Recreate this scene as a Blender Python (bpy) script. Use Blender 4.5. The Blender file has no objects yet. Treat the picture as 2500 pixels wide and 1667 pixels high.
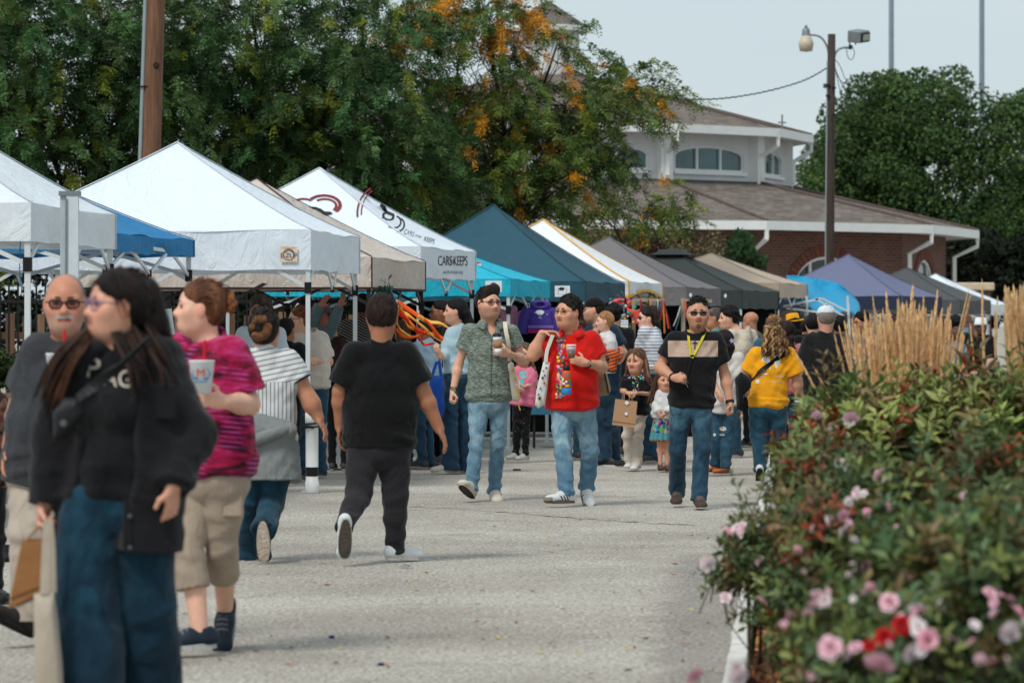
import bpy, bmesh, math, random
import numpy as np
from mathutils import Vector, Matrix
from mathutils.bvhtree import BVHTree

random.seed(7); RNG = np.random.default_rng(7)
SC = bpy.context.scene
COL = SC.collection
R = math.radians

# ---------------------------------------------------------------- camera, light, exposure
F = 9375.0; CH = 1.5; CX = 1250.0; HY = 790.0          # focal length in photo pixels, eye height, principal column, horizon row
cam_d = bpy.data.cameras.new('camera'); cam = bpy.data.objects.new('camera', cam_d); COL.objects.link(cam)
cam.location = (0, 0, CH); cam.rotation_euler = (R(90), 0, 0)
cam_d.sensor_width = 36.0; cam_d.lens = 135.0; cam_d.shift_y = -43.5/2500.0
cam_d.clip_start = 0.5; cam_d.clip_end = 5000
cam_d.dof.use_dof = True; cam_d.dof.focus_distance = 32.5; cam_d.dof.aperture_fstop = 5.0
SC.camera = cam

world = bpy.data.worlds.new('World'); SC.world = world; world.use_nodes = True
nt = world.node_tree; nt.nodes.clear()
wo = nt.nodes.new('ShaderNodeOutputWorld'); bg = nt.nodes.new('ShaderNodeBackground'); bg.inputs['Strength'].default_value = 0.1
sky = nt.nodes.new('ShaderNodeTexSky'); sky.sky_type = 'NISHITA'; sky.sun_disc = False
SUN_EL, SUN_ROT = 52.0, 215.0
sky.sun_elevation = R(SUN_EL); sky.sun_rotation = R(SUN_ROT); sky.dust_density = 2.0; sky.air_density = 1.2
tc = nt.nodes.new('ShaderNodeTexCoord'); mp = nt.nodes.new('ShaderNodeMapping'); mp.inputs['Scale'].default_value = (1.5, 1.5, 6.0)
ns = nt.nodes.new('ShaderNodeTexNoise'); ns.inputs['Scale'].default_value = 1.6; ns.inputs['Detail'].default_value = 5; ns.inputs['Roughness'].default_value = 0.55
cr = nt.nodes.new('ShaderNodeValToRGB')                     # thin cloud veil over the whole sky
cr.color_ramp.elements[0].position = 0.35; cr.color_ramp.elements[0].color = (4.9, 5.85, 6.3, 1)
cr.color_ramp.elements[1].position = 0.68; cr.color_ramp.elements[1].color = (5.8, 6.4, 6.65, 1)
mx = nt.nodes.new('ShaderNodeMix'); mx.data_type = 'RGBA'; mx.inputs[0].default_value = 0.9
nt.links.new(tc.outputs['Generated'], mp.inputs[0]); nt.links.new(mp.outputs[0], ns.inputs['Vector']); nt.links.new(ns.outputs[0], cr.inputs[0])
nt.links.new(sky.outputs[0], mx.inputs[6]); nt.links.new(cr.outputs[0], mx.inputs[7])
nt.links.new(mx.outputs[2], bg.inputs['Color']); nt.links.new(bg.outputs[0], wo.inputs[0])

sun_d = bpy.data.lights.new('sun', 'SUN'); sun_d.energy = 1.75; sun_d.angle = R(14); sun_d.color = (1.0, 0.96, 0.9)
sun = bpy.data.objects.new('sun', sun_d); COL.objects.link(sun)
_az = R(SUN_ROT); _sd = Vector((math.sin(_az)*math.cos(R(SUN_EL)), math.cos(_az)*math.cos(R(SUN_EL)), math.sin(R(SUN_EL))))
sun.rotation_euler = (-_sd).to_track_quat('-Z', 'Y').to_euler()
sun.location = (0, 20, 30)
vs = SC.view_settings; vs.view_transform = 'Standard'; vs.look = 'None'; vs.exposure = 0.3; vs.gamma = 1.0
try: vs.use_curve_mapping = False
except Exception: pass
SC.cycles.use_denoising = True
SC.cycles.max_bounces = 6; SC.cycles.diffuse_bounces = 3; SC.cycles.transparent_max_bounces = 8

def P(x, y, Y):
    """photo pixel + distance -> world point"""
    return Vector(((x-CX)*Y/F, Y, CH-(y-HY)*Y/F))
def gY(y): return CH*F/(y-HY)          # distance of a ground point seen on row y
def PX(Y): return F/Y                  # photo pixels per metre at distance Y
def G(x, y):
    Y = gY(y); return Vector(((x-CX)*Y/F, Y, 0))

# ---------------------------------------------------------------- materials
MATS = {}
def srgb(r, g, b):
    f = lambda c: (c/255)/12.92 if c/255 <= 0.04045 else ((c/255+0.055)/1.055)**2.4
    return (f(r), f(g), f(b))
def L(nt_, a, b): nt_.links.new(a, b)
def new_mat(name):
    m = bpy.data.materials.new(name); m.use_nodes = True
    nt_ = m.node_tree; b = nt_.nodes['Principled BSDF']
    return m, nt_, b
def N(nt_, t, **kw):
    n = nt_.nodes.new(t)
    for k, v in kw.items():
        if k in n.inputs: n.inputs[k].default_value = v
        else: setattr(n, k, v)
    return n
def c4(c): return (c[0], c[1], c[2], 1.0)
def plain(name, col, rough=0.8, var=0.12, scale=8.0, bump=0.0, bscale=60.0, metal=0.0, spec=0.3, stretch=(1,1,1), col2=None, detail=4, sheen=0.0, bdist=0.02, transm=0.0, wear=0.0):
    """colour with soft procedural variation and fine relief"""
    if name in MATS: return MATS[name]
    m, t, b = new_mat(name)
    tcn = N(t, 'ShaderNodeTexCoord'); mpn = N(t, 'ShaderNodeMapping'); mpn.inputs['Scale'].default_value = stretch
    L(t, tcn.outputs['Object'], mpn.inputs[0])
    no = N(t, 'ShaderNodeTexNoise', Scale=scale, Detail=detail, Roughness=0.6); L(t, mpn.outputs[0], no.inputs['Vector'])
    rp = N(t, 'ShaderNodeValToRGB'); e = rp.color_ramp.elements
    e[0].position = 0.3; e[1].position = 0.7
    e[0].color = c4([max(0, x*(1-var)) for x in col]); e[1].color = c4(col2 if col2 else [min(1, x*(1+var)) for x in col])
    L(t, no.outputs[0], rp.inputs[0]); L(t, rp.outputs[0], b.inputs['Base Color'])
    b.inputs['Roughness'].default_value = rough; b.inputs['Metallic'].default_value = metal; b.inputs['Specular IOR Level'].default_value = spec
    if sheen: b.inputs['Sheen Weight'].default_value = sheen
    if transm: b.inputs['Transmission Weight'].default_value = transm
    if bump:
        n2 = N(t, 'ShaderNodeTexNoise', Scale=bscale, Detail=3, Roughness=0.6); L(t, mpn.outputs[0], n2.inputs['Vector'])
        bn = N(t, 'ShaderNodeBump', Strength=bump, Distance=bdist); L(t, n2.outputs[0], bn.inputs['Height']); L(t, bn.outputs[0], b.inputs['Normal'])
    MATS[name] = m; return m
def cloth(name, col, var=0.14, scale=5.0, rough=0.92, bump=0.5, bscale=11.0, fine=0.15, col2=None, sheen=0.12, pattern=None):
    """woven fabric: soft colour variation, creases and weave relief; pattern(t, coords, colour socket) may draw a print"""
    if name in MATS: return MATS[name]
    m, t, b = new_mat(name)
    tcn = N(t, 'ShaderNodeTexCoord'); co = tcn.outputs['Object']
    no = N(t, 'ShaderNodeTexNoise', Scale=scale, Detail=5, Roughness=0.6, Distortion=0.6); L(t, co, no.inputs['Vector'])
    rp = N(t, 'ShaderNodeValToRGB'); e = rp.color_ramp.elements; e[0].position = 0.3; e[1].position = 0.7
    e[0].color = c4([max(0, x*(1-var)) for x in col]); e[1].color = c4(col2 if col2 else [min(1, x*(1+var)) for x in col])
    L(t, no.outputs[0], rp.inputs[0])
    cs = rp.outputs[0]
    if pattern: cs = pattern(t, co, cs)
    L(t, cs, b.inputs['Base Color'])
    b.inputs['Roughness'].default_value = rough; b.inputs['Specular IOR Level'].default_value = 0.15; b.inputs['Sheen Weight'].default_value = sheen
    mpn = N(t, 'ShaderNodeMapping'); mpn.inputs['Scale'].default_value = (1, 1, 0.45); mpn.inputs['Rotation'].default_value = (0.2, 0.5, 0.3); L(t, co, mpn.inputs[0])
    n2 = N(t, 'ShaderNodeTexNoise', Scale=bscale, Detail=3, Roughness=0.5, Distortion=1.2); L(t, mpn.outputs[0], n2.inputs['Vector'])
    b1 = N(t, 'ShaderNodeBump', Strength=bump, Distance=0.03); L(t, n2.outputs[0], b1.inputs['Height'])
    n3 = N(t, 'ShaderNodeTexNoise', Scale=260, Detail=1); L(t, co, n3.inputs['Vector'])
    b2 = N(t, 'ShaderNodeBump', Strength=fine, Distance=0.004); L(t, n3.outputs[0], b2.inputs['Height']); L(t, b1.outputs[0], b2.inputs['Normal'])
    L(t, b2.outputs[0], b.inputs['Normal'])
    MATS[name] = m; return m
def mixc(t, fac, a, b_):
    n = N(t, 'ShaderNodeMix', data_type='RGBA')
    if isinstance(fac, (int, float)): n.inputs[0].default_value = fac
    else: L(t, fac, n.inputs[0])
    for s, v in ((6, a), (7, b_)):
        if isinstance(v, (tuple, list)): n.inputs[s].default_value = c4(v)
        else: L(t, v, n.inputs[s])
    return n.outputs[2]
def M_(t, op, a, b_=None, c=None, clamp=False):
    n = N(t, 'ShaderNodeMath', operation=op); n.use_clamp = clamp
    for i, v in enumerate((a, b_, c)):
        if v is None: continue
        if isinstance(v, (int, float)): n.inputs[i].default_value = v
        else: L(t, v, n.inputs[i])
    return n.outputs[0]
def xyz(t, co):
    s = N(t, 'ShaderNodeSeparateXYZ'); L(t, co, s.inputs[0]); return s.outputs
def band(t, v, lo, hi, soft=0.002):
    """1 inside lo..hi"""
    a = N(t, 'ShaderNodeMapRange'); a.inputs[1].default_value = lo-soft; a.inputs[2].default_value = lo+soft; L(t, v, a.inputs[0])
    b_ = N(t, 'ShaderNodeMapRange'); b_.inputs[1].default_value = hi-soft; b_.inputs[2].default_value = hi+soft; L(t, v, b_.inputs[0])
    return M_(t, 'SUBTRACT', a.outputs[0], b_.outputs[0], clamp=True)
def vcol_mat(name, rough=0.7, bump=0.0, bscale=40, spec=0.3, transl=0.0, var=0.1, vscale=20, sss=0.0, sheen=0.0, stretch=(1,1,1)):
    """colour from the mesh's own colour attribute, times a little noise"""
    if name in MATS: return MATS[name]
    m, t, b = new_mat(name)
    at = N(t, 'ShaderNodeAttribute', attribute_name='Col')
    tcn = N(t, 'ShaderNodeTexCoord'); mpn = N(t, 'ShaderNodeMapping'); mpn.inputs['Scale'].default_value = stretch; L(t, tcn.outputs['Object'], mpn.inputs[0])
    no = N(t, 'ShaderNodeTexNoise', Scale=vscale, Detail=3); L(t, mpn.outputs[0], no.inputs['Vector'])
    mr = N(t, 'ShaderNodeMapRange'); mr.inputs[1].default_value = 0.3; mr.inputs[2].default_value = 0.7; mr.inputs[3].default_value = 1-var; mr.inputs[4].default_value = 1+var; L(t, no.outputs[0], mr.inputs[0])
    vm = N(t, 'ShaderNodeVectorMath', operation='SCALE'); L(t, at.outputs['Color'], vm.inputs[0]); L(t, mr.outputs[0], vm.inputs['Scale'])
    L(t, vm.outputs[0], b.inputs['Base Color'])
    b.inputs['Roughness'].default_value = rough; b.inputs['Specular IOR Level'].default_value = spec
    if sheen: b.inputs['Sheen Weight'].default_value = sheen
    if sss: b.inputs['Subsurface Weight'].default_value = sss; b.inputs['Subsurface Scale'].default_value = 0.012; b.inputs['Subsurface Radius'].default_value = (1, 0.35, 0.2)
    if bump:
        n2 = N(t, 'ShaderNodeTexNoise', Scale=bscale, Detail=3); L(t, mpn.outputs[0], n2.inputs['Vector'])
        bn = N(t, 'ShaderNodeBump', Strength=bump, Distance=0.01); L(t, n2.outputs[0], bn.inputs['Height']); L(t, bn.outputs[0], b.inputs['Normal'])
    if transl:
        tr = N(t, 'ShaderNodeBsdfTranslucent'); L(t, vm.outputs[0], tr.inputs[0])
        ms = N(t, 'ShaderNodeMixShader'); ms.inputs[0].default_value = transl
        out = t.nodes['Material Output']; L(t, b.outputs[0], ms.inputs[1]); L(t, tr.outputs[0], ms.inputs[2]); L(t, ms.outputs[0], out.inputs[0])
    MATS[name] = m; return m

# ---------------------------------------------------------------- mesh helpers
def tag(o, label=None, cat=None, group=None, kind=None):
    if label: o['label'] = label
    if cat: o['category'] = cat
    if group: o['group'] = group
    if kind: o['kind'] = kind
    return o
def empty(name, loc=(0,0,0), label=None, cat=None, group=None, rz=0):
    o = bpy.data.objects.new(name, None); COL.objects.link(o); o.location = loc; o.rotation_euler = (0,0,rz); o.empty_display_size = 0.1
    return tag(o, label, cat, group)
def np_mesh(name, V, Fq, cols=None, smooth=True):
    """V (n,3) array, Fq (m,k) int array -> mesh"""
    V = np.asarray(V, dtype=np.float32); Fq = np.asarray(Fq, dtype=np.int32)
    me = bpy.data.meshes.new(name); n, (m, k) = len(V), Fq.shape
    me.vertices.add(n); me.vertices.foreach_set('co', V.ravel())
    me.loops.add(m*k); me.loops.foreach_set('vertex_index', Fq.ravel())
    me.polygons.add(m); me.polygons.foreach_set('loop_start', np.arange(0, m*k, k, dtype=np.int32))
    me.update(calc_edges=True)
    if smooth: me.polygons.foreach_set('use_smooth', np.ones(m, dtype=bool))
    if cols is not None:
        a = me.color_attributes.new('Col', 'FLOAT_COLOR', 'POINT'); c = np.ones((n,4), dtype=np.float32); c[:, :3] = cols; a.data.foreach_set('color', c.ravel())
    return me
def link(name, me, mat=None, parent=None, loc=None):
    o = bpy.data.objects.new(name, me); COL.objects.link(o)
    if mat is not None and not me.materials: me.materials.append(mat)
    if parent is not None: o.parent = parent
    if loc is not None: o.location = loc
    return o
class MB:
    """collects simple shapes; build() links them as one mesh object"""
    def __init__(s): s.v = []; s.f = []; s.off = Vector((0,0,0))
    def add(s, vs_, fs):
        b = len(s.v); s.v += [tuple(v) for v in vs_]; s.f += [tuple(b+i for i in f) for f in fs]; return s
    def box(s, lo, hi):
        x0,y0,z0 = lo; x1,y1,z1 = hi
        return s.add([(x0,y0,z0),(x1,y0,z0),(x1,y1,z0),(x0,y1,z0),(x0,y0,z1),(x1,y0,z1),(x1,y1,z1),(x0,y1,z1)],
                     [(0,3,2,1),(4,5,6,7),(0,1,5,4),(1,2,6,5),(2,3,7,6),(3,0,4,7)])
    def bar(s, a, b, w, h=None, up=(0,0,1)):
        """rectangular bar from a to b"""
        h = h or w; a = Vector(a); b = Vector(b); d = (b-a).normalized(); u = Vector(up)
        if abs(d.dot(u)) > 0.98: u = Vector((0,1,0))
        sd = d.cross(u).normalized(); u = sd.cross(d).normalized()
        c = [sd*w/2+u*h/2, -sd*w/2+u*h/2, -sd*w/2-u*h/2, sd*w/2-u*h/2]
        return s.add([a+x for x in c]+[b+x for x in c], [(0,1,2,3),(7,6,5,4),(0,4,5,1),(1,5,6,2),(2,6,7,3),(3,7,4,0)])
    def tube(s, pts, r, n=8, cap=True):
        """round tube along points; r number or list"""
        pts = [Vector(p) for p in pts]; k = len(pts); rr = r if isinstance(r, (list, tuple)) else [r]*k
        vs_ = []; u = None
        for i, p in enumerate(pts):
            d = (pts[min(i+1,k-1)]-pts[max(i-1,0)]).normalized()
            if u is None: u = d.orthogonal().normalized()
            u = (u-d*u.dot(d)).normalized(); w = d.cross(u)
            for j in range(n):
                a = 2*math.pi*j/n; vs_.append(p+(u*math.cos(a)+w*math.sin(a))*rr[i])
        fs = [(i*n+j, i*n+(j+1)%n, (i+1)*n+(j+1)%n, (i+1)*n+j) for i in range(k-1) for j in range(n)]
        if cap: fs += [tuple(range(n))[::-1], tuple((k-1)*n+j for j in range(n))]
        return s.add(vs_, fs)
    def lathe(s, prof, n=20, org=(0,0,0), axis=None):
        """prof: list of (r, z)"""
        o = Vector(org); M = Matrix.Identity(3) if axis is None else Vector(axis).normalized().to_track_quat('Z','Y').to_matrix()
        vs_ = [o+M@Vector((r*math.cos(2*math.pi*j/n), r*math.sin(2*math.pi*j/n), z)) for r, z in prof for j in range(n)]
        fs = [(i*n+j, i*n+(j+1)%n, (i+1)*n+(j+1)%n, (i+1)*n+j) for i in range(len(prof)-1) for j in range(n)]
        if prof[0][0] > 1e-6: fs.append(tuple(range(n))[::-1])
        if prof[-1][0] > 1e-6: fs.append(tuple((len(prof)-1)*n+j for j in range(n)))
        return s.add(vs_, fs)
    def prism(s, poly, depth, fr):
        """2-D outline (x,z) extruded by depth along fr's y; fr(x,y,z)->point"""
        k = len(poly); vs_ = [fr(x,0,z) for x,z in poly]+[fr(x,depth,z) for x,z in poly]
        return s.add(vs_, [tuple(range(k)), tuple(range(2*k-1,k-1,-1))]+[(i,i+k,(i+1)%k+k,(i+1)%k) for i in range(k)])
    def ribbon(s, pts, w, side, th=0.004):
        """flat strap through points, width along side"""
        pts = [Vector(p) for p in pts]; k = len(pts); vs_ = []
        for i, p in enumerate(pts):
            d = (pts[min(i+1,k-1)]-pts[max(i-1,0)]).normalized(); sd = Vector(side[i] if isinstance(side, list) else side); sd = (sd-d*sd.dot(d)).normalized(); n = d.cross(sd)
            ww = w[i] if isinstance(w, (list, tuple)) else w
            vs_ += [p+sd*ww/2+n*th/2, p-sd*ww/2+n*th/2, p-sd*ww/2-n*th/2, p+sd*ww/2-n*th/2]
        fs = [(i*4+j, i*4+(j+1)%4, (i+1)*4+(j+1)%4, (i+1)*4+j) for i in range(k-1) for j in range(4)]+[(0,3,2,1), tuple((k-1)*4+j for j in range(4))]
        return s.add(vs_, fs)
    def build(s, name, mat=None, parent=None, smooth=False, bevel=0.0, loc=None):
        me = bpy.data.meshes.new(name); me.from_pydata(s.v, [], s.f); me.update()
        bm = bmesh.new(); bm.from_mesh(me); bmesh.ops.recalc_face_normals(bm, faces=bm.faces)
        if bevel: bmesh.ops.bevel(bm, geom=[e for e in bm.edges], offset=bevel, segments=1, affect='EDGES', clamp_overlap=True)
        bm.to_mesh(me); bm.free()
        if smooth: me.polygons.foreach_set('use_smooth', np.ones(len(me.polygons), dtype=bool))
        return link(name, me, mat, parent, loc)
def catmull(pts, n=6):
    pts = [Vector(p) for p in pts]; out = []
    for i in range(len(pts)-1):
        p0, p1, p2, p3 = pts[max(i-1,0)], pts[i], pts[i+1], pts[min(i+2,len(pts)-1)]
        for j in range(n):
            t = j/n; out.append(0.5*((2*p1)+(p2-p0)*t+(2*p0-5*p1+4*p2-p3)*t*t+(3*p1-p0-3*p2+p3)*t**3))
    out.append(pts[-1]); return out
_TXT = {}
def text_mesh(s):
    """outline of a word as 2-D triangles, cap height about 1, centred"""
    if s in _TXT: return _TXT[s]
    c = bpy.data.curves.new('text', 'FONT'); c.body = s; c.align_x = 'CENTER'; c.align_y = 'CENTER'; c.resolution_u = 3
    o = bpy.data.objects.new('text', c); COL.objects.link(o); dg = bpy.context.evaluated_depsgraph_get(); me = o.evaluated_get(dg).to_mesh()
    v = [(x.co.x, x.co.y) for x in me.vertices]; f = [tuple(p.vertices) for p in me.polygons]
    o.evaluated_get(dg).to_mesh_clear(); bpy.data.objects.remove(o); bpy.data.curves.remove(c)
    _TXT[s] = (v, f); return v, f
def bvh_of(o):
    me = o.data; return BVHTree.FromPolygons([v.co.copy() for v in me.vertices], [tuple(p.vertices) for p in me.polygons])
def decal(name, host, polys, org, ux, uz, mat, bvh=None, off=0.004, parent=None, cast=None, start=.5):
    """polys: list of (2-D verts, faces); laid on host's surface (host-local coordinates) along cast"""
    bvh = bvh or bvh_of(host); org = Vector(org); ux = Vector(ux); uz = Vector(uz)
    n = Vector(cast) if cast is not None else ux.normalized().cross(uz.normalized())*-1.0
    n = n.normalized(); mb = MB()
    for v2, f2 in polys:
        pts = []
        for x, z in v2:
            p = org+ux*x+uz*z; h = bvh.ray_cast(p-n*start, n)
            pts.append((h[0]-n*off) if h[0] is not None else p)
        mb.add(pts, f2)
    me = bpy.data.meshes.new(name); me.from_pydata(mb.v, [], mb.f); me.update()
    return link(name, me, mat, parent or host)
def ngon(cx, cz, r, n=14, sx=1, sz=1, a0=0):
    return ([(cx, cz)]+[(cx+r*sx*math.cos(a0+2*math.pi*i/n), cz+r*sz*math.sin(a0+2*math.pi*i/n)) for i in range(n)], [(0,i+1,(i+1)%n+1) for i in range(n)])
def ringpoly(cx, cz, r0, r1, a0, a1, n=18, sx=1, sz=1):
    v = []
    for i in range(n+1):
        a = a0+(a1-a0)*i/n
        for r in (r0, r1): v.append((cx+r*sx*math.cos(a), cz+r*sz*math.sin(a)))
    return (v, [(2*i, 2*i+1, 2*i+3, 2*i+2) for i in range(n)])
def txt(s, cx, cz, h, sx=1.0):
    v, f = text_mesh(s); return ([(cx+x*h*sx, cz+z*h) for x, z in v], f)
# ================================================================ ground, path, bed
def ground_material():
    m, t, b = new_mat('asphalt'); tcn = N(t, 'ShaderNodeTexCoord'); co = tcn.outputs['Object']; X, Y, Z = xyz(t, co)
    big = N(t, 'ShaderNodeTexNoise', Scale=0.45, Detail=5, Roughness=0.6); L(t, co, big.inputs['Vector'])
    mid = N(t, 'ShaderNodeTexNoise', Scale=6.0, Detail=4, Roughness=0.65); L(t, co, mid.inputs['Vector'])
    fin = N(t, 'ShaderNodeTexNoise', Scale=48.0, Detail=3, Roughness=0.7); L(t, co, fin.inputs['Vector'])
    vo = N(t, 'ShaderNodeTexVoronoi', Scale=42.0); L(t, co, vo.inputs['Vector'])
    bg_ = N(t, 'ShaderNodeMapRange'); bg_.inputs[1].default_value = .36; bg_.inputs[2].default_value = .64; L(t, big.outputs[0], bg_.inputs[0]); base = mixc(t, bg_.outputs[0], srgb(156,149,139), srgb(186,180,169)); stn = N(t, 'ShaderNodeTexNoise', Scale=1.7, Detail=3, Roughness=.5, Distortion=.4); L(t, co, stn.inputs['Vector']); st_ = N(t, 'ShaderNodeMapRange'); st_.inputs[1].default_value = .62; st_.inputs[2].default_value = .74; L(t, stn.outputs[0], st_.inputs[0]); base = mixc(t, M_(t, 'MULTIPLY', st_.outputs[0], .45), base, srgb(112,106,100))
    r1 = N(t, 'ShaderNodeMapRange'); r1.inputs[1].default_value = 0.42; r1.inputs[2].default_value = 0.75; L(t, mid.outputs[0], r1.inputs[0])
    base = mixc(t, M_(t, 'MULTIPLY', r1.outputs[0], 0.35), base, srgb(146,140,132))
    # the newer, darker strip of asphalt beside the kerb, with a ragged edge
    edge = M_(t, 'SUBTRACT', X, M_(t, 'ADD', M_(t, 'MULTIPLY', M_(t, 'SUBTRACT', Y, 16.0), 0.056), 0.47))
    jit = N(t, 'ShaderNodeTexNoise', Scale=2.6, Detail=6, Roughness=0.7); L(t, co, jit.inputs['Vector'])
    edge = M_(t, 'ADD', edge, M_(t, 'MULTIPLY', M_(t, 'SUBTRACT', jit.outputs[0], 0.5), 0.6))
    e1 = N(t, 'ShaderNodeMapRange', interpolation_type='SMOOTHSTEP'); e1.inputs[1].default_value = -0.02; e1.inputs[2].default_value = 0.18; L(t, edge, e1.inputs[0])
    e2 = N(t, 'ShaderNodeMapRange', interpolation_type='SMOOTHSTEP'); e2.inputs[1].default_value = 26.0; e2.inputs[2].default_value = 24.6; L(t, M_(t, 'ADD', Y, M_(t, 'MULTIPLY', jit.outputs[0], 1.2)), e2.inputs[0])
    patch = M_(t, 'MULTIPLY', e1.outputs[0], e2.outputs[0])
    base = mixc(t, M_(t, 'MULTIPLY', patch, 0.6), base, srgb(132,126,121))
    # aggregate
    sp = N(t, 'ShaderNodeMapRange'); sp.inputs[1].default_value = 0.40; sp.inputs[2].default_value = 0.60; sp.inputs[3].default_value = 0.5; sp.inputs[4].default_value = 1.4; L(t, fin.outputs[0], sp.inputs[0])
    vs_ = N(t, 'ShaderNodeMapRange'); vs_.inputs[1].default_value = 0.0; vs_.inputs[2].default_value = 1.0; vs_.inputs[3].default_value = 0.72; vs_.inputs[4].default_value = 1.2; L(t, vo.outputs['Color'], vs_.inputs[0])
    sc_ = N(t, 'ShaderNodeVectorMath', operation='SCALE'); L(t, base, sc_.inputs[0]); L(t, M_(t, 'MULTIPLY', sp.outputs[0], vs_.outputs[0]), sc_.inputs['Scale'])
    L(t, sc_.outputs[0], b.inputs['Base Color']); b.inputs['Roughness'].default_value = 0.93; b.inputs['Specular IOR Level'].default_value = 0.2
    bn = N(t, 'ShaderNodeBump', Strength=0.5, Distance=0.006); L(t, fin.outputs[0], bn.inputs['Height']); L(t, bn.outputs[0], b.inputs['Normal'])
    MATS['asphalt'] = m; return m
mb = MB(); mb.add([(-900,-60,0),(900,-60,0),(900,2500,0),(-900,2500,0)], [(0,1,2,3)])
ground = tag(mb.build('ground', ground_material()), kind='structure')

def kx(Y): return 0.90+0.074*(Y-16.0)               # kerb line
mb = MB(); mb.add([(kx(Y)+o, Y, z) for Y in (-4, 10, 20, 40, 60) for o, z in ((0.085, 0.07), (1.4, 0.12), (3.4, 0.14))],
                  [(3*i+j, 3*i+j+1, 3*i+j+4, 3*i+j+3) for i in range(4) for j in range(2)])
bed = tag(mb.build('planting_bed', plain('mulch', srgb(62,44,34), 0.95, 0.5, 30, 0.9, 80, bdist=0.05)), kind='structure')
KERB = plain('kerb_stone', srgb(205,203,196), 0.9, 0.25, 9, 0.5, 40, col2=srgb(226,224,218))
kerb = tag(empty('kerb'), kind='structure')
yy = -2.0; rk = random.Random(3)
while yy < 58:
    ln = 0.95+rk.random()*0.1; a = Vector((kx(yy)+rk.uniform(-.006,.006), yy, 0)); b_ = Vector((kx(yy+ln-.012)+rk.uniform(-.006,.006), yy+ln-.012, 0))
    o = MB().bar(a+Vector((0.04,0,0.055)), b_+Vector((0.04,0,0.055+rk.uniform(-.004,.004))), 0.085, 0.13).build('kerb_stone', KERB, kerb, bevel=0.008)
    yy += ln

lawn_m = plain('lawn', srgb(92,98,52), 0.95, 0.35, 14, 0.6, 90, col2=srgb(120,116,70))
mb = MB(); mb.add([(-30,40.5,.012),(-4.2,40.5,.012),(-2.0,58,.012),(-30,58,.012)], [(0,1,2,3)])
lawn = tag(mb.build('lawn', lawn_m), kind='structure')
mb = MB(); mb.add([(kx(Y)+o, Y, z) for Y in (-4, 10, 20, 40, 60) for o, z in ((3.4, 0.14), (16.0, 0.16))], [(2*i, 2*i+1, 2*i+3, 2*i+2) for i in range(4)]); tag(mb.build('lawn', lawn_m), kind='structure')
# grass tufts at the lawn's near edge
gv, gf = [], []
rg = np.random.default_rng(11); n = 9000
bx = rg.uniform(-7.5,-4.2,n); by = rg.uniform(40.6,46,n); hh = rg.uniform(.04,.11,n); an = rg.uniform(0,6.28,n); ln_ = rg.normal(0,.03,(n,2))
V = np.zeros((n,3,3)); V[:,0] = np.c_[bx-.006*np.cos(an), by-.006*np.sin(an), np.full(n,.012)]; V[:,1] = np.c_[bx+.006*np.cos(an), by+.006*np.sin(an), np.full(n,.012)]; V[:,2] = np.c_[bx+ln_[:,0], by+ln_[:,1], hh]
gc = np.array(srgb(92,104,50))*rg.uniform(.6,1.5,(n,1)); gc[:,0] *= rg.uniform(.9,1.4,n)
tag(link('grass', np_mesh('grass', V.reshape(-1,3), np.arange(n*3).reshape(-1,3), np.repeat(gc,3,axis=0), False), vcol_mat('grass_blade', 0.8, transl=0.3)), 'short patchy grass on the lawn beside the iron fence', 'grass', kind='stuff')

# crack across the asphalt, filled with litter
ck = plain('crack_fill', srgb(104,84,72), 0.95, 0.4, 20)
rc = random.Random(5); a, b_ = G(1000,1236), G(1700,1284); pts = []
for i in range(46):
    f = i/45; p = a.lerp(b_, f); p.y += rc.gauss(0, .05)+.12*math.sin(f*7); p.z = .004; pts.append(p)
mb = MB(); v = []
for i, p in enumerate(pts):
    w = .008+.012*abs(rc.gauss(0,1)); v += [(p.x, p.y-w, .004), (p.x, p.y+w, .004)]
mb.add(v, [(2*i,2*i+2,2*i+3,2*i+1) for i in range(45)]); mb.build('crack', ck, ground)
a, b_ = G(690,1196), G(1640,1215); v = []
for i in range(46):
    f = i/45; p = a.lerp(b_, f); p.y += rc.gauss(0,.06); w = .006+.006*abs(rc.gauss(0,1)); v += [(p.x,p.y-w,.004),(p.x,p.y+w,.004)]
MB().add(v, [(2*i,2*i+2,2*i+3,2*i+1) for i in range(45)]).build('crack', plain('crack_fill_pale', srgb(128,124,118), 0.95, 0.2, 20), ground)

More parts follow.
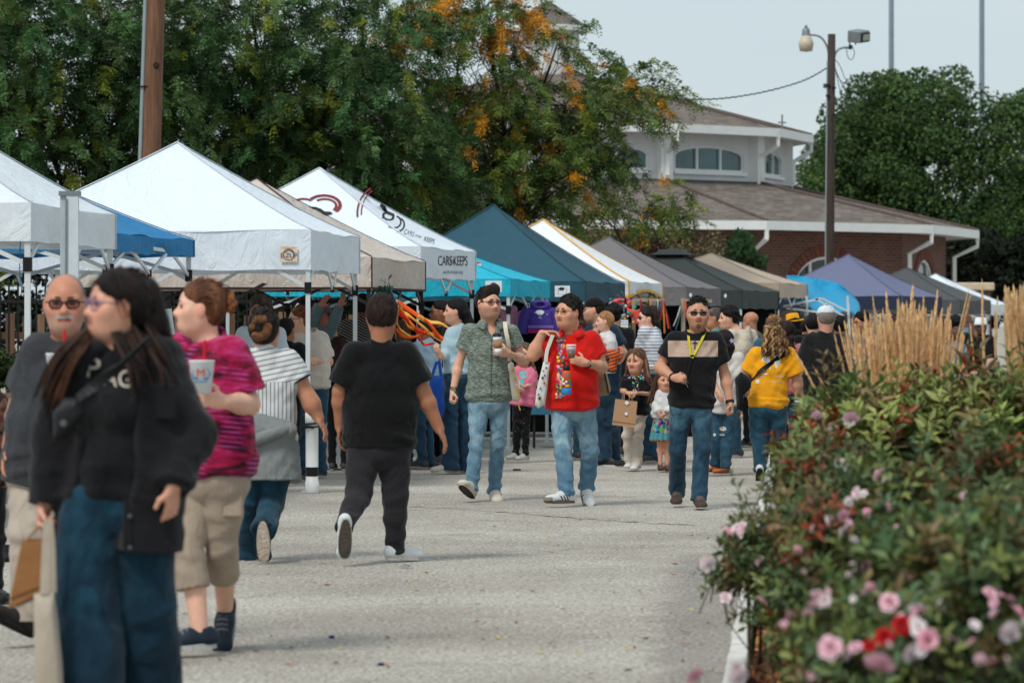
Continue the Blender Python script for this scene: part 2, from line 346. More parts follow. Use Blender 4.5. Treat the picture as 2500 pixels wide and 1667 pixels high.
# ================================================================ church-like hall behind the tents
BC = Vector(((1336-CX)*105/F, 105.0, 0)); A0 = 3.0
def bp(r, k, z): a = R(A0+30*k); return Vector((BC.x+r*math.cos(a), BC.y-r*math.sin(a), z))
def brick_mat():
    m, t, b = new_mat('brick_wall'); tcn = N(t, 'ShaderNodeTexCoord'); X, Y, Z = xyz(t, tcn.outputs['Object'])
    ang = M_(t, 'ARCTAN2', M_(t, 'SUBTRACT', Y, BC.y), M_(t, 'SUBTRACT', X, BC.x))
    cb = N(t, 'ShaderNodeCombineXYZ'); L(t, M_(t, 'MULTIPLY', ang, 10.6), cb.inputs[0]); L(t, Z, cb.inputs[1])
    br = N(t, 'ShaderNodeTexBrick'); br.inputs['Color1'].default_value = c4(srgb(116,72,58)); br.inputs['Color2'].default_value = c4(srgb(84,50,42)); br.inputs['Mortar'].default_value = c4(srgb(122,104,96))
    br.inputs['Scale'].default_value = 1.0; br.inputs['Brick Width'].default_value = 0.21; br.inputs['Row Height'].default_value = 0.075; br.inputs['Mortar Size'].default_value = 0.009; br.inputs['Bias'].default_value = 0.1
    L(t, cb.outputs[0], br.inputs['Vector'])
    no = N(t, 'ShaderNodeTexNoise', Scale=1.3, Detail=5); L(t, tcn.outputs['Object'], no.inputs['Vector'])
    L(t, mixc(t, M_(t, 'MULTIPLY', no.outputs[0], 0.35), br.outputs[0], srgb(78,48,40)), b.inputs['Base Color']); b.inputs['Roughness'].default_value = 0.9
    bn = N(t, 'ShaderNodeBump', Strength=0.6, Distance=0.02); L(t, br.outputs['Fac'], bn.inputs['Height']); bn.invert = True; L(t, bn.outputs[0], b.inputs['Normal'])
    MATS['brick_wall'] = m; return m
def shingle_mat():
    m, t, b = new_mat('shingles'); tcn = N(t, 'ShaderNodeTexCoord'); X, Y, Z = xyz(t, tcn.outputs['Object'])
    dx = M_(t, 'SUBTRACT', X, BC.x); dy = M_(t, 'SUBTRACT', Y, BC.y); ang = M_(t, 'ARCTAN2', dy, dx); rad = M_(t, 'SQRT', M_(t, 'ADD', M_(t, 'MULTIPLY', dx, dx), M_(t, 'MULTIPLY', dy, dy)))
    cb = N(t, 'ShaderNodeCombineXYZ'); L(t, M_(t, 'MULTIPLY', ang, 9.0), cb.inputs[0]); L(t, M_(t, 'MULTIPLY', Z, 3.9), cb.inputs[1])
    br = N(t, 'ShaderNodeTexBrick'); br.inputs['Color1'].default_value = c4(srgb(146,136,127)); br.inputs['Color2'].default_value = c4(srgb(92,85,81)); br.inputs['Mortar'].default_value = c4(srgb(70,60,58))
    br.inputs['Scale'].default_value = 1.0; br.inputs['Brick Width'].default_value = 0.34; br.inputs['Row Height'].default_value = 0.15; br.inputs['Mortar Size'].default_value = 0.012; br.inputs['Mortar Smooth'].default_value = 0.4
    L(t, cb.outputs[0], br.inputs['Vector'])
    no = N(t, 'ShaderNodeTexNoise', Scale=1.1, Detail=6); L(t, tcn.outputs['Object'], no.inputs['Vector'])
    n2 = N(t, 'ShaderNodeTexNoise', Scale=9, Detail=3); L(t, tcn.outputs['Object'], n2.inputs['Vector'])
    c = mixc(t, M_(t, 'MULTIPLY', no.outputs[0], 0.5), br.outputs[0], srgb(120,112,105)); c = mixc(t, M_(t, 'MULTIPLY', n2.outputs[0], 0.35), c, srgb(92,82,80))
    L(t, c, b.inputs['Base Color']); b.inputs['Roughness'].default_value = 0.95; b.inputs['Specular IOR Level'].default_value = 0.1
    bn = N(t, 'ShaderNodeBump', Strength=0.5, Distance=0.03); L(t, br.outputs['Fac'], bn.inputs['Height']); bn.invert = True; L(t, bn.outputs[0], b.inputs['Normal'])
    MATS['shingles'] = m; return m
BRICK, SHING = brick_mat(), shingle_mat()
WHITE = plain('white_trim', srgb(226,228,226), 0.6, 0.05, 3); STUCCO = plain('white_stucco', srgb(205,206,206), 0.9, 0.06, 2, 0.2, 60)
GLASS = plain('window_glass', srgb(58,92,98), 0.06, 0.3, 1.2, spec=0.7); GLASSD = plain('dark_glass', srgb(34,40,44), 0.05, 0.2, 1.5, spec=0.6); FLASH = plain('lead_flashing', srgb(66,72,74), 0.7, 0.1, 4)
STONE = plain('limestone', srgb(196,178,152), 0.9, 0.12, 6)
hall = empty('hall', (0,0,0), 'round brick hall with white clerestory, shingled roofs and a small cupola', 'building')
RW, RE, RC, RU = 10.85, 11.7, 6.5, 7.2; ZE, ZC, ZU = 3.92, 5.22, 6.52
def frame_of(r, k, z0):
    """local frame of wall face k: fr(x along the face from its middle, y outward, z up)"""
    a, b = bp(r,k,z0), bp(r,k+1,z0); c = (a+b)/2; ux = (a-b).normalized(); uy = (c-Vector((BC.x,BC.y,z0))).normalized(); w = (a-b).length
    return (lambda x, y, z: c+ux*x+uy*y+Vector((0,0,z))), w
def arch(w, spring, rise, sill, n=12):
    """outline of an arched opening, from lower left over the top to lower right"""
    return [(-w/2, sill)]+[(-w/2*math.cos(math.pi*i/n), spring+rise*math.sin(math.pi*i/n)) for i in range(n+1)]+[(w/2, sill)]
def arch_wall(mb, fr, W, H, o):
    k = len(o); top = [(x, H) for x, z in o[1:-1]]
    q = lambda pts: mb.add([fr(x,0,z) for x,z in pts], [tuple(range(len(pts)))])
    q([(-W/2,0),(o[0][0],0),(o[0][0],H),(-W/2,H)]); q([(o[-1][0],0),(W/2,0),(W/2,H),(o[-1][0],H)]); q([(o[0][0],0),(o[-1][0],0),(o[-1][0],o[-1][1]),(o[0][0],o[0][1])])
    for i in range(1, k-2): q([o[i], o[i+1], (o[i+1][0],H), (o[i][0],H)])
    for i in range(k):                                                           # reveals
        p, n_ = o[i], o[(i+1)%k]; mb.add([fr(p[0],0,p[1]), fr(n_[0],0,n_[1]), fr(n_[0],-.14,n_[1]), fr(p[0],-.14,p[1])], [(0,1,2,3)])
def arch_window(fr, o, mulls, glass, par, rail=None, fw=.07):
    win = empty('window'); win.parent = par
    mb = MB(); k = len(o); inn = [(x*(1-2*fw/(o[-1][0]-o[0][0])), z+(fw if i in (0,k-1) else -fw*max(0,(z-o[1][1])/(max(p[1] for p in o)-o[1][1]+1e-6)))) for i,(x,z) in enumerate(o)]
    for i in range(k):
        j = (i+1)%k
        mb.add([fr(o[i][0],-.03,o[i][1]), fr(o[j][0],-.03,o[j][1]), fr(inn[j][0],-.03,inn[j][1]), fr(inn[i][0],-.03,inn[i][1]), fr(inn[j][0],-.12,inn[j][1]), fr(inn[i][0],-.12,inn[i][1])], [(0,1,2,3),(3,2,4,5)])
    mb.build('frame', WHITE, win)
    def topz(x):
        for i in range(1, k-2):
            if o[i][0] <= x <= o[i+1][0]: f = (x-o[i][0])/(o[i+1][0]-o[i][0]+1e-9); return o[i][1]+(o[i+1][1]-o[i][1])*f
        return o[1][1]
    for x in mulls: MB().bar(fr(x,-.055,o[0][1]), fr(x,-.055,topz(x)), .06, .06, up=(fr(1,0,0)-fr(0,0,0))).build('mullion', WHITE, win)
    if rail: MB().bar(fr(o[0][0],-.055,rail), fr(o[-1][0],-.055,rail), .06, .05).build('rail', WHITE, win)
    xs = [o[0][0]]+list(mulls)+[o[-1][0]]
    for a, b in zip(xs[:-1], xs[1:]):
        pl = [(a+.004,o[0][1])]+[(a+.004,topz(a+.02))]+[p for p in o[1:-1] if a+.02 < p[0] < b-.02]+[(b-.004,topz(b-.02)),(b-.004,o[0][1])]
        MB().add([fr(x,-.09,z) for x,z in pl], [tuple(range(len(pl)))]).build('pane', glass, win)
    MB().bar(fr(o[0][0]-.06,.02,o[0][1]-.05), fr(o[-1][0]+.06,.02,o[0][1]-.05), .1, .08).build('sill', WHITE, win)
    return win
for k in range(12):
    fr, W = frame_of(RW, k, 0); mb = MB()
    if 0 <= k <= 6:
        ow = 2.4
        o = arch(ow, 2.4, .8, .9); arch_wall(mb, fr, W, ZE+.1, o); mb.build('wall', BRICK, hall)
        win = arch_window(fr, o, (-.58,.58), GLASSD, hall, 2.4)
        av = []                                                                  # soldier-course arch, brick by brick
        for i in range(23):
            a0, a1 = math.pi*(i+.06)/23, math.pi*(i+.94)/23
            pp = lambda r, a: (-(ow/2+r)*math.cos(a), 2.4+(.8+r)*math.sin(a))
            MB().prism([pp(.0,a0), pp(.28,a0), pp(.28,a1), pp(.0,a1)], .035, lambda x,y,z: fr(x,y-.005,z)).build('brick', plain('arch_brick%d'%(i%3), srgb(116-8*(i%3),68-5*(i%3),54), 0.9, 0.2, 9), win)
        for sx in (-1,1): MB().prism([(sx*(ow/2+.14)-.13,2.05),(sx*(ow/2+.14)+.13,2.05),(sx*(ow/2+.14)+.13,2.45),(sx*(ow/2+.14)-.13,2.45)], .05, fr).build('stone_block', STONE, win)
    else:
        mb.add([fr(-W/2,0,0),fr(W/2,0,0),fr(W/2,0,ZE+.1),fr(-W/2,0,ZE+.1)],[(0,1,2,3)]); mb.build('wall', BRICK, hall)
    # clerestory wall
    fr, W = frame_of(RC, k, ZC-.35); mb = MB()
    if 0 <= k <= 6:
        o = arch(2.55, .98, .28, .6); arch_wall(mb, fr, W, ZU-ZC+.55, o); mb.build('clerestory_wall', STUCCO, hall); arch_window(fr, o, (-.43,.43), GLASS, hall, fw=.05)
    else:
        mb.add([fr(-W/2,0,0),fr(W/2,0,0),fr(W/2,0,ZU-ZC+.55),fr(-W/2,0,ZU-ZC+.55)],[(0,1,2,3)]); mb.build('clerestory_wall', STUCCO, hall)
    # eaves: gutters and soffits, corner pilasters, flashing
    for (re, ze, rw) in ((RE, ZE, RW), (RU, ZU, RC)):
        a, b = bp(re,k,ze), bp(re,k+1,ze)
        MB().bar(a, b, .12, .22).build('gutter', WHITE, hall)
        MB().add([bp(re,k,ze-.1), bp(re,k+1,ze-.1), bp(rw-.1,k+1,ze-.06), bp(rw-.1,k,ze-.06)], [(0,1,2,3)]).build('soffit', WHITE, hall)
    MB().bar(bp(RC+.03,k,ZC-.3), bp(RC+.03,k,ZU), .34, .34, up=bp(1,k,0)-BC).build('pilaster', WHITE, hall)
    MB().bar(bp(RC+.06,k,ZC-.02), bp(RC+.06,k+1,ZC-.02), .3, .06).build('flashing', FLASH, hall)
mb = MB(); mb.add([bp(RE+.03,k,ZE+.10) for k in range(12)]+[bp(RC-.05,k,ZC+.02) for k in range(12)], [(k,(k+1)%12,(k+1)%12+12,k+12) for k in range(12)]); roof = mb.build('lower_roof', SHING, hall)
for k in range(12): MB().tube([bp(RE+.03,k,ZE+.12), bp(RC,k,ZC+.04)], .045, 6).build('hip_cap', plain('hip_shingle', srgb(96,82,78), .95, .3, 12), roof)
rcu = .88; zcu = ZU+.10+.262*(RU-rcu)
mb = MB(); mb.add([bp(RU+.03,k,ZU+.10) for k in range(12)]+[bp(rcu-.05,k,zcu) for k in range(12)], [(k,(k+1)%12,(k+1)%12+12,k+12) for k in range(12)]); uroof = mb.build('upper_roof', SHING, hall)
for k in range(12): MB().tube([bp(RU+.03,k,ZU+.12), bp(rcu,k,zcu+.02)], .04, 6).build('hip_cap', MATS['hip_shingle'], uroof)
cup = MB().add([bp(rcu,k,zcu-.1) for k in range(12)]+[bp(rcu,k,9.5) for k in range(12)], [(k,(k+1)%12,(k+1)%12+12,k+12) for k in range(12)]).build('cupola', STUCCO, hall)
for k in range(12): MB().bar(bp(1.14,k,9.52), bp(1.14,k+1,9.52), .08, .14).build('gutter', WHITE, cup)
MB().add([bp(1.16,k,9.58) for k in range(12)]+[Vector((BC.x,BC.y,10.35))], [(k,(k+1)%12,12) for k in range(12)]).build('cupola_roof', SHING, cup)
MB().add([bp(1.12,k,9.46) for k in range(12)], [tuple(range(12))]).build('soffit', WHITE, cup)
for k in range(0, 5):                                                            # downspouts at the corners
    for (re, ze, rw, zb) in ((RE, ZE, RW, .2), (RU, ZU, RC, ZC+.1)):
        MB().tube([bp(re,k,ze-.08), bp(re,k,ze-.32), bp(rw+.22,k,ze-.62), bp(rw+.22,k,zb)], .075, 4).build('downspout', WHITE, hall)
cr_ = Vector(((1907-CX)*104/F, 103.6, 0)); zb = CH+(HY-345)*103.6/F
MB().bar(cr_+Vector((0,0,zb)), cr_+Vector((0,0,zb+.72)), .045).bar(cr_+Vector((-.11,0,zb+.5)), cr_+Vector((.11,0,zb+.5)), .04).build('cross', plain('grey_iron', srgb(120,122,124), .6, .1), hall)

# brick gate pillar with stone cap
gp = empty('brick_pillar', P(2377,790,96)*1.0, 'brick gate pillar with a flat pale stone cap behind the far white tent', 'pillar'); gp.location.z = 0
mb = MB(); mb.box((-.38,-.38,0),(.38,.38,2.32)); mb.build('shaft', BRICK, gp)
MB().box((-.47,-.47,2.323),(.47,.47,2.52)).build('cap', STONE, gp, bevel=.03)

# ================================================================ poles and wires
def wood_mat(name, a, b):
    m, t, bb = new_mat(name); tcn = N(t, 'ShaderNodeTexCoord'); mpn = N(t, 'ShaderNodeMapping'); mpn.inputs['Scale'].default_value = (9,9,.55); L(t, tcn.outputs['Object'], mpn.inputs[0])
    n1 = N(t, 'ShaderNodeTexNoise', Scale=3.2, Detail=8, Roughness=.7, Distortion=.6); L(t, mpn.outputs[0], n1.inputs['Vector'])
    n2 = N(t, 'ShaderNodeTexNoise', Scale=.9, Detail=3); L(t, tcn.outputs['Object'], n2.inputs['Vector'])
    rp = N(t, 'ShaderNodeValToRGB'); e = rp.color_ramp.elements; e[0].position = .3; e[1].position = .68; e[0].color = c4(a); e[1].color = c4(b); L(t, n1.outputs[0], rp.inputs[0])
    L(t, mixc(t, M_(t,'MULTIPLY',n2.outputs[0],.4), rp.outputs[0], a), bb.inputs['Base Color']); bb.inputs['Roughness'].default_value = .9
    bn = N(t, 'ShaderNodeBump', Strength=.6, Distance=.02); L(t, n1.outputs[0], bn.inputs['Height']); L(t, bn.outputs[0], bb.inputs['Normal']); MATS[name] = m; return m
POLE1 = wood_mat('pole_wood', srgb(84,54,38), srgb(148,106,80)); POLE2 = wood_mat('dark_pole_wood', srgb(40,31,27), srgb(84,70,60))
CONDUIT = plain('conduit', srgb(150,160,164), .5, .08, 4, metal=.3); IRON = plain('black_iron', srgb(20,20,22), .6, .2, 10); GALV = plain('galvanised', srgb(128,136,140), .45, .15, 12, metal=.5)
Yp = 52.0
b0 = P(368-.0247*1*0,790,Yp); pole = empty('utility_pole', (P(366-26,790,Yp).x, Yp, 0), 'thick brown wooden utility pole rising behind the large white tent', 'pole')
def polept(y): x = 378.5-(y/380.0)*10.5; q = P(x, y, Yp); return q-pole.location
MB().tube([Vector((0,0,-.05)), polept(600), polept(380), polept(0), polept(-600)], [.155,.145,.137,.134,.125], 20).build('shaft', POLE1, pole, smooth=True)
def cpt(y): x = 355-(y/380.0)*12.5+0; return P(x, y, Yp-.08)-pole.location
MB().tube([cpt(790), cpt(600), cpt(380), cpt(0), cpt(-600)], .028, 8).build('conduit', CONDUIT, pole, smooth=True)
q = cpt(212); MB().bar(q+Vector((-.04,-.03,0)), q+Vector((.12,-.03,0)), .03, .02).build('strap', IRON, pole)
q = P(381,160,Yp-.13)-pole.location; MB().lathe([(0,.012),(.03,.008),(.05,0)], 10, q, (0,-1,0)).build('knot', plain('wood_knot', srgb(52,34,26), .9, .3, 30), pole)

Yl = 85.0
lp = empty('light_pole', (P(2026,790,Yl).x, Yl, 0), 'dark weathered wooden light pole carrying a bell lamp and a floodlight', 'pole')
def lpt(x, y, dy=0): return P(x, y, Yl+dy)-lp.location
MB().tube([Vector((0,0,-.05)), lpt(2026,600), lpt(2028,300), lpt(2030.5,84)], [.105,.1,.095,.085], 14).build('shaft', POLE2, lp, smooth=True)
MB().tube([lpt(2015,790,-.05), lpt(2016,560,-.05), lpt(2020,150,-.05)], .018, 6).build('conduit', CONDUIT, lp)
MB().tube(catmull([lpt(2023,138), lpt(2020,118), lpt(2010,98), lpt(1996,88), lpt(1977,86)], 4), .022, 8).build('lamp_arm', GALV, lp)
lamp = MB().lathe([(.0,0),(.07,.0),(.08,-.03),(.1,-.16),(.1,-.18)], 16, lpt(1968,70)).lathe([(.03,.07),(.035,0)], 10, lpt(1968,70)).build('lamp_head', GALV, lp, smooth=True)
MB().lathe([(.1,0),(.17,-.16),(.165,-.2),(.14,-.34),(.0,-.36)], 18, lpt(1968,88)).build('lamp_shade', plain('lamp_plastic', srgb(190,178,158), .4, .1, 5), lp, smooth=True)
MB().tube(catmull([lpt(2036,150), lpt(2040,130), lpt(2054,118), lpt(2076,117)], 4), .026, 8).build('floodlight_arm', GALV, lp)
MB().bar(lpt(2072,116), lpt(2080,116), .12, .09).bar(lpt(2075,114), lpt(2074,100), .03).bar(lpt(2088,110), lpt(2090,102), .03).build('bracket', IRON, lp)
fl = empty('floodlight', lpt(2096,90)); fl.parent = lp; fl.rotation_euler = (R(8), R(-8), R(52))
MB().box((-.2,-.17,-.12),(.2,.17,.14)).build('housing', GALV, fl, bevel=.02); MB().box((-.16,-.2,-.1),(.16,-.171,.1)).build('rim', IRON, fl); MB().box((-.13,-.204,-.07),(.13,-.2005,.07)).build('glass', plain('lamp_glass', srgb(150,158,150), .1, .2, 20, spec=.6), fl)
for i, (x, y) in enumerate(((2036,215),(2021,208),(2020,234),(2038,280))): MB().bar(lpt(x-4,y,-.1), lpt(x+5,y,-.1), .05, .04).build('clamp', IRON, lp)
MB().lathe([(.03,-.05),(.05,-.02),(.03,0),(.05,.03),(.03,.05)], 10, lpt(2014,210,-.06)).build('insulator', plain('porcelain', srgb(90,104,112), .3, .1), lp)
for pts in ([(2066,116),(2070,140),(2080,146),(2086,130),(2080,112)], [(2037,145),(2050,160),(2062,190),(2072,204),(2055,200),(2040,180)], [(2040,170),(2052,200),(2066,230),(2060,255),(2040,262)], [(2036,150),(2048,210),(2054,240),(2040,244)]):
    MB().tube(catmull([lpt(x,y,-.1) for x,y in pts], 5), .008, 5).build('loose_wire', IRON, lp)
# twisted cable strung from the pole up to the top left
wire = empty('overhead_cable', (0,0,0), 'thin twisted overhead cable sagging from the light pole towards the tree', 'cable')
cp = catmull([P(2020,166,85), P(1960,198,84), P(1860,226,82), P(1750,242,80), P(1640,241,78), P(1560,228,76), P(1440,190,74), P(1300,122,72), P(1180,55,70), P(1085,0,68), P(980,-65,66)], 8)
tw = []; 
for i in range(len(cp)-1):
    for j in range(3): tw.append(cp[i].lerp(cp[i+1], j/3))
MB().tube(cp, .011, 5).build('bearer_wire', IRON, wire)
MB().tube([p+Vector((0, .02*math.cos(i*1.9), .02*math.sin(i*1.9))) for i, p in enumerate(tw)], .009, 4).build('twisted_wire', IRON, wire)
for x, yb, nm in ((2176,150,'pale grey steel mast above the dark maple, directly over its crest'), (2397,190,'pale grey steel mast above the maple near the picture edge')):
    o = tag(MB().tube([P(x,790,190)+Vector((0,0,-1.5)), P(x,400,190), P(x,-700,190)], [.16,.14,.1], 12).build('steel_mast', plain('mast_steel', srgb(108,124,134), .5, .06, 1), None, True), nm, 'mast', 'steel masts beyond the maple')
# ================================================================ trees
def unit(v): return v/np.maximum(np.linalg.norm(v, axis=-1, keepdims=True), 1e-9)
def spray_leaves(o, d, length, n_leaf, leaf_len, K, ll, lw, cols, rg, droop=.45):
    """compound-leaf sprays: o (S,3) origins, d (S,3) directions; returns verts, quads, colours"""
    S = len(o); t = rg.uniform(.1, 1.0, (S, n_leaf)); up = np.array([0,0,1.0])
    base = o[:,None]+d[:,None]*(length[:,None,None]*t[...,None]); base[...,2] -= droop*length[:,None]*t**2
    sd = rg.normal(0,1,(S,n_leaf,3)); ld = unit(d[:,None]*.7+sd*.75+up*.05); lng = leaf_len*rg.uniform(.7,1.25,(S,n_leaf))
    tt = (np.arange(K)+.6)/K
    ctr = base[:,:,None]+ld[:,:,None]*(lng[:,:,None,None]*tt[:,None]); ctr[...,2] -= (.55*lng[:,:,None]*tt**2)
    side = unit(np.cross(ld, up)+rg.normal(0,.25,ld.shape))
    fwd = unit(ld-up*.5)[:,:,None,None]; sg = np.array([1.,-1.])
    sv = side[:,:,None,None]*sg[None,None,None,:,None]
    ax = unit(sv*.9+fwd*.35-up*.25+rg.normal(0,.18,(S,n_leaf,K,2,3)))
    size = (1-.35*np.abs(tt-.45)*2)[None,None,:,None,None]
    p0 = np.broadcast_to(ctr[:,:,:,None], ax.shape); tip = p0+ax*ll*size; midp = p0+ax*ll*.5*size; wv = fwd*lw*.5*size
    V = np.stack([p0, midp+wv, tip, midp-wv], axis=-2).reshape(-1,3)
    nq = len(V)//4; Q = np.arange(nq*4).reshape(-1,4)
    C = np.broadcast_to(cols[:,None,None,None,None,:]*rg.uniform(.75,1.25,(S,n_leaf,1,1,1,1)), (S,n_leaf,K,2,4,3)).reshape(-1,3)
    return V, Q, C
LEAF = vcol_mat('tree_leaf', .7, transl=.3, var=.1, spec=.25); BARK = plain('bark', srgb(50,44,38), .95, .3, 9, .6, 30)
def ell_points(ells, n, rg, Y, power=.42):
    """points inside picture-sized ellipsoids placed round distance Y; each ell: (x, y, rx, ry, depth m, weight)"""
    w = np.array([e[5] for e in ells], float); idx = rg.choice(len(ells), n, p=w/w.sum()); u = unit(rg.normal(0,1,(n,3))); r = rg.uniform(0,1,(n,1))**power; q = u*r; out = np.zeros((n,3)); dirs = np.zeros((n,3))
    for i, e in enumerate(ells):
        s = idx == i; c = np.array(P(e[0], e[1], Y)); k = Y/F; sc_ = np.array([e[2]*k, e[4], e[3]*k]); out[s] = c+q[s]*sc_; dirs[s] = unit(q[s]*sc_+1e-6)
    return out, dirs, idx
def wood(mb, base, ells, Y, tips, idx, rg, trunk_r, thin=1.0):
    """trunk, limbs to the crown's lobes and twigs to the sprays"""
    base = Vector(base); top = base+Vector((rg.normal(0,.1), 0, 1.9)); mb.tube([base-Vector((0,0,.1)), base.lerp(top,.5), top], [trunk_r*1.15, trunk_r, trunk_r*.9], 9)
    for i, e in enumerate(ells):
        c = P(e[0], e[1], Y); mid = top.lerp(c,.45)+Vector((rg.normal(0,.25), rg.normal(0,.3), .5)); limb = catmull([top, mid, c], 5); k = len(limb)
        mb.tube(limb, [max(.012,trunk_r*.55*(1-.85*j/(k-1))) for j in range(k)], 6)
        for tp in tips[idx == i][::2]:
            a = limb[int(rg.integers(k//3, k))]; tp = Vector(tp); m = a.lerp(tp,.5)+Vector((rg.normal(0,.1), rg.normal(0,.1), .12)); mb.tube([a, m, tp], [.013*thin, .008*thin, .004*thin], 3, cap=False)
def locust(label, base, ells, Y, n_spray, n_leaf, seed, orange, trunk_r=.16, green=(74,106,62), length=(.5,1.0), K=5):
    rg = np.random.default_rng(seed); t = empty('locust_tree', base, label, 'tree', 'honey locust trees behind the tents')
    o, dr, idx = ell_points(ells, n_spray, rg, Y); d = unit(dr*np.array([1,1,.35])+rg.normal(0,.3,o.shape)); ln_ = rg.uniform(*length, n_spray)
    g = np.array(srgb(*green)); c = g*rg.uniform(.55,1.5,(n_spray,1)); c[:,0] *= rg.uniform(.8,1.35,n_spray)
    yel = rg.uniform(0,1,n_spray) < np.array([orange(p) for p in o]); c[yel] = np.array(srgb(206,146,44))*rg.uniform(.6,1.2,(yel.sum(),1)); 
    lime = rg.uniform(0,1,n_spray) < .08; c[lime & ~yel] = np.array(srgb(132,144,56))*rg.uniform(.7,1.1,((lime & ~yel).sum(),1))
    V, Q, C = spray_leaves(o, d, ln_, n_leaf, .19, K, .085, .04, c, rg)
    sparkle = rg.uniform(0,1,len(Q)) < .06; C = C.reshape(-1,4,3); C[sparkle] *= 1.5; C = C.reshape(-1,3)
    cr_ = link('crown', np_mesh('crown', V-np.array(base), Q, C, False), LEAF, t); 
    mb = MB(); wood(mb, base, ells, Y, o, idx, rg, trunk_r)
    for p, dd, l_ in zip(o, d, ln_):
        p = Vector(p); dd = Vector(dd); mb.tube([p, p+dd*l_*.5-Vector((0,0,.45*l_*.25)), p+dd*l_-Vector((0,0,.45*l_))], [.007,.005,.002], 3, cap=False)
    mb.v = [tuple(Vector(v)-Vector(base)) for v in mb.v]; mb.build('trunk', BARK, t)
    return t
def gpos(x, Y): return (P(x,790,Y).x, Y, 0)
locust('large dark green locust tree filling the sky behind the wooden utility pole', gpos(180,62), [(-60,120,300,330,3.0,2.2),(250,60,300,240,2.6,1.6),(130,380,330,230,2.4,1.6),(420,250,200,230,2.2,1.0)], 62, 900, 25, 1, lambda p: .0)
locust('dense green locust tree behind the peaks of the white tents', gpos(690,63), [(620,60,270,250,2.6,1.5),(760,280,260,220,2.6,1.6),(560,400,230,190,2.2,1.2),(900,450,220,150,2.0,1.0),(880,150,200,220,2.2,1.1)], 63, 900, 25, 2, lambda p: .0)
def org_c(p):
    x = CX+p[0]*F/p[1]; y = HY-(p[2]-CH)*F/p[1]
    return .5 if (y < 110 and 960 < x < 1420) else .06
locust('loosely leaved locust tree turning orange in front of the hall', gpos(1130,66), [(1120,140,190,160,2.0,.7),(1010,320,190,220,2.2,1.3),(1230,330,210,170,2.0,1.3),(1170,30,180,90,1.6,.8),(1380,260,190,90,1.5,.75),(1540,205,75,45,.8,.3),(1400,420,130,70,1.4,.5),(1120,500,260,90,1.8,.9),(1360,110,70,70,.8,.12),(1490,330,70,90,.9,.2)], 66, 640, 22, 3, org_c, green=(90,114,56))
locust('low locust branches with sparse leaves over the dark tents', gpos(1560,72), [(1560,520,110,45,.8,1.0),(1450,520,90,50,.8,.8),(1640,505,55,50,.6,.4)], 72, 60, 14, 4, lambda p: .12, .07, green=(86,106,48), length=(.35,.7))

def lobe_tree(name, label, base, lobes, Y, n, leaf, cols, seed, cat='tree', group=None, trunk_r=.2, shell=.3, trunk=True, lean=.6, mat=None):
    """broad-leaved crown: folded leaves gathered on the skins of many lobes"""
    rg = np.random.default_rng(seed); t = empty(name, base, label, cat, group); base_v = np.array(base)
    o, dr, idx = ell_points(lobes, n, rg, Y, shell)
    nrm = unit(dr*.45+rg.normal(0,.8,o.shape)+np.array([0,0,.4])); tg = unit(np.cross(nrm, rg.normal(0,1,o.shape))); bt = np.cross(nrm, tg); sz = leaf*rg.uniform(.6,1.25,(n,1))
    dip = nrm*sz*.18
    V = np.stack([o-tg*sz*.5, o+bt*sz*.36-dip, o+tg*sz*.5-dip*.8, o-bt*sz*.36-dip], axis=1).reshape(-1,3); V2 = V.reshape(n,4,3)
    Q = np.concatenate([np.arange(n)[:,None]*4+np.array([[0,1,2]]), np.arange(n)[:,None]*4+np.array([[0,2,3]])])
    tone = np.array([[rg.uniform(.75,1.25)] for _ in lobes]); pal = np.array(cols); c = pal[rg.integers(0,len(pal),n)]*rg.uniform(.65,1.3,(n,1))*tone[idx]
    link('crown', np_mesh('crown', V-base_v, Q, np.repeat(c,4,axis=0), False), mat or LEAF, t)
    if trunk:
        mb = MB(); s = rg.choice(n, min(n,160), replace=False); wood(mb, base, lobes[:14], Y, o[s], np.minimum(idx[s], 13), rg, trunk_r); mb.v = [tuple(Vector(v)-Vector(base)) for v in mb.v]; mb.build('trunk', BARK, t)
    return t
def lobes_in(x0, x1, y0, y1, n, r, Y, seed, top=None, dep=3.0, small=.6):
    rg = random.Random(seed); out = []; tries = 0
    while len(out) < n and tries < 9000:
        tries += 1; x = rg.uniform(x0,x1); y = rg.uniform(y0,y1)
        if top and y < top(x): continue
        q = r*rg.uniform(small,1.2); out.append((x, y, q, q*.8, q*Y/F*1.0+rg.uniform(0,dep)*.5, q*q))
    return out
def maple_top(x):
    pts = [(1940,470),(1990,395),(2015,330),(2060,250),(2080,190),(2150,165),(2270,165),(2330,190),(2390,240),(2440,205),(2500,215),(2700,300)]
    for (a,ya),(b,yb) in zip(pts[:-1],pts[1:]):
        if a <= x <= b: return ya+(yb-ya)*(x-a)/(b-a)+14
    return 900
lobe_tree('maple_tree', 'big rounded dark green maple behind the light pole', gpos(2330,118), [(2290,450,300,260,3.5,60000)]+lobes_in(1950,2580,130,760,230,56,118,5,maple_top,5.0), 118, 120000, .135, [srgb(62,90,50),srgb(78,106,56),srgb(52,76,46),srgb(94,116,58)], 6, group='broadleaf trees', trunk_r=.35, shell=.22)
lobe_tree('hedge_tree', 'low dark trees closing the view beneath the maple', gpos(2420,112), lobes_in(2280,2560,560,800,30,60,112,8), 112, 9000, .2, [srgb(26,36,26),srgb(36,46,30)], 9, trunk_r=.12)
lobe_tree('small_tree', 'small glossy green tree growing against the brick wall', gpos(1830,90), lobes_in(1785,1875,570,690,26,26,90,12,lambda x: 560+abs(x-1815)*.5), 90, 2600, .16, [srgb(48,76,40),srgb(60,90,48),srgb(36,58,34)], 13, trunk_r=.04)
